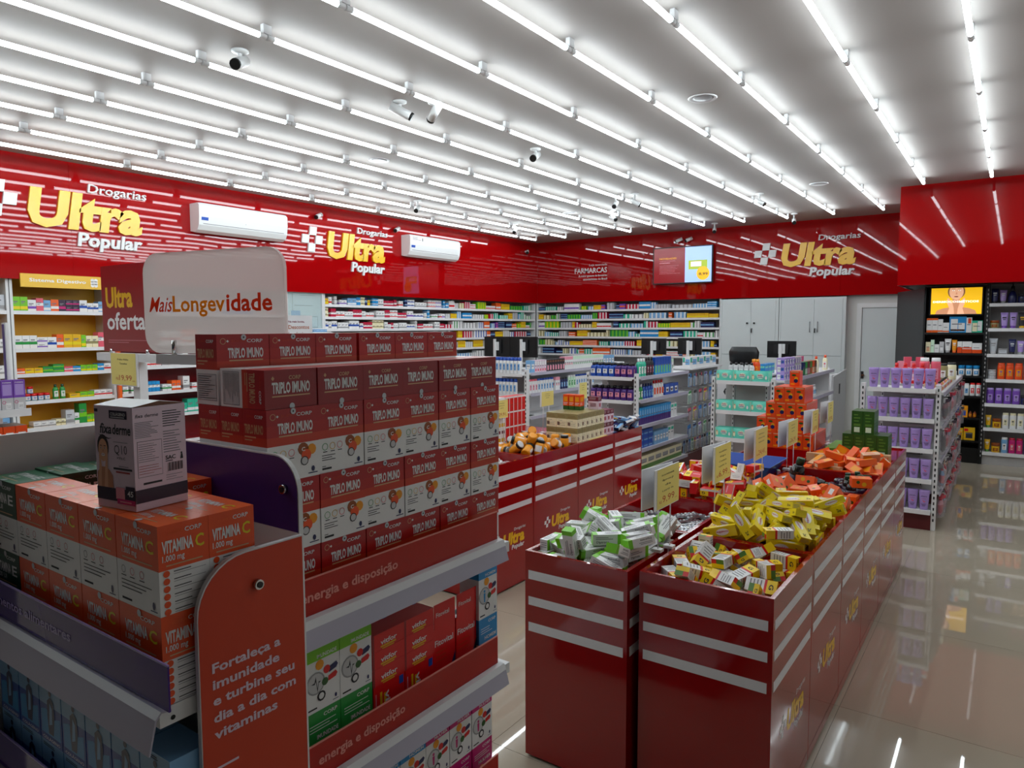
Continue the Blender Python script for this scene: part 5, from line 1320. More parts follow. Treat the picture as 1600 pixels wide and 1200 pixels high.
COND = conditioner('lilac', 'rose')
MOUTH = lathe_kit('mouthwash_bottle', [(0.036, 0.0), (0.038, 0.004), (0.038, 0.10), (0.03, 0.118), (0.018, 0.124)], 'blue', [(0.019, 0.124), (0.021, 0.126), (0.02, 0.155)], 'black', 12, 1.0, 0.75, (0.035, 0.085, 'paper', 'navy'), 0.7)
MOUTHP = lathe_kit('mouthwash_bottle', [(0.036, 0.0), (0.038, 0.004), (0.038, 0.10), (0.03, 0.118), (0.018, 0.124)], 'purple', [(0.019, 0.124), (0.021, 0.126), (0.02, 0.155)], 'black', 12, 1.0, 0.75, (0.035, 0.085, 'pink', 'plumdark'), 0.7)
SPRAY = lathe_kit('spray_can', [(0.024, 0.0), (0.026, 0.003), (0.026, 0.15), (0.02, 0.16)], 'paper', [(0.0235, 0.158), (0.024, 0.16), (0.022, 0.198)], 'blue', 12, 1, 1, (0.04, 0.12, 'lblue', 'blue'), 0.6)


def bottle(c, cc, h=0.16, r=0.028, lab='paper', ink='ink', n='bottle', sy=0.75):
    return lathe_kit(n, [(r * 0.92, 0.0), (r, 0.004), (r, h * 0.62), (r * 0.8, h * 0.76), (r * 0.42, h * 0.82)], c, [(r * 0.45, h * 0.82), (r * 0.5, h * 0.83), (r * 0.48, h)], cc, 10, 1, sy, (h * 0.15, h * 0.55, lab, ink), 0.7)


def straight(c, cc, h=0.17, r=0.033, lab='paper', ink='ink', n='shampoo_bottle'):
    return lathe_kit(n, [(r * 0.9, 0.0), (r, 0.005), (r, h * 0.8), (r * 0.9, h * 0.86)], c, [(r * 0.88, h * 0.86), (r * 0.9, h * 0.87), (r * 0.86, h)], cc, 12, 1, 0.6, (h * 0.2, h * 0.6, lab, ink), 0.6)


def jar(c, lc, h=0.07, r=0.042, n='cream_jar'):
    return lathe_kit(n, [(r * 0.94, 0.0), (r, 0.004), (r, h * 0.64), (r * 0.97, h * 0.68)], c, [(r * 1.03, h * 0.68), (r * 1.03, h * 0.97), (r, h)], lc, 14, 1, 1, (h * 0.15, h * 0.5, lc, c), 0.6)


def tube_(c, cc, h=0.16, w=0.05, ink='ink'):
    """A cosmetic tube standing on its cap, crimped flat at the top."""
    m = MB()
    n = 12
    lv = [(w * 0.42, w * 0.32, 0.03), (w * 0.46, w * 0.3, 0.06), (w * 0.5, w * 0.18, h * 0.75), (w * 0.56, w * 0.03, h)]
    b = len(m.v)
    for rx, ry, z in lv:
        for j in range(n):
            t = 2 * math.pi * j / n
            m.v.append((rx * math.cos(t), ry * math.sin(t), z))
    k = m.m(c)
    for q in range(3):
        for j in range(n):
            m.f.append((b + q * n + j, b + q * n + (j + 1) % n, b + (q + 1) * n + (j + 1) % n, b + (q + 1) * n + j)); m.i.append(k); m.sm.append(True)
    m.f.append(tuple(b + 3 * n + j for j in range(n))); m.i.append(k); m.sm.append(False)
    F = Fr((-w * 0.35, -w * 0.29, 0.06), (w * 0.7, 0, 0), (0, w * 0.11, h * 0.55))
    m.rect(F, 0.1, 0.6, 0.9, 0.75, ink, 0.003).rect(F, 0.2, 0.4, 0.8, 0.48, ink, 0.003)
    cap = MB().lathe([(w * 0.36, 0.0), (w * 0.38, 0.003), (w * 0.38, 0.03)], cc, n, (0, 0, 0), 1, 0.85).mesh('cap')
    return kit('cosmetic_tube', m.mesh('cosmetic_tube'), ('cap', cap))


def wipes():
    W_, D_, H_ = 0.172, 0.045, 0.1
    m = MB()
    n = 10
    for side in (-1, 1):
        b = len(m.v)
        for i in range(n + 1):
            for j in range(5):
                a, c = i / n, j / 4
                bulge = (math.sin(math.pi * min(1, max(0, a))) ** 0.4) * (math.sin(math.pi * (0.08 + 0.84 * c)) ** 0.5)
                m.v.append(((a - 0.5) * W_, side * D_ / 2 * bulge, H_ * c))
        k = m.m('aqua')
        for i in range(n):
            for j in range(4):
                q = [b + i * 5 + j, b + (i + 1) * 5 + j, b + (i + 1) * 5 + j + 1, b + i * 5 + j + 1]
                m.f.append(tuple(q if side < 0 else q[::-1])); m.i.append(k); m.sm.append(True)
    l = MB()
    F = Fr((-W_ / 2, -D_ / 2 - 0.0005, 0), (W_, 0, 0), (0, 0, H_))
    l.disc(F, 0.55, 0.55, 0.034, 'mint', 0.0, 14, 0.027).text(F, 'baby', 0.4, 0.68, 0.56, 0.16, 'magenta', 0.03, 0.2, 0, 0.0006, 1).rect(F, 0.4, 0.42, 0.7, 0.47, 'blue', 0.0006).disc(F, 0.14, 0.45, 0.012, 'cream', 0.0, 10, 0.026).disc(F, 0.13, 0.62, 0.008, 'tan', 0.0006, 8).disc(F, 0.88, 0.4, 0.01, 'paper', 0.0, 8, 0.018)
    e = MB()
    for s in (-1, 1):
        for j in range(6):
            z0, z1 = H_ * (0.06 + 0.147 * j), H_ * (0.06 + 0.147 * (j + 1))
            e.poly([(s * W_ * 0.49, -0.001, z0), (s * (W_ * 0.49 + 0.006), -0.001, z0 + 0.003), (s * (W_ * 0.49 + 0.006), -0.001, z1 - 0.003), (s * W_ * 0.49, -0.001, z1)][::s], 'mint')
    return kit('wipes_pack', m.mesh('wipes_pack'), ('label', l.mesh('label')), ('crimped_end', e.mesh('crimped_end')))


WIPE = wipes()


def box_kit(key, w, d, h, base, *dec, name='carton'):
    """Plain retail carton: dec = (a0, b0, a1, b1, material) panels repeated on its sides."""
    def g(m, f, r):
        for k in 'FRLB':
            for a0, b0, a1, b1, mt in dec:
                m.rect(f[k], a0, b0, a1, b1, mt)
            m.rect(f[k], 0.15, 0.5, 0.75, 0.56, 'ink_grey', 0.0007)
        m.rect(f['T'], 0.02, 0.45, 0.98, 0.49, 'ink_grey')
    return kit(name, carton(key, w, d, h, [(1.0, base)], g))


def blister(key, c1, c2, w=0.07, h=0.17):
    m = MB()
    m.box(-w / 2, w / 2, -0.002, 0.002, -h, 0.0, 'paper', F=c1)
    F = Fr((-w / 2, -0.002, -h), (w, 0, 0), (0, 0, h))
    m.rect(F, 0.05, 0.78, 0.95, 0.96, c2).disc(F, 0.5, 0.92, 0.005, 'slot', 0.0006, 8)
    p = MB().box(-w * 0.36, w * 0.36, -0.016, -0.002, -h * 0.93, -h * 0.3, 'clear_plastic')
    i = MB().tube((0, -0.009, -h * 0.9), (0.004, -0.009, -h * 0.34), w * 0.1, c2, 8).box(-w * 0.14, w * 0.14, -0.0085, -0.006, -h * 0.5, -h * 0.34, c1)
    return kit('blister_pack', m.mesh(key), ('bubble', p.mesh('bubble')), ('contents', i.mesh('contents')))


# ------------------------------------------------------------------ store gondolas with end shelves
def pegs(par, x, y, z, dx):
    MB().tube((x, y, z), (x + dx, y, z + 0.012), 0.003, 'chrome', 6).build('peg_hook', par)


def store_gondola(label, x1, zs, zside, y_sh, y_end, ys=7.21):
    """x1: aisle face on the right; end shelf faces the camera at y = 7.10."""
    x0, xc = x1 - 0.56, x1 - 0.29
    t = thing('gondola', label, 'shelf unit', (xc, 8.5, 0), 0, 'parallel gondolas')
    MB().box(x0 + 0.02, x1, 7.14, y_end, 0.0, 0.15, 'maroon').build('plinth', t)
    MB().box(x0 + 0.03, x1 - 0.11, 7.405, 7.42, 0.15, 1.27, 'shelf_grey').build('end_panel', t)
    MB().box(xc - 0.012, xc + 0.012, 7.42, y_end, 0.15, 1.27, 'white_metal').build('back_panel', t)
    for x in (x0 - 0.036, x1):
        m = MB().box(x, x + 0.035, 7.145, 7.20, 0.0, 1.285, 'white_metal')
        u = m.build('upright', t)
        s = MB()
        for k in range(24):
            s.box(x + 0.012, x + 0.023, 7.1435, 7.1449, 0.08 + k * 0.05, 0.105 + k * 0.05, 'slot')
        s.build('slots', u)
    for x in (x0 + 0.1, x1 - 0.12):
        m = MB().box(x, x + 0.02, 7.395, 7.4048, 0.15, 1.26, 'white_metal')
        for k in range(22):
            m.box(x + 0.006, x + 0.014, 7.3945, 7.3949, 0.2 + k * 0.048, 0.22 + k * 0.048, 'slot')
        m.build('slot_rail', t)
    MB().box(xc - 0.2, x1 - 0.002, y_end, y_end + 0.02, 0, 1.27, 'white_metal').build('end_panel', t)
    for z in zs:
        MB().box(x0 + 0.032, x1 - 0.002, 7.10, 7.394, z - 0.022, z, 'white_metal').box(x0 + 0.032, x1 - 0.002, 7.09, 7.10, z - 0.036, z + 0.002, 'white').build('end_shelf', t)
    for z in zside:
        MB().box(xc + 0.0125, x1 + 0.05, ys, y_sh, z - 0.022, z, 'white_metal').box(x1 + 0.05, x1 + 0.06, ys, y_sh, z - 0.034, z + 0.004, 'rail_grey').build('side_shelf', t)
    return t


ZP = (1.252, 0.99, 0.725, 0.455, 0.182)
GP = store_gondola('white gondola of purple conditioner bottles beside the right aisle', -0.53, ZP, (1.22, 0.925, 0.625, 0.335), 9.85, 9.85)
GT = store_gondola('white gondola of teal wipes behind the promotion bins', -1.93, (1.255, 0.952, 0.672, 0.40, 0.18), (1.25, 0.97, 0.68, 0.4), 9.85, 9.85, 7.45)
GM = store_gondola('white gondola of mouthwash bottles and hanging toothbrushes', -3.40, (1.245, 0.985, 0.70, 0.43, 0.18), (1.245, 0.985, 0.70, 0.43, 0.18), 8.62, 9.85)
GW = store_gondola('white gondola of spray cans and lotions farthest towards the red left wall', -4.86, (1.232, 0.968, 0.70, 0.45, 0.18), (1.24, 0.985, 0.70, 0.43), 9.85, 9.85)
# purple conditioner on the end shelves
for r, z in enumerate(ZP):
    for k in range(6):
        if r == 2 and k < 1:
            continue
        x = -1.022 + k * 0.0885 if r == 0 else -1.028 + k * 0.0885
        put(COND, 'purple conditioner bottle, %s end shelf from the top, %s from the right aisle' % (nth(r + 1), nth(6 - k)), 'bottle', (x, 7.14, z + 0.0005), (0.12 if k < 2 else 0.0) * (r + 1) * 0.6, 'purple conditioner bottles')
# wipes
for r, (z, n) in enumerate(((1.255, 3), (0.952, 3), (0.672, 3))):
    for k in range(n):
        for d in range(3):
            put(WIPE, 'teal wipes pack, %s end shelf from the top, %s from the pyramid side, %s layer' % (nth(r + 1), nth(3 - k), nth(d + 1)), 'wipes', (-2.385 + k * 0.176, 7.135 + d * 0.05, z + 0.001), 0.04 * ((k * 3 + d) % 3 - 1), 'teal wipes packs')
# mouthwash
for r, z in enumerate((1.245, 0.985)):
    for k in range(7):
        for d in range(2):
            pu = (r == 1 or k > 3)
            put(MOUTHP if pu else MOUTH, '%s mouthwash bottle, %s end shelf, %s from the slotted post, %s row' % ('purple' if pu else 'blue', ('upper', 'second')[r], nth(7 - k), ('front', 'second')[d]), 'bottle', (-3.90 + k * 0.0765, 7.145 + d * 0.075, z + 0.001), 0, 'mouthwash bottles')
# spray cans
for r, (z, n) in enumerate(((1.232, 9), (0.968, 8))):
    for k in range(n):
        put(SPRAY, 'white spray can with blue cap, %s end shelf, %s from the slotted post' % (('upper', 'second')[r], nth(n - k)), 'spray can', (-4.935 - (n - 1 - k) * 0.0545 - (0.06 if r else 0), 7.15, z + 0.001), 0, 'white spray cans')


def run(items, where, group, x, y0, z, facing=-1, gap=0.004, cat=None, ref='near end'):
    """Products side by side along y facing +x (facing = 1) or along x facing -y (facing = 0)."""
    p = y0
    cnt = {}
    for k, w, n, desc, ct in items:
        for j in range(n):
            cnt[desc] = cnt.get(desc, 0) + 1
            loc = (x, p + w / 2, z) if facing == 1 else (p + w / 2, x, z)
            put(k, '%s, %s such from %s, %s' % (desc, nth(cnt[desc]), ref, where), ct, loc, 0, group, q_up if facing == 1 else None)
            p += w + gap
    return p


PINKC = box_kit('pinkc', 0.05, 0.08, 0.15, 'pearl_lilac', (0.1, 0.6, 0.9, 0.9, 'paper'), (0.2, 0.1, 0.8, 0.3, 'rose'))
DARKC = box_kit('darkc', 0.06, 0.08, 0.15, 'ink', (0.3, 0.1, 0.9, 0.5, 'pink'), (0.1, 0.75, 0.9, 0.9, 'brown'))
GRNC = box_kit('grnc', 0.05, 0.08, 0.17, 'paper', (0, 0.75, 1, 1, 'mint'), (0.3, 0.35, 0.7, 0.5, 'green'))
REDC = box_kit('redc', 0.05, 0.08, 0.17, 'paper', (0, 0.75, 1, 1, 'pink'), (0.3, 0.35, 0.7, 0.5, 'rose'))
LBC = box_kit('lbc', 0.08, 0.08, 0.15, 'lblue', (0.15, 0.3, 0.85, 0.7, 'paper'))
LOT = straight('paper', 'blue', 0.17, 0.03, 'lblue', 'navy', 'lotion_bottle')
LOTR = straight('paper', 'rose', 0.17, 0.03, 'pink', 'wine', 'lotion_bottle')
DKB = straight('navy', 'black', 0.15, 0.03, 'lblue', 'paper', 'lotion_bottle')
GRB = straight('mint', 'paper', 0.17, 0.032, 'green', 'paper', 'lotion_bottle')
run([(LBC, 0.08, 1, 'pale blue carton', 'carton'), (PINKC, 0.05, 5, 'pale pink carton', 'carton'), (DARKC, 0.06, 7, 'dark carton with pink picture', 'carton'), (REDC, 0.05, 4, 'white and rose carton', 'carton'), (GRNC, 0.05, 16, 'white and green carton', 'carton'), (LBC, 0.08, 4, 'sky blue carton', 'carton')], 'upper lotion side shelf', 'products on the spray can gondola side', -4.865, 7.24, 1.2405, 1)
run([(LOTR, 0.06, 3, 'white lotion bottle with rose cap', 'bottle'), (LOT, 0.06, 6, 'white lotion bottle with blue cap', 'bottle'), (REDC, 0.05, 2, 'short white and rose carton', 'carton'), (DKB, 0.06, 4, 'dark blue lotion bottle', 'bottle'), (GRB, 0.064, 3, 'pale green lotion bottle', 'bottle'), (LOT, 0.06, 8, 'plain white lotion bottle', 'bottle')], 'second lotion side shelf', 'products on the spray can gondola side', -4.865, 7.24, 0.9855, 1)
TEALB = bottle('teal', 'white', 0.2, 0.034, 'paper', 'teal', 'mouthwash_bottle')
BLACKB = bottle('ink', 'black', 0.21, 0.034, 'wine', 'paper', 'mouthwash_bottle')
BLUEP = box_kit('bluep', 0.075, 0.06, 0.2, 'blue', (0.0, 0.0, 1, 0.55, 'sky'), (0.2, 0.1, 0.7, 0.5, 'lime'), name='refill_pouch')
run([(TEALB, 0.066, 3, 'teal mouthwash bottle', 'bottle'), (BLACKB, 0.066, 3, 'black mouthwash bottle', 'bottle'), (BLUEP, 0.075, 6, 'blue refill pouch with lime mark', 'pouch'), (GRNC, 0.05, 1, 'white and green carton ', 'carton')], 'upper mouthwash side shelf', 'products on the mouthwash gondola side', -3.415, 7.25, 1.2455, 1)
GREENB = bottle('green', 'white', 0.17, 0.03, 'paper', 'green', 'mouthwash_bottle')
BLUEB = bottle('blue', 'navy', 0.17, 0.03, 'lblue', 'navy', 'mouthwash_bottle')
REDB = bottle('paper', 'red', 0.19, 0.032, 'dorange', 'red', 'mouthwash_bottle')
BOXB = box_kit('boxb', 0.13, 0.07, 0.13, 'blue', (0.2, 0.25, 0.8, 0.7, 'paper'), (0.3, 0.35, 0.7, 0.55, 'red'))
run([(GREENB, 0.066, 2, 'green mouthwash bottle', 'bottle'), (BLUEB, 0.066, 4, 'small blue mouthwash bottle', 'bottle'), (REDB, 0.07, 4, 'white and orange bottle with red cap', 'bottle'), (BOXB, 0.13, 3, 'blue carton with a red mark', 'carton')], 'second mouthwash side shelf', 'products on the mouthwash gondola side', -3.415, 7.25, 0.9855, 1)
TPC = box_kit('tpc', 0.06, 0.06, 0.19, 'sky', (0, 0, 1, 0.4, 'purple'), (0.2, 0.5, 0.8, 0.85, 'lblue'))
WHC = box_kit('whc', 0.09, 0.06, 0.17, 'paper', (0.1, 0.7, 0.9, 0.9, 'teal'))
run([(TPC, 0.06, 14, 'tall blue and violet toothpaste carton', 'carton'), (WHC, 0.09, 2, 'white and teal carton', 'carton')], 'third mouthwash side shelf', 'products on the mouthwash gondola side', -3.41, 7.25, 0.7005, 1)
BLC = box_kit('blc', 0.12, 0.06, 0.07, 'blue', (0.1, 0.2, 0.9, 0.4, 'lblue'))
for j in range(3):
    run([(BLC, 0.12, 3, 'flat blue carton, %s layer' % ('lower', 'middle', 'upper')[j], 'carton')], 'fourth mouthwash side shelf', 'flat blue cartons', -3.41, 7.25, 0.4305 + j * 0.0705, 1)
run([(LBC, 0.08, 5, 'pale carton beside flat blue ones', 'carton'), (WHC, 0.09, 2, 'white carton past flat blue ones', 'carton')], 'fourth mouthwash side shelf', 'pale cartons', -3.41, 7.64, 0.4305, 1)
PADC = box_kit('padc', 0.2, 0.1, 0.16, 'cream', (0, 0.05, 1, 0.35, 'leaf'), (0.1, 0.5, 0.9, 0.8, 'grey'))
run([(PADC, 0.2, 6, 'beige and green packet', 'packet')], 'lowest mouthwash side shelf', 'beige packets', -3.415, 7.25, 0.1805, 1)
# hanging toothbrush blisters on the mouthwash gondola
BLS = [blister('bl_a', 'lblue', 'navy'), blister('bl_b', 'paper', 'violet'), blister('bl_c', 'mint', 'green'), blister('bl_d', 'grey', 'ink'), blister('bl_e', 'wine', 'rose'), blister('bl_f', 'yellow', 'magenta'), blister('bl_g', 'blue', 'sky')]
BLN = ['pale blue', 'white and violet', 'mint green', 'grey and black', 'wine red', 'yellow and magenta', 'deep blue']
for r, z in enumerate((1.20, 0.98, 0.76, 0.54)):
    for k in range(12):
        y = 8.70 + k * 0.095
        i = (k // 2 + r * 2) % 7 if r != 0 else (0, 6, 0, 4, 3, 4, 0, 1, 6, 6, 0, 0)[k]
        if k % 3 == 0:
            pegs(GM, -3.677, y, z + 0.004, 0.30)
        put(BLS[i], '%s toothbrush blister, %s hook row from the top, %s from the shelves' % (BLN[i], nth(r + 1), nth(k + 1)), 'blister pack', (-3.37 - 0.02 * (k % 2), y, z), 0, 'hanging toothbrush blisters', q_up)
BIGC = box_kit('bigc', 0.24, 0.1, 0.14, 'paper', (0.05, 0.5, 0.3, 0.95, 'teal'), (0.4, 0.3, 0.95, 0.8, 'lblue'))
run([(BIGC, 0.24, 4, 'large white carton', 'carton')], 'mouthwash gondola top', 'large white cartons on the gondola top', -3.42, 8.72, 1.271, 1)
MB().box(-3.679, -3.33, 8.70, 9.84, 1.25, 1.2705, 'white_metal').build('top_shelf', GM)
# wire basket at the foot of the toothbrush wall
wb = MB()
for k in range(12):
    wb.tube((-3.36, 8.68 + k * 0.1, 0.17), (-3.36, 8.68 + k * 0.1, 0.32), 0.002, 'chrome', 4)
for k in range(4):
    wb.tube((-3.36, 8.66, 0.17 + k * 0.05), (-3.36, 9.83, 0.17 + k * 0.05), 0.002, 'chrome', 4)
wb.build('wire_basket', GM)
for k in range(12):
    i = (k * 3) % 7
    put(BLS[i], '%s blister standing in the wire basket, %s from the shelves' % (BLN[i], nth(k + 1)), 'blister pack', (-3.43, 8.72 + k * 0.093, 0.33), 0, 'blisters in the wire basket', q_up)

# top of the teal wipes gondola, seen over the packs
ORB = bottle('c_orange', 'amber', 0.17, 0.02, 'amber', 'red', 'lotion_bottle')
BKB = bottle('lgrey', 'black', 0.15, 0.028, 'paper', 'ink', 'lotion_bottle')
TEC = box_kit('tec', 0.12, 0.06, 0.055, 'sky', (0.1, 0.2, 0.9, 0.6, 'aqua'))
VIC = box_kit('vic', 0.1, 0.08, 0.075, 'lilac', (0.1, 0.1, 0.5, 0.8, 'paper'), (0.55, 0.3, 0.9, 0.7, 'blue'))
GRP = box_kit('grp', 0.09, 0.08, 0.07, 'lgrey', (0.1, 0.1, 0.5, 0.8, 'violet'), (0.55, 0.3, 0.9, 0.7, 'paper'))
MGP = box_kit('mgp', 0.09, 0.07, 0.15, 'magenta', (0.1, 0.1, 0.9, 0.35, 'pink'), name='hair_colour_carton')
COL_ = [box_kit('col%d' % i, 0.05, 0.07, 0.15, c, (0.2, 0.1, 0.8, 0.5, d), name='hair_colour_carton') for i, (c, d) in enumerate((('navy', 'green'), ('green', 'paper'), ('wine', 'pink'), ('leaf', 'red'), ('dorange', 'cream'), ('brown', 'tan')))]
COLN = ['navy', 'green', 'wine', 'leaf green', 'orange', 'brown']
X_ = -1.935
for j in range(3):
    run([(VIC, 0.1, 4, 'violet carton, %s layer' % ('lower', 'middle', 'upper')[j], 'carton'), (GRP, 0.09, 3, 'grey and violet carton, %s layer' % ('lower', 'middle', 'upper')[j], 'carton')], 'wipes gondola side shelf', 'stacked cartons beside the wipes', X_, 7.50, 1.2505 + j * 0.0755, 1)
for k in range(6):
    for d in range(2):
        put(COL_[k], '%s hair colour carton on the wipes gondola, %s of its pair' % (COLN[k], ('near', 'far')[d]), 'carton', (X_, 8.32 + k * 0.115 + d * 0.054, 1.2505), 0, 'hair colour cartons', q_up)
MB().box(-2.30, -2.10, 7.46, 9.86, 1.27, 1.285, 'white_metal').build('top_shelf', GT)
for k in range(5):
    put(BKB, 'black capped bottle on top of the wipes gondola, %s from the aisle side' % nth(5 - k), 'bottle', (-2.46 + k * 0.055, 7.55, 1.2705), 0, 'black capped bottles')
MB().box(-2.49, -2.301, 7.46, 8.2, 1.255, 1.27, 'white_metal').build('top_shelf', GT)
for k in range(4):
    put(ORB, 'slim orange bottle on top of the wipes gondola, %s from the black caps' % nth(k + 1), 'bottle', (-2.25 + (k % 2) * 0.04, 7.62 + (k // 2) * 0.06, 1.2855), 0, 'slim orange bottles')
for k in range(3):
    for j in range(2):
        put(TEC, 'flat sky blue carton on top of the wipes gondola, %s layer, %s back' % (('lower', 'upper')[j], nth(k + 1)), 'carton', (-2.2, 7.85 + k * 0.125, 1.2855 + j * 0.056), 0, 'flat blue cartons', q_up)
for k in range(4):
    put(MGP, 'magenta hair colour carton raised above the wipes gondola, %s back' % nth(k + 1), 'carton', (-2.14, 8.9 + k * 0.092, 1.2855 + 0.0), 0, 'magenta cartons', q_up)
RDB = bottle('cream', 'dorange', 0.19, 0.03, 'paper', 'red', 'lotion_bottle')
for k in range(2):
    put(RDB, 'cream bottle with orange cap, %s end of the wipes gondola side shelf' % ('near', 'far')[k], 'bottle', (X_, 9.1 + k * 0.5, 1.2505), 0, 'cream bottles')
WLO = bottle('paper', 'white', 0.13, 0.03, 'lblue', 'navy', 'lotion_bottle')
run([(WLO, 0.066, 8, 'white bottle below the hair colours', 'bottle')], 'second wipes side shelf', 'white bottles', X_ - 0.02, 8.6, 0.9705, 1)

# right side of the conditioner gondola
for k, (mt, cap, h) in enumerate((('rose', 'paper', 0.24), ('rose', 'paper', 0.24))):
    put(straight(mt, cap, h, 0.04, 'pink', 'crimson'), 'pink bottle with white cap behind the conditioners, %s of two' % ('inner', 'aisle')[k], 'bottle', (-0.66 + k * 0.09, 7.52, 1.2705), 0, 'pink bottles')
for k, (mt, d) in enumerate((('tan', 'rosy'), ('khaki', 'olive'), ('cream', 'cream'))):
    put(straight(mt, 'black' if k else mt, 0.17, 0.04, 'paper', 'brown'), '%s bottle beyond the two pink bottles' % d, 'bottle', (-0.60 + k * 0.055, 7.75 + k * 0.25, 1.2705), 0, None)
MB().box(-0.90, -0.50, 7.43, 9.0, 1.255, 1.27, 'white_metal').build('top_shelf', GP)
for k in range(4):
    put(bottle('red', 'red', 0.19, 0.03, 'pink', 'paper'), 'red capped bottle just behind the top conditioner row, %s from the aisle' % nth(4 - k), 'bottle', (-0.88 + k * 0.07, 7.47, 1.2705), 0, 'red capped bottles')
for k in range(5):
    put(box_kit('rosy%d' % (k % 2), 0.06, 0.05, 0.2 + 0.04 * (k % 2), 'rose' if k % 2 else 'pink', (0.1, 0.3, 0.9, 0.6, 'paper')), 'rosy slim carton leaning behind the conditioners, %s from the aisle' % nth(5 - k), 'carton', (-0.86 + k * 0.05, 7.62, 1.2705), 0.3 * (k % 3), 'rosy cartons')
SM = [bottle(c, 'black', 0.09, 0.018, 'paper', 'ink', 'nail_polish') for c in ('pearl_lilac', 'rose', 'tan', 'amber')]
for r in range(3):
    for k in range(16):
        put(SM[(k + r) % 4], 'small nail polish bottle, %s rank from the aisle, %s from the near end' % (nth(r + 1), nth(k + 1)), 'bottle', (-0.52 - r * 0.05, 7.26 + k * 0.09, 1.2205), 0, 'nail polish on the aisle shelf')
BAG = []
for i, (c, d) in enumerate((('wine', 'plumdark'), ('rose', 'ink'), ('ink', 'dark'), ('pink', 'crimson'), ('lblue', 'rose'), ('paper', 'tan'))):
    m = MB().box(-0.06, 0.06, -0.004, 0.035, -0.2, -0.04, 'clear_bag').box(-0.05, 0.05, 0.012, 0.014, -0.04, 0.0, d if i % 2 else 'paper')
    q = MB().lathe([(0.012, -0.185), (0.04, -0.16), (0.045, -0.09), (0.03, -0.05), (0.01, -0.035)], [c, d, c, d], 10, (0, 0.0155, 0), 1.15, 0.42)
    q.box(-0.055, 0.055, -0.006, -0.0045, -0.035, -0.005, d)
    BAG.append(kit('hanging_bag', m.mesh('hanging_bag'), ('contents', q.mesh('contents'))))
BN = ['wine', 'rose and black', 'black', 'pink', 'blue and rose', 'white and tan']
for r, z in enumerate((1.165, 0.87, 0.57, 0.30)):
    for k in range(11):
        y = 7.30 + k * 0.24
        i = (k + r * 2) % 6 if r < 3 else (3, 4, 5)[k % 3]
        put(BAG[i], 'clear bag of %s accessories, %s hanging row, %s from near end' % (BN[i], nth(r + 1), nth(k + 1)), 'bag', (-0.455, y, z), 0, 'hanging accessory bags', Quaternion((0, 0, 1), math.pi / 2 + 0.25 * ((k * 5 + r) % 3 - 1)))
        if k % 2 == 0:
            pegs(GP, -0.80, y, z + 0.006, 0.36)

# ------------------------------------------------------------------ wall shelving and medicine boxes
def wall_unit(label, axis, at, a0, a1, zs, back, depth=0.36, ends=(1, 1), ztop=2.40):
    """Shelving against the left wall (axis x, front at x = at) or the back wall (axis y)."""
    t = thing('wall_shelving', label, 'shelf unit', (at - depth / 2, (a0 + a1) / 2, 0) if axis == 'x' else ((a0 + a1) / 2, at + depth / 2, 0))

    def B(u0, u1, d0, d1, z0, z1, mt, m=None):
        m = m or MB()
        return m.box(at - d1, at - d0, u0, u1, z0, z1, mt) if axis == 'x' else m.box(u0, u1, at + d0, at + d1, z0, z1, mt)
    B(a0, a1, depth, depth + 0.015, 0.05, ztop, back).build('back_panel', t)
    for k, e in enumerate(ends):
        if e:
            u = a0 if k == 0 else a1 - 0.025
            B(u, u + 0.025, 0.0, depth, 0.0, ztop, 'white_metal').build('end_panel', t)
    for z in zs:
        m = B(a0 + 0.026, a1 - 0.026, 0.01, depth - 0.001, z - 0.02, z, back if back != 'shelf_grey' else 'white_metal')
        B(a0 + 0.026, a1 - 0.026, 0.0, 0.01, z - 0.035, z + 0.004, 'white', m).build('shelf', t)
    B(a0 + 0.026, a1 - 0.026, 0.02, depth - 0.001, 0.0, 0.06, 'dark').build('plinth', t)
    return t


ZW = (2.152, 1.965, 1.782, 1.602, 1.418, 1.238, 1.05, 0.86)
XS_, YS_ = -8.5, 12.95
WL = wall_unit('long white shelving of medicine boxes under the red fascia, left wall', 'x', XS_, 7.135, 12.93, ZW, 'shelf_grey', 0.36)
WB_ = wall_unit('long white shelving of medicine boxes under the red fascia, back wall', 'y', YS_, -8.49, -4.43, ZW, 'shelf_grey', 0.36)
ZY = (1.985, 1.588, 1.322, 1.03, 0.74, 0.4)
WY = wall_unit('yellow backed shelving under the digestive sign, left wall', 'x', XS_, 3.04, 4.065, ZY, 'yellow_back', 0.38)
WY0 = wall_unit('yellow backed shelving at the edge nearest the viewer, left wall', 'x', XS_, 1.9, 3.03, ZY, 'yellow_back', 0.38)
WR = wall_unit('red backed shelving beyond the yellow bay, left wall', 'x', XS_, 4.10, 6.43, (1.985, 1.62, 1.34, 1.03, 0.74, 0.4), 'red_deep', 0.38)
MB().box(-8.49, -8.44, 4.067, 4.098, 0.05, 2.30, 'orange').build('edge_strip', WR)
t = thing('header_sign', 'yellow header sign naming the digestive section above yellow shelves', 'sign', (-8.43, 3.52, 2.235))
MB().box(-8.445, -8.43, 3.118, 3.925, 2.235, 2.375, 'header_yellow').build('board', t)
F = Fr((-8.43, 3.118, 2.235), (0, 0.807, 0), (0, 0, 0.14))
MB().text(F, 'Sistema Digestivo', 0.1, 0.79, 0.42, 0.26, 'paper', 0.02).build('lettering', t)
m = MB()
for a, b in ((0, 0), (1, 0), (0, 1), (1, 1), (0, 2), (1, 2)):
    m.disc(F, 0.875 + a * 0.045, 0.3 + b * 0.2, 0.02, 'paper', 0.0006, 10)
m.build('icon', t)

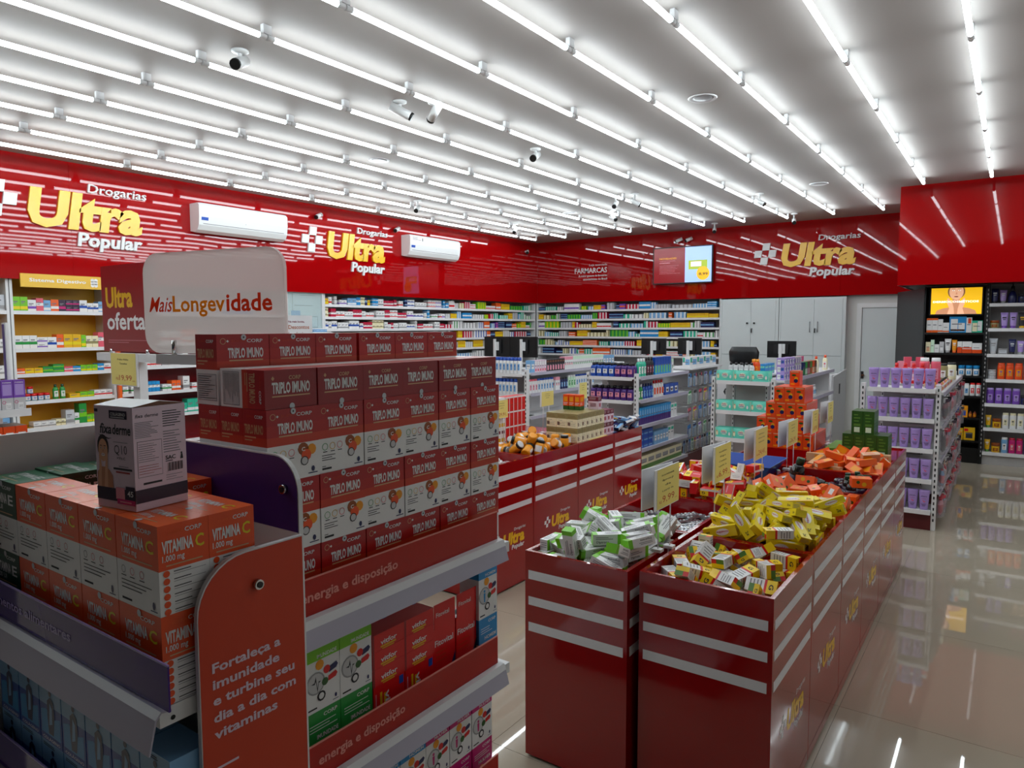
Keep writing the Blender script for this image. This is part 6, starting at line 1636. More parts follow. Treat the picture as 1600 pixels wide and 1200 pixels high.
PAL = [('white', 'paper', 'grey'), ('white and red', 'paper', 'red'), ('white and blue', 'paper', 'blue'), ('navy', 'navy', 'lblue'), ('teal', 'teal', 'paper'), ('yellow', 'gold', 'yellow'), ('crimson', 'crimson', 'paper'), ('blue', 'sky', 'paper'), ('pale blue', 'lblue', 'paper'),
       ('orange', 'c_orange2', 'paper'), ('green', 'green', 'lime'), ('violet', 'violet', 'orange'), ('silver', 'silver', 'grey'), ('white and violet', 'paper', 'violet'), ('cream', 'cream', 'khaki'), ('pink', 'rose', 'paper'), ('lime', 'lime', 'yellow'), ('dark purple', 'purple_dark', 'magenta'), ('white and green', 'paper', 'green')]
MBX = []
for i, (n, a, b) in enumerate(PAL):
    m = MB().box(-0.5, 0.5, -0.5, 0.5, 0, 1, a)
    f = frames(1, 1, 1)
    for k in 'FB':
        m.rect(f[k], 0.0, 0.12 + 0.1 * (i % 4), 1, 0.34 + 0.1 * (i % 4), b, 0.006).rect(f[k], 0.12, 0.62, 0.7, 0.7, 'ink_grey' if a != 'navy' else 'paper', 0.007).rect(f[k], 0.12, 0.5 + 0.02 * (i % 3), 0.5, 0.55 + 0.02 * (i % 3), 'ink_grey', 0.007)
    for k in 'RL':
        m.rect(f[k], 0.0, 0.12 + 0.1 * (i % 4), 1, 0.34 + 0.1 * (i % 4), b, 0.006)
    m.rect(f['T'], 0.0, 0.47, 1, 0.5, 'ink_grey', 0.005)
    MBX.append(m.mesh('medicine_box'))


def mbox(i, label, x, y, z, w, d, h, face, group):
    """face: 'x' faces +x, 'y' faces -y. w along the shelf."""
    o = thing('medicine_box', label, 'medicine box', (x, y, z), math.pi / 2 if face == 'x' else 0.0, group, MBX[i])
    o.scale = (w, d, h)
    return o


# hand-set rows of the yellow and red bays (y0, y1, height, palette, how many, stacked)
def shelf_row(zs, name, rows, face='x', at=XS_, group='remedies on the left wall bays', d=0.12):
    cnt = {}
    for y0, y1, h, i, n, st in rows:
        w = (y1 - y0) / n
        for k in range(n):
            for s in range(st):
                cnt[i] = cnt.get(i, 0) + 1
                mbox(i, '%s medicine box, %s of its colour along %s' % (PAL[i][0], nth(cnt[i]), name), at - 0.03 - d / 2, y0 + w * (k + 0.5), zs + 0.0005 + s * (h / st), w - 0.003, d, h / st - 0.0008, face, group)


shelf_row(ZY[0], 'top yellow shelf', [(3.07, 3.21, 0.15, 16, 2, 1), (3.21, 3.29, 0.12, 13, 1, 1), (3.29, 3.36, 0.14, 15, 1, 1), (3.36, 3.43, 0.12, 8, 1, 1), (3.43, 3.51, 0.13, 9, 1, 1), (3.51, 3.58, 0.13, 17, 1, 1), (3.58, 3.72, 0.13, 17, 2, 2), (3.72, 3.80, 0.13, 2, 1, 1), (3.80, 3.92, 0.1, 2, 2, 1), (3.92, 4.03, 0.12, 8, 2, 1)])
shelf_row(ZY[1], 'second yellow shelf', [(3.07, 3.28, 0.14, 18, 3, 1), (3.28, 3.38, 0.12, 13, 1, 2), (3.38, 3.47, 0.12, 2, 1, 1), (3.47, 3.54, 0.15, 9, 1, 1), (3.54, 3.72, 0.15, 5, 2, 1), (3.72, 3.77, 0.14, 16, 1, 1), (3.77, 3.9, 0.13, 14, 2, 1), (3.90, 4.03, 0.17, 15, 2, 1)])
shelf_row(ZY[2], 'third yellow shelf', [(3.07, 3.15, 0.06, 9, 1, 1), (3.15, 3.32, 0.06, 5, 2, 1), (3.32, 3.42, 0.07, 10, 1, 1), (3.42, 3.53, 0.09, 10, 1, 2), (3.53, 3.62, 0.06, 15, 1, 1), (3.62, 3.70, 0.06, 7, 1, 1), (3.70, 3.88, 0.07, 16, 3, 1), (3.88, 3.95, 0.08, 7, 1, 1), (3.95, 4.03, 0.08, 1, 1, 1)])
JW = lathe_kit('remedy_jar', [(0.026, 0.0), (0.028, 0.003), (0.028, 0.05)], 'lblue', [(0.029, 0.05), (0.029, 0.075)], 'red', 10, 1, 1, (0.01, 0.045, 'paper', 'blue'), 0.9)
for r in range(2):
    for k in range(5):
        put(JW, 'small blue jar with red lid on the fourth yellow shelf, %s rank, %s along' % (('front', 'back')[r], nth(k + 1)), 'jar', (-8.57 - r * 0.065, 3.11 + k * 0.062, ZY[3] + 0.0005), 0, 'small blue jars', q_up)
for k in range(2):
    put(JW, 'small blue jar stacked on the others, %s of two on the fourth yellow shelf' % ('near', 'far')[k], 'jar', (-8.60, 3.14 + k * 0.07, ZY[3] + 0.0765), 0, 'small blue jars', q_up)
DGB = bottle('green', 'e_green', 0.16, 0.03, 'paper', 'green')
for k in range(2):
    put(DGB, 'green syrup bottle with dark cap on the fourth yellow shelf, %s of two' % ('near', 'far')[k], 'bottle', (-8.58, 3.45 + k * 0.07, ZY[3] + 0.0005), 0, 'green syrup bottles', q_up)
shelf_row(ZY[3], 'fourth yellow shelf', [(3.57, 3.68, 0.05, 5, 1, 1), (3.68, 3.83, 0.06, 16, 2, 1), (3.83, 4.03, 0.07, 1, 3, 1)])
shelf_row(ZY[4], 'fifth yellow shelf', [(3.20, 3.42, 0.06, 0, 3, 1), (3.42, 3.52, 0.07, 14, 2, 1), (3.52, 3.61, 0.16, 12, 1, 1), (3.61, 3.66, 0.12, 18, 1, 1), (3.66, 3.74, 0.22, 10, 1, 1), (3.74, 3.85, 0.09, 16, 2, 1)])
for r, (z, nm) in enumerate(((1.985, 'top'), (1.62, 'second'), (1.34, 'third'), (1.03, 'fourth'), (0.74, 'fifth'))):
    rr = random.Random(40 + r)
    rows, y = [], 4.15
    while y < 6.3:
        n = rr.randint(1, 3); w = rr.uniform(0.05, 0.1) * n
        i = rr.choice([1, 9, 2, 7, 0, 13, 18] if r < 4 else [4, 10, 18, 0, 15])
        if y + w > 6.38:
            break
        rows.append((y, y + w, rr.uniform(0.07, 0.17), i, n, 1)); y += w + rr.choice([0.004, 0.03])
    shelf_row(z, nm + ' red shelf', rows)
for r, z in enumerate(ZY[:5]):
    rr = random.Random(80 + r)
    rows, y = [], 2.55
    while y < 2.95:
        w = rr.uniform(0.06, 0.1)
        rows.append((y, y + w, rr.uniform(0.09, 0.17), rr.choice([12, 3, 0, 14, 5, 8]), 1, 1)); y += w + 0.004
    shelf_row(z, nth(r + 1) + ' shelf, nearest yellow bay', rows)

# runs of medicine boxes on the white shelves: the nearest are things, the far remainder is stuff
LEFTW = [0, 0, 1, 1, 2, 0, 6, 6, 2, 3, 13, 0, 7, 8, 5, 14, 0, 18]
BACKW = [3, 8, 5, 5, 4, 4, 11, 9, 7, 12, 0, 6, 3, 8, 18, 2, 14, 10, 13, 4, 16, 1]
stuff = {'L': MB(), 'B': MB()}
IND = {'n': 0}


def med_rows(axis, a0, a1, pal, seed, limit):
    todo = []
    for r, z in enumerate(ZW[:6]):
        rr = random.Random(seed + r)
        a = a0
        while a < a1:
            i = rr.choice(pal if not (axis == 'x' and a > 10.9) else BACKW)
            n = rr.choice([1, 2, 2, 3, 4, 5])
            w, h1 = rr.uniform(0.05, 0.09), rr.uniform(0.035, 0.14)
            if axis == 'x' and a < 10:
                h1 = rr.uniform(0.06, 0.13); n = rr.choice([1, 1, 2, 3])
            st = max(1, int(rr.uniform(0.11, 0.155) / h1))
            for k in range(n):
                if a + w > a1:
                    break
                for s in range(st):
                    todo.append((a + w / 2, r, z + 0.0005 + s * (h1 + 0.0006), w - 0.002, 0.11 + 0.05 * (rr.random() if s == 0 else 0.2), h1, i))
                a += w
            a += rr.choice([0.003, 0.003, 0.02, 0.05])
            if a > a1 - 0.05:
                break
    todo.sort(key=lambda q: (q[0] if axis == 'x' else -q[0]))
    cnt = {}
    for a, r, z, w, d, h, i in todo:
        dep = (XS_ - 0.035 - d / 2) if axis == 'x' else (YS_ + 0.035 + d / 2)
        if axis == 'x' and IND['n'] < limit and r < 4:
            IND['n'] += 1
            cnt[(r, i)] = cnt.get((r, i), 0) + 1
            mbox(i, '%s medicine box, %s of its colour from glass cabinet, %s white shelf' % (PAL[i][0], nth(cnt[(r, i)]), ('top', 'second', 'third', 'fourth')[r]), dep, a, z, w, d, h, 'x', 'medicine boxes on the white left wall shelves')
        else:
            m = stuff['L' if axis == 'x' else 'B']
            n_, c1, c2 = PAL[i]
            if axis == 'x':
                m.box(dep - d / 2, dep + d / 2, a - w / 2, a + w / 2, z, z + h, c1)
                m.rect(Fr((dep + d / 2, a - w / 2, z), (0, w, 0), (0, 0, h)), *((0.0, 0.1 + 0.1 * (i % 4), 1, 0.35 + 0.1 * (i % 4)) if i % 2 else (0.55, 0.0, 0.92, 1.0)), c2, 0.0008)
            else:
                m.box(a - w / 2, a + w / 2, dep - d / 2, dep + d / 2, z, z + h, c1)
                m.rect(Fr((a - w / 2, dep - d / 2, z), (w, 0, 0), (0, 0, h)), *((0.0, 0.1 + 0.1 * (i % 4), 1, 0.35 + 0.1 * (i % 4)) if i % 2 else (0.55, 0.0, 0.92, 1.0)), c2, 0.0008)


med_rows('x', 7.17, 12.84, LEFTW, 11, 170)
med_rows('y', -8.45, -4.47, BACKW, 31, 0)
stuff['L'].build('medicine_boxes', None, kind='stuff', label='many small medicine boxes on the far half of the white left shelves', category='medicine boxes')
stuff['B'].build('medicine_boxes', None, kind='stuff', label='many small coloured medicine boxes filling the back wall shelves', category='medicine boxes')

# glass fronted white cabinet on the left wall
t = thing('glass_cabinet', 'white glass fronted cabinet between the red bay and the white shelves', 'cabinet', (-8.7, 6.79, 0))
m = MB().box(-8.86, -8.52, 6.45, 7.125, 0.0, 2.38, 'cabinet_white').box(-8.52, -8.49, 6.45, 6.48, 0.0, 2.38, 'white').box(-8.52, -8.49, 7.095, 7.125, 0.0, 2.38, 'white').box(-8.52, -8.49, 6.48, 7.095, 2.31, 2.38, 'white').box(-8.52, -8.49, 6.48, 7.095, 1.74, 1.79, 'white')
m.build('body', t)
MB().box(-8.503, -8.498, 6.482, 7.093, 1.792, 2.308, 'glass').build('glass_door', t)
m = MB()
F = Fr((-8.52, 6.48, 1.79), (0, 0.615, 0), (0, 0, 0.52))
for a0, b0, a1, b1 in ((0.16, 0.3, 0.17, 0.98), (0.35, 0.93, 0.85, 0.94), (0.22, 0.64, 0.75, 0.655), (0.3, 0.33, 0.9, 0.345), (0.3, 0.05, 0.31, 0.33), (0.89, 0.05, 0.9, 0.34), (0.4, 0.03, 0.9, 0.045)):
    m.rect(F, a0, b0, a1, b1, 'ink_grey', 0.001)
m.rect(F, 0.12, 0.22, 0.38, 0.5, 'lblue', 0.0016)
m.build('thin_lines', t)  # thin grey lines and a pale blue patch drawn behind the glass
for k in range(3):
    mbox(7, 'blue medicine box on the ledge below the glass cabinet, %s of three' % nth(k + 1), -8.40, 6.86 + k * 0.08, 1.741, 0.078, 0.1, 0.035, 'x', 'blue boxes under the glass cabinet')
MB().box(-8.49, -8.33, 6.78, 7.12, 1.715, 1.74, 'white').build('ledge', t)

# ------------------------------------------------------------------ white cabinets on the back wall
def cabinet(label, x0, x1, xm, knobs):
    t = thing('wardrobe_cabinet', label, 'cabinet', ((x0 + x1) / 2, 13.0, 0))
    y = 12.90
    MB().box(x0, x1, y + 0.02, 13.4, 0.0, 2.295, 'cabinet_white').box(x0, x0 + 0.03, y, y + 0.02, 0, 2.295, 'cabinet_white').box(x1 - 0.05, x1, y, y + 0.02, 0, 2.295, 'cabinet_white').build('body', t)
    for a, b in ((x0 + 0.033, xm - 0.002), (xm + 0.002, x1 - 0.053)):
        for z0, z1 in ((0.08, 1.295), (1.303, 2.26)):
            d = MB().box(a, b, y, y + 0.0195, z0, z1, 'cabinet_white').build('door', t)
            if z0 > 1:
                x = b - 0.06 if b < xm else a + 0.06
                if knobs:
                    MB().tube((x, y, 1.86), (x, y - 0.03, 1.86), 0.016, 'dark', 10).build('knob', d)
                else:
                    MB().tube((x, y - 0.02, 1.70), (x, y - 0.02, 1.88), 0.006, 'steel', 8).box(x - 0.005, x + 0.005, y - 0.02, y, 1.70, 1.71, 'steel').box(x - 0.005, x + 0.005, y - 0.02, y, 1.87, 1.88, 'steel').build('handle', d)
    MB().tube((xm + 0.02, y, 1.76), (xm + 0.02, y - 0.02, 1.76), 0.012, 'steel', 10).box(xm + 0.012, xm + 0.028, y - 0.03, y - 0.018, 1.69, 1.76, 'dark').build('lock', t)


cabinet('tall white cabinet with black knobs, next to the medicine shelves', -4.42, -3.385, -3.865, True)
cabinet('tall white cabinet with bow handles, next to the white door', -3.375, -2.30, -2.80, False)

# ------------------------------------------------------------------ counters and monitors
def counter(label, x0, x1, y0, y1, h):
    t = thing('service_counter', label, 'counter', ((x0 + x1) / 2, (y0 + y1) / 2, 0))
    MB().box(x0, x1, y0, y1, 0.0, h - 0.04, 'white').build('body', t)
    MB().box(x0 - 0.02, x1 + 0.02, y0 - 0.02, y1 + 0.02, h - 0.04, h, 'white_gloss').build('worktop', t)


counter('white service counter carrying two monitors before the left medicine shelves', -7.6, -6.0, 9.45, 10.0, 1.12)
counter('long white service counter carrying single monitors before the back shelves', -5.1, -2.5, 10.5, 11.1, 1.12)


def monitor(label, x0, x1, y, z0, z1, zb):
    xc = (x0 + x1) / 2
    t = thing('monitor', label, 'monitor', (xc, y, zb))
    MB().box(x0, x1, y, y + 0.03, z0, z1, 'black').box(xc - 0.1, xc + 0.1, y - 0.025, y, z0 + 0.06, z1 - 0.05, 'dark').build('screen_back', t)
    MB().box(xc - 0.018, xc + 0.018, y - 0.08, y - 0.05, zb + 0.012, z1 - 0.04, 'white_metal').box(xc - 0.03, xc + 0.06, y - 0.05, y - 0.026, (z0 + z1) / 2 - 0.06, (z0 + z1) / 2 + 0.08, 'white_metal').build('arm', t)
    MB().box(xc - 0.09, xc + 0.09, y - 0.14, y + 0.04, zb, zb + 0.012, 'white_metal').build('foot', t)


monitor('black monitor back with white arm, nearer the left wall of the counter pair', -7.35, -6.82, 9.6, 1.31, 1.645, 1.121)
monitor('black monitor back with white arm, farther from the left wall of the counter pair', -6.815, -6.285, 9.6, 1.31, 1.645, 1.121)
monitor('black monitor back before the back shelves, nearer the mouthwash bottles', -4.92, -4.50, 10.6, 1.36, 1.615, 1.121)
monitor('black monitor back before the back shelves, nearer the white cabinets', -4.30, -3.92, 10.6, 1.37, 1.625, 1.121)
monitor('black monitor back standing in front of the white cabinets', -2.93, -2.53, 10.6, 1.35, 1.59, 1.121)
t = thing('grey_counter', 'grey counter end with a dark slot handle beside the orange pyramid', 'counter', (-2.03, 10.4, 0))
MB().box(-2.10, -2.02, 10.32, 10.75, 0.0, 1.13, 'shelf_grey').build('side_panel', t)
MB().box(-2.02, -1.985, 10.30, 10.75, 0.0, 1.14, 'white').build('post', t)
MB().prism([(10.31, 0.0), (11.2, 0.0), (11.2, 1.18), (10.31, 1.12)], 'x', -1.985, -1.965, 'lgrey').box(-1.9649, -1.96, 10.7, 10.76, 0.86, 1.0, 'dark').build('side_panel', t)
t = thing('desk_chair', 'black rounded office chair back behind the wipes gondola', 'chair', (-3.05, 9.75, 0))
m = MB().lathe([(0.16, 1.28), (0.2, 1.32), (0.21, 1.45), (0.17, 1.52)], 'black', 14, (-3.05, 9.9, 0), 1, 0.3)
m.build('backrest', t)
MB().tube((-3.05, 9.86, 0.06), (-3.05, 9.86, 1.3), 0.03, 'dark', 8).build('post', t)
MB().lathe([(0.22, 0.86), (0.24, 0.9), (0.22, 0.94)], 'black', 14, (-3.05, 9.82, 0)).build('seat', t)
MB().lathe([(0.25, 0.0), (0.05, 0.06)], 'dark', 10, (-3.05, 9.86, 0)).build('base', t)
# baby products rack behind the teal wipes
for k in range(4):
    MOPC = box_kit('mopc', 0.1, 0.08, 0.16, 'paper', (0.1, 0.5, 0.9, 0.9, 'dorange'), (0.2, 0.1, 0.8, 0.4, 'rose'))
    for r, z in enumerate((1.25, 0.97, 0.68)):
        put(MOPC, 'white and orange carton on the wipes gondola, far side, %s shelf, %s from the front' % (nth(r + 1), nth(k + 1)), 'carton', (-2.44, 7.5 + k * 0.12, z + (0.0005 if r else 0.0205)), 0, 'white and orange cartons', Quaternion((0, 0, 1), -math.pi / 2)) if r else None
MB().box(-2.54, -2.233, 7.43, 9.8, 0.948, 0.97, 'white_metal').box(-2.54, -2.233, 7.43, 9.8, 0.658, 0.68, 'white_metal').build('side_shelf', GT)

# ------------------------------------------------------------------ black cosmetics cabinet
t = BC = thing('cosmetics_cabinet', 'tall black cabinet with a lit yellow panel and cosmetics', 'cabinet', (-0.645, 11.2, 0))
MB().box(-0.98, -0.31, 11.36, 11.38, 0.0, 2.325, 'black').build('back_panel', t)
for x in (-1.0, -0.318):
    MB().box(x, x + 0.02, 11.0, 11.36, 0.0, 2.325, 'black').build('side_panel', t)
MB().box(-0.98, -0.318, 11.0, 11.36, 2.31, 2.325, 'black').build('top_panel', t)
for z in (1.713, 1.445, 1.15, 0.885, 0.60, 0.30):
    MB().box(-0.979, -0.319, 11.0, 11.359, z - 0.025, z, 'black').build('shelf', t)
MB().box(-0.979, -0.319, 11.02, 11.359, 0.0, 0.2, 'black').build('plinth', t)
MB().prism([(-1.002, 11.0), (-1.44, 12.0), (-1.42, 12.01), (-0.982 - 0.0205, 11.05)], 'z', 0.0, 2.30, 'black').build('angled_board', t)
lb = MB().box(-0.935, -0.342, 11.005, 11.05, 1.94, 2.308, 'black').build('light_box', t)
F = Fr((-0.922, 11.005, 1.955), (0.567, 0, 0), (0, 0, 0.342))
m = MB().rect(F, 0, 0, 1, 1, 'light_yellow')


def clipped(a, b, ra, rb):
    return [(a + ra / F.lu * math.cos(2 * math.pi * j / 24), min(0.998, b + rb / F.lv * math.sin(2 * math.pi * j / 24))) for j in range(24)]


m.shape(F, [(0.09, 0.0), (0.91, 0.0), (0.88, 0.14), (0.76, 0.22), (0.6, 0.27), (0.4, 0.27), (0.24, 0.22), (0.12, 0.14)], 'light_skin2', 0.0008)
m.shape(F, clipped(0.5, 0.86, 0.098, 0.1), 'light_hair', 0.0009).rect(F, 0.43, 0.25, 0.57, 0.65, 'light_skin2', 0.001).shape(F, clipped(0.5, 0.85, 0.08, 0.105), 'light_skin', 0.0012)
for s in (-1, 1):
    m.disc(F, 0.5 + s * 0.06, 0.9, 0.014, 'light_white', 0.0015, 10, 0.006).disc(F, 0.5 + s * 0.06, 0.9, 0.0055, 'light_dark', 0.0017, 8).shape(F, [(0.5 + s * 0.02, 0.955), (0.5 + s * 0.1, 0.96), (0.5 + s * 0.1, 0.975), (0.5 + s * 0.02, 0.972)], 'light_hair', 0.0015)
    m.shape(F, [(0.5 + s * 0.17, 0.0), (0.5 + s * 0.03, 0.0), (0.5 + s * 0.04, 0.22), (0.5 + s * 0.07, 0.42), (0.5 + s * 0.15, 0.62), (0.5 + s * 0.175, 0.6), (0.5 + s * 0.17, 0.4), (0.5 + s * 0.13, 0.22)][::s], 'light_skin', 0.0016)
m.shape(F, [(0.48, 0.75), (0.52, 0.75), (0.507, 0.86)], 'light_skin2', 0.0015).disc(F, 0.5, 0.665, 0.024, 'lip', 0.0018, 12, 0.007)
m.text(F, 'DERMOCOSMÉTICOS', 0.04, 0.94, 0.44, 0.075, 'light_white', 0.03, 0, 0.001, 0.0022)
m.build('picture', lb)

OC = box_kit('oc', 0.064, 0.05, 0.19, 'paper', (0, 0, 1, 0.16, 'orange'), (0, 0.86, 1, 1, 'orange'), (0.1, 0.25, 0.9, 0.8, 'paper'))
OC2 = box_kit('oc2', 0.055, 0.05, 0.175, 'paper', (0, 0.05, 1, 0.16, 'orange'))
OC3 = box_kit('oc3', 0.07, 0.05, 0.13, 'paper', (0, 0.05, 1, 0.18, 'orange'))
BL1 = box_kit('bl1', 0.188, 0.04, 0.208, 'sky', (0.08, 0.08, 0.5, 0.85, 'paper'), (0.54, 0.08, 0.92, 0.6, 'paper'), (0.08, 0.1, 0.92, 0.2, 'orange'))
BL2 = box_kit('bl2', 0.06, 0.05, 0.195, 'paper', (0.3, 0.6, 0.85, 0.95, 'dorange'))
TEA2 = box_kit('tea2', 0.115, 0.05, 0.155, 'teal', (0.05, 0.1, 0.5, 0.8, 'cream'), (0.55, 0.15, 0.95, 0.95, 'paper'))
run([(OC, 0.064, 2, 'white and orange sun care carton', 'carton'), (OC2, 0.055, 1, 'tall white carton with orange foot', 'carton'), (OC3, 0.07, 1, 'short white carton with orange foot', 'carton'), (BL1, 0.188, 1, 'wide sky blue gift carton', 'carton'), (BL2, 0.06, 1, 'white carton with an orange corner', 'carton'), (TEA2, 0.115, 1, 'teal and cream carton', 'carton')], 'black cabinet top shelf', 'cartons in the black cabinet', 11.06, -0.965, 1.7135, 0, 0.002, ref='angled board')
WT = tube_('paper', 'grey', 0.185, 0.07)
OT = tube_('amber', 'orange', 0.17, 0.055, 'paper')
SC_ = [box_kit('sc%d' % i, w, 0.05, h, b, *d) for i, (w, h, b, d) in enumerate(((0.055, 0.14, 'cream', ((0.2, 0.1, 0.8, 0.5, 'skin'),)), (0.04, 0.17, 'mint', ()), (0.055, 0.11, 'paper', ()), (0.052, 0.145, 'lgrey', ((0.2, 0.2, 0.8, 0.5, 'paper'),)), (0.052, 0.15, 'paper', ((0, 0, 1, 0.5, 'dorange'),)), (0.105, 0.15, 'paper', ((0, 0, 1, 0.35, 'dorange'), (0.0, 0.4, 1, 0.5, 'c_orange'))), (0.108, 0.13, 'paper', ((0, 0, 1, 0.35, 'c_orange'),)), (0.05, 0.14, 'navy', ())))]
run([(SC_[0], 0.055, 1, 'cream carton with a small face', 'carton'), (SC_[1], 0.04, 1, 'slim mint carton', 'carton'), (SC_[2], 0.055, 1, 'low white carton', 'carton'), (SC_[3], 0.052, 1, 'light grey carton', 'carton'), (WT, 0.08, 1, 'white cosmetic tube on its cap', 'tube'), (OT, 0.062, 1, 'amber cosmetic tube on its cap', 'tube'), (SC_[4], 0.052, 1, 'white and orange slim carton', 'carton'), (SC_[5], 0.105, 1, 'white and deep orange wide carton', 'carton'), (SC_[6], 0.108, 1, 'white and bright orange wide carton', 'carton')], 'black cabinet second shelf', 'cosmetics in the black cabinet', 11.06, -0.965, 1.4455, 0, 0.003, ref='angled board')
BJ = jar('paper', 'sky', 0.13, 0.036, 'lotion_jar')
for k in range(3):
    put(BJ, 'white and blue lotion jar on the third black shelf, %s from the grey shelving' % nth(3 - k), 'jar', (-0.545 + k * 0.082, 11.06, 1.1505), 0, 'white and blue lotion jars')
    put(BJ, 'white and blue lotion jar behind others, third black shelf, %s from the grey shelving' % nth(3 - k), 'jar', (-0.545 + k * 0.082, 11.16, 1.1505), 0, 'white and blue lotion jars')
LO = straight('paper', 'white', 0.16, 0.03, 'lblue', 'navy')
LR = straight('paper', 'red', 0.17, 0.03, 'red', 'paper')
for k, (kk, d) in enumerate(((LO, 'white and blue'), (LO, 'white and blue'), (LR, 'white and red'), (LR, 'white and red'))):
    put(kk, '%s lotion bottle on the fourth black shelf, %s from the grey shelving' % (d, nth(4 - k)), 'bottle', (-0.545 + k * 0.066, 11.06, 0.8855), 0, 'lotions on the fourth black shelf')
put(box_kit('bk5', 0.05, 0.05, 0.14, 'blue', (0.2, 0.1, 0.8, 0.6, 'sky')), 'blue carton on the fifth black shelf', 'carton', (-0.56, 11.06, 0.6005))
put(box_kit('or5', 0.07, 0.05, 0.15, 'amber', (0.2, 0.15, 0.7, 0.6, 'blue')), 'amber carton with a blue figure on the fifth black shelf', 'carton', (-0.488, 11.06, 0.6005))
for k in range(2):
    put(bottle('bamber', 'brown', 0.08, 0.02, 'amber', 'brown'), 'small amber bottle on the fifth black shelf, %s the grey shelving' % ('away from', 'next to')[k], 'bottle', (-0.425 + k * 0.05, 11.06, 0.6005), 0, 'small amber bottles')
put(box_kit('ye6', 0.07, 0.05, 0.15, 'gold', (0.3, 0.1, 0.7, 0.7, 'amber')), 'gold carton with an amber bottle picture, sixth black shelf', 'carton', (-0.53, 11.06, 0.3005))
put(box_kit('ye7', 0.125, 0.05, 0.165, 'gold', (0.2, 0.15, 0.8, 0.6, 'ink'), (0.05, 0.7, 0.4, 0.92, 'red')), 'wide gold carton with a black animal shape, sixth black shelf', 'carton', (-0.425, 11.06, 0.3005))

# ------------------------------------------------------------------ grey shelving of hair products
ZG = (2.085, 1.768, 1.438, 1.115, 0.80, 0.483, 0.165)
t = WG = thing('wall_shelving', 'grey and white shelving of hair products beside the black cabinet', 'shelf unit', (0.5, 11.2, 0))
MB().box(-0.27, 1.6, 11.37, 11.385, 0.0, 2.34, 'shelf_grey').build('back_panel', t)
for x in (-0.305, 0.72):
    m = MB().box(x, x + 0.03, 11.005, 11.37, 0.0, 2.34, 'dark' if x < 0 else 'shelf_grey')
    for k in range(40):
        m.box(x + 0.01, x + 0.02, 11.0035, 11.0049, 0.1 + k * 0.055, 0.125 + k * 0.055, 'shelf_grey' if x < 0 else 'slot')
    m.build('upright', t)
for z in ZG:
    for a, b in ((-0.274, 0.718), (0.752, 1.6)):
        MB().box(a, b, 11.01, 11.369, z - 0.022, z, 'white_metal').box(a, b, 11.0, 11.01, z - 0.04, z + 0.002, 'white').build('shelf', t)
MB().box(-0.274, 1.6, 11.03, 11.36, 0.0, 0.12, 'shelf_grey').build('plinth', t)
NV_ = tube_('navy', 'ink', 0.19, 0.07, 'silver')
LV = tube_('lilac', 'grey', 0.17, 0.07, 'paper')
PUMP = lathe_kit('pump_bottle', [(0.045, 0.0), (0.047, 0.004), (0.045, 0.09), (0.03, 0.14), (0.015, 0.155)], 'navy', [(0.02, 0.155), (0.022, 0.16), (0.02, 0.21), (0.008, 0.22), (0.008, 0.25)], 'black', 12)
JD = jar('navy', 'ink', 0.12, 0.05)
JG = jar('khaki', 'bamber', 0.1, 0.05)
JGo = jar('gold', 'bamber', 0.12, 0.046)
PT = tube_('magenta', 'paper', 0.2, 0.06, 'paper')
VT = tube_('lilac', 'violet', 0.2, 0.075, 'plumdark')
BKT = tube_('ink', 'gold', 0.2, 0.08, 'gold')
GT_ = tube_('tan', 'gold', 0.18, 0.06, 'brown')
WTU = tube_('silver', 'lgrey', 0.2, 0.085, 'grey')
BRX = box_kit('brx', 0.1, 0.06, 0.07, 'grey', (0.1, 0.2, 0.9, 0.7, 'silver'))
OS = straight('c_orange', 'dorange', 0.21, 0.042, 'amber', 'violet')
VS = straight('violet', 'lilac', 0.2, 0.042, 'lilac', 'plumdark')
WS = straight('paper', 'cream', 0.2, 0.036, 'cream', 'ink')
GOT = tube_('gold', 'leaf', 0.16, 0.06, 'paper')
PS = straight('magenta', 'crimson', 0.2, 0.035, 'rose', 'paper')
IS = straight('purple', 'violet', 0.19, 0.036, 'lilac', 'gold')
LS = straight('lblue', 'paper', 0.2, 0.036, 'paper', 'ink')
SJ = jar('silver', 'lgrey', 0.06, 0.045)
hair = [[(NV_, 0.085, 1, 'navy tube', 'tube'), (LV, 0.085, 1, 'lilac tube', 'tube'), (PUMP, 0.1, 1, 'navy pump bottle', 'bottle'), (JD, 0.105, 1, 'navy hair mask jar', 'jar'), (PT, 0.08, 3, 'magenta tube', 'tube')],
        [(JG, 0.105, 1, 'brown hair mask jar', 'jar'), (VT, 0.09, 2, 'violet tube', 'tube'), (BKT, 0.09, 1, 'black and gold tube', 'tube'), (GT_, 0.075, 3, 'tan tube', 'tube')],
        [(WTU, 0.1, 1, 'silver tube', 'tube'), (BRX, 0.1, 1, 'low grey carton', 'carton'), (NV_, 0.085, 1, 'dark tube', 'tube'), (LV, 0.085, 1, 'lilac tube', 'tube'), (JD, 0.105, 2, 'navy hair mask jar', 'jar')],
        [(SJ, 0.1, 1, 'silver cream jar', 'jar'), (OS, 0.088, 4, 'orange shampoo bottle', 'bottle')],
        [(VS, 0.088, 4, 'violet shampoo bottle', 'bottle'), (JD, 0.1, 1, 'violet mask jar', 'jar')],
        [(GOT, 0.075, 1, 'gold and green tube', 'tube'), (JGo, 0.1, 1, 'gold mask jar', 'jar'), (WS, 0.075, 4, 'white shampoo bottle', 'bottle')],
        [(GOT, 0.075, 1, 'gold and green tube', 'tube'), (JGo, 0.1, 1, 'gold mask jar', 'jar'), (LS, 0.078, 1, 'pale blue shampoo bottle', 'bottle'), (PS, 0.074, 2, 'magenta shampoo bottle', 'bottle'), (IS, 0.078, 2, 'deep purple shampoo bottle', 'bottle')]]
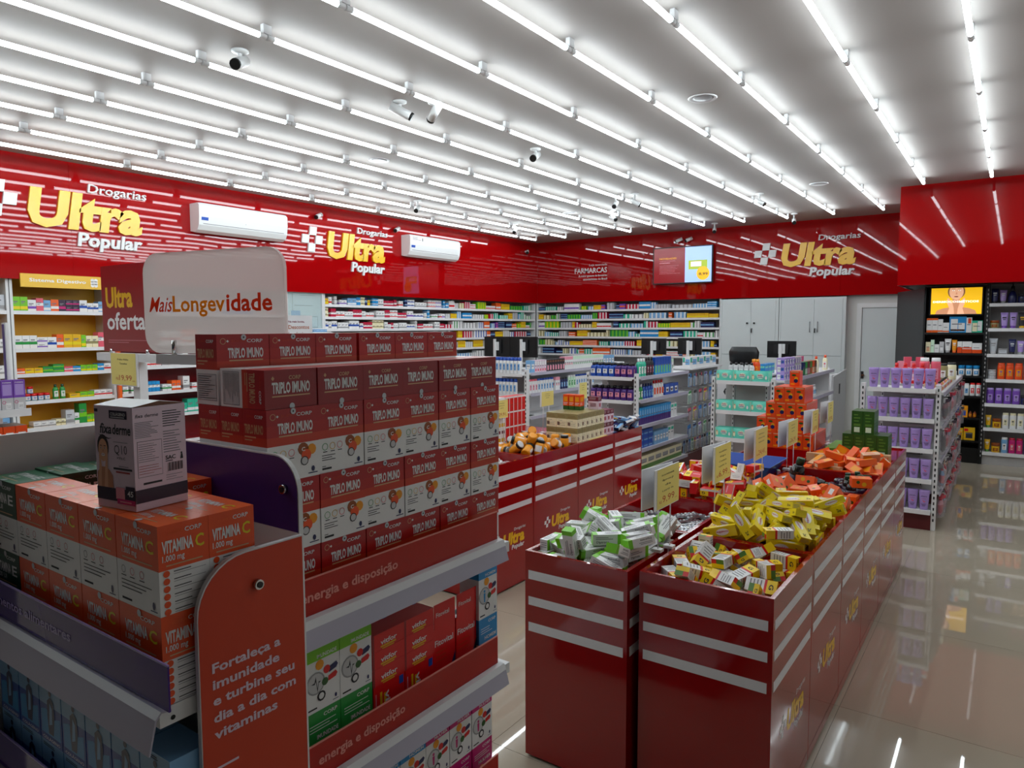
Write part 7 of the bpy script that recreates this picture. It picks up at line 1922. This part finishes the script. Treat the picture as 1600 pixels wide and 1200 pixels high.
for r, it in enumerate(hair):
    run(it, '%s grey shelf down' % nth(r + 1), 'hair products on the grey shelving', 11.07, -0.262, ZG[r] + 0.0005, 0, 0.004, ref='black cabinet')
put(jar('silver', 'lgrey', 0.06, 0.045), 'silver cream jar stacked on another beside the orange shampoos', 'jar', (-0.212, 11.07, ZG[3] + 0.0615))

# ------------------------------------------------------------------ far left gondola, sign stands
G2 = thing('gondola', 'white gondola of purple cartons in the aisle by the red offers sign', 'shelf unit', (-5.85, 1.6, 0))
MB().box(-6.28, -5.42, 1.2, 2.0, 0.0, 0.15, 'dark').build('plinth', G2)
MB().box(-5.87, -5.84, 1.2, 2.0, 0.15, 1.55, 'white_metal').build('back_panel', G2)
for z in (1.255, 0.87, 0.5):
    MB().box(-5.839, -5.42, 1.2, 2.015, z - 0.025, z, 'white_metal').box(-5.42, -5.405, 1.19, 2.02, z - 0.04, z + 0.01, 'white').build('shelf', G2)
MB().box(-5.56, -5.50, 1.93, 1.945, 1.256, 1.84, 'white').box(-5.553, -5.52, 1.928, 1.9299, 1.27, 1.83, 'purple').build('side_board', G2)
PC = kit('depilatory_carton', carton('purpc', 0.068, 0.05, 0.205, [(0.42, 'lgrey'), (1.0, 'violet')], lambda m, f, r: [m.rect(f['F'], 0.12, 0.5, 0.88, 0.86, 'lilac').text(f['F'], 'romana', 0.14, 0.86, 0.9, 0.05, 'paper', 0.02, 0, 0, 0.0006, 1).rect(f['F'], 0.35, 0.06, 0.8, 0.26, 'paper').ring(f['F'], 0.2, 0.28, 0.011, 0.003, 'magenta').lines(f['F'], 0.4, 0.75, 0.08, 0.2, 1, 'ink', None, 0.8)]))
for k in range(5):
    put(PC, 'tall purple carton on the shelf end, %s from its far edge' % nth(k + 1), 'carton', (-5.455, 1.965 - k * 0.0715, 1.2555), 0, 'tall purple cartons', q_up)
    for j in range(2):
        put(kit('depilatory_carton', carton('ordep', 0.068, 0.2, 0.14, [(1.0, 'dorange')], lambda m, f, r: [m.rect(f['F'], 0.2, 0.4, 0.85, 0.7, 'paper'), m.rect(f['T'], 0, 0, 1, 1, 'brown')])), 'orange carton under the purple ones, %s layer, %s from the far edge' % (('lower', 'upper')[j], nth(k + 1)), 'carton', (-5.53, 1.965 - k * 0.0715, 0.8705 + j * 0.141), 0, 'orange cartons under the purple ones', q_up)
t = thing('sign_stand', 'white stand holding the red offers board above the aisle', 'sign', (-5.16, 2.6, 0))
MB().box(-5.19, -5.10, 2.60, 2.66, 0.02, 1.56, 'white').build('post', t)
MB().box(-5.5, -4.85, 2.45, 2.8, 0.0, 0.02, 'white_metal').build('foot', t)
MB().box(-5.69, -4.79, 2.585, 2.65, 1.56, 1.618, 'white').build('beam', t)
b = MB().box(-5.62, -4.87, 2.61, 2.62, 1.63, 2.262, 'red_deep').build('board', t)
F = Fr((-5.62, 2.61, 1.63), (0.75, 0, 0), (0, 0, 0.632))
MB().text(F, 'Ultra', 0.08, 0.60, 0.52, 0.23, 'gold', 0.035).text(F, 'ofertas', 0.09, 0.93, 0.26, 0.20, 'paper', 0.02).rect(F, 0.1, 0.13, 0.92, 0.134, 'pink').rect(F, 0.1, 0.105, 0.5, 0.109, 'pink').build('lettering', b)
for x in (-5.5, -4.98):
    MB().tube((x, 2.605, 1.617), (x, 2.605, 1.65), 0.012, 'chrome', 10).build('clip', t)
t = thing('price_card', 'yellow price card reading nineteen ninety-nine hanging from the white beam', 'price card', (-5.26, 2.575, 1.384))
F = Fr((-5.45, 2.571, 1.384), (0.375, 0, 0), (0, 0, 0.236))
m = MB().box(-5.45, -5.075, 2.5715, 2.5845, 1.384, 1.62, 'white').rect(F, 0.02, 0.03, 0.97, 1.0, 'tag_yellow')
m.build('card', t)
MB().text(F, 'Fralda Adulto', 0.28, 0.7, 0.79, 0.05, 'ink', 0.01, 0, 0, 0.001).text(F, 'Tamanhos', 0.36, 0.64, 0.66, 0.055, 'ink', 0.01, 0, 0, 0.001).text(F, '19,99', 0.32, 0.80, 0.17, 0.17, 'tag_red', 0, 0, 0, 0.001).text(F, 'R$', 0.2, 0.29, 0.18, 0.08, 'tag_red', 0, 0, 0, 0.001).text(F, 'cada', 0.82, 0.92, 0.15, 0.04, 'tag_red', 0, 0, 0, 0.001).build('lettering', t)
t = thing('sign_stand', 'pale discount sign on a slim pole in front of the glass cabinet', 'sign', (-7.3, 5.73, 0))
MB().tube((-7.32, 5.73, 0.02), (-7.32, 5.73, 1.7), 0.015, 'white_metal', 8).build('post', t)
MB().lathe([(0.16, 0.0), (0.16, 0.012), (0.02, 0.02)], 'white_metal', 16, (-7.32, 5.73, 0)).build('foot', t)
b = MB().box(-7.305, -7.295, 5.535, 5.93, 1.64, 1.955, 'lgrey').build('board', t)
F = Fr((-7.295, 5.535, 1.64), (0, 0.395, 0), (0, 0, 0.315))
MB().text(F, 'Na mais bonita,', 0.08, 0.7, 0.72, 0.075, 'wine', 0.03).text(F, 'Descontos', 0.08, 0.88, 0.47, 0.15, 'bamber', 0.02).text(F, 'incríveis', 0.08, 0.7, 0.2, 0.15, 'bamber', 0.02).build('lettering', b)

# ------------------------------------------------------------------ clean up helper properties
for o in bpy.data.objects:
    if '_w' in o:
        del o['_w']
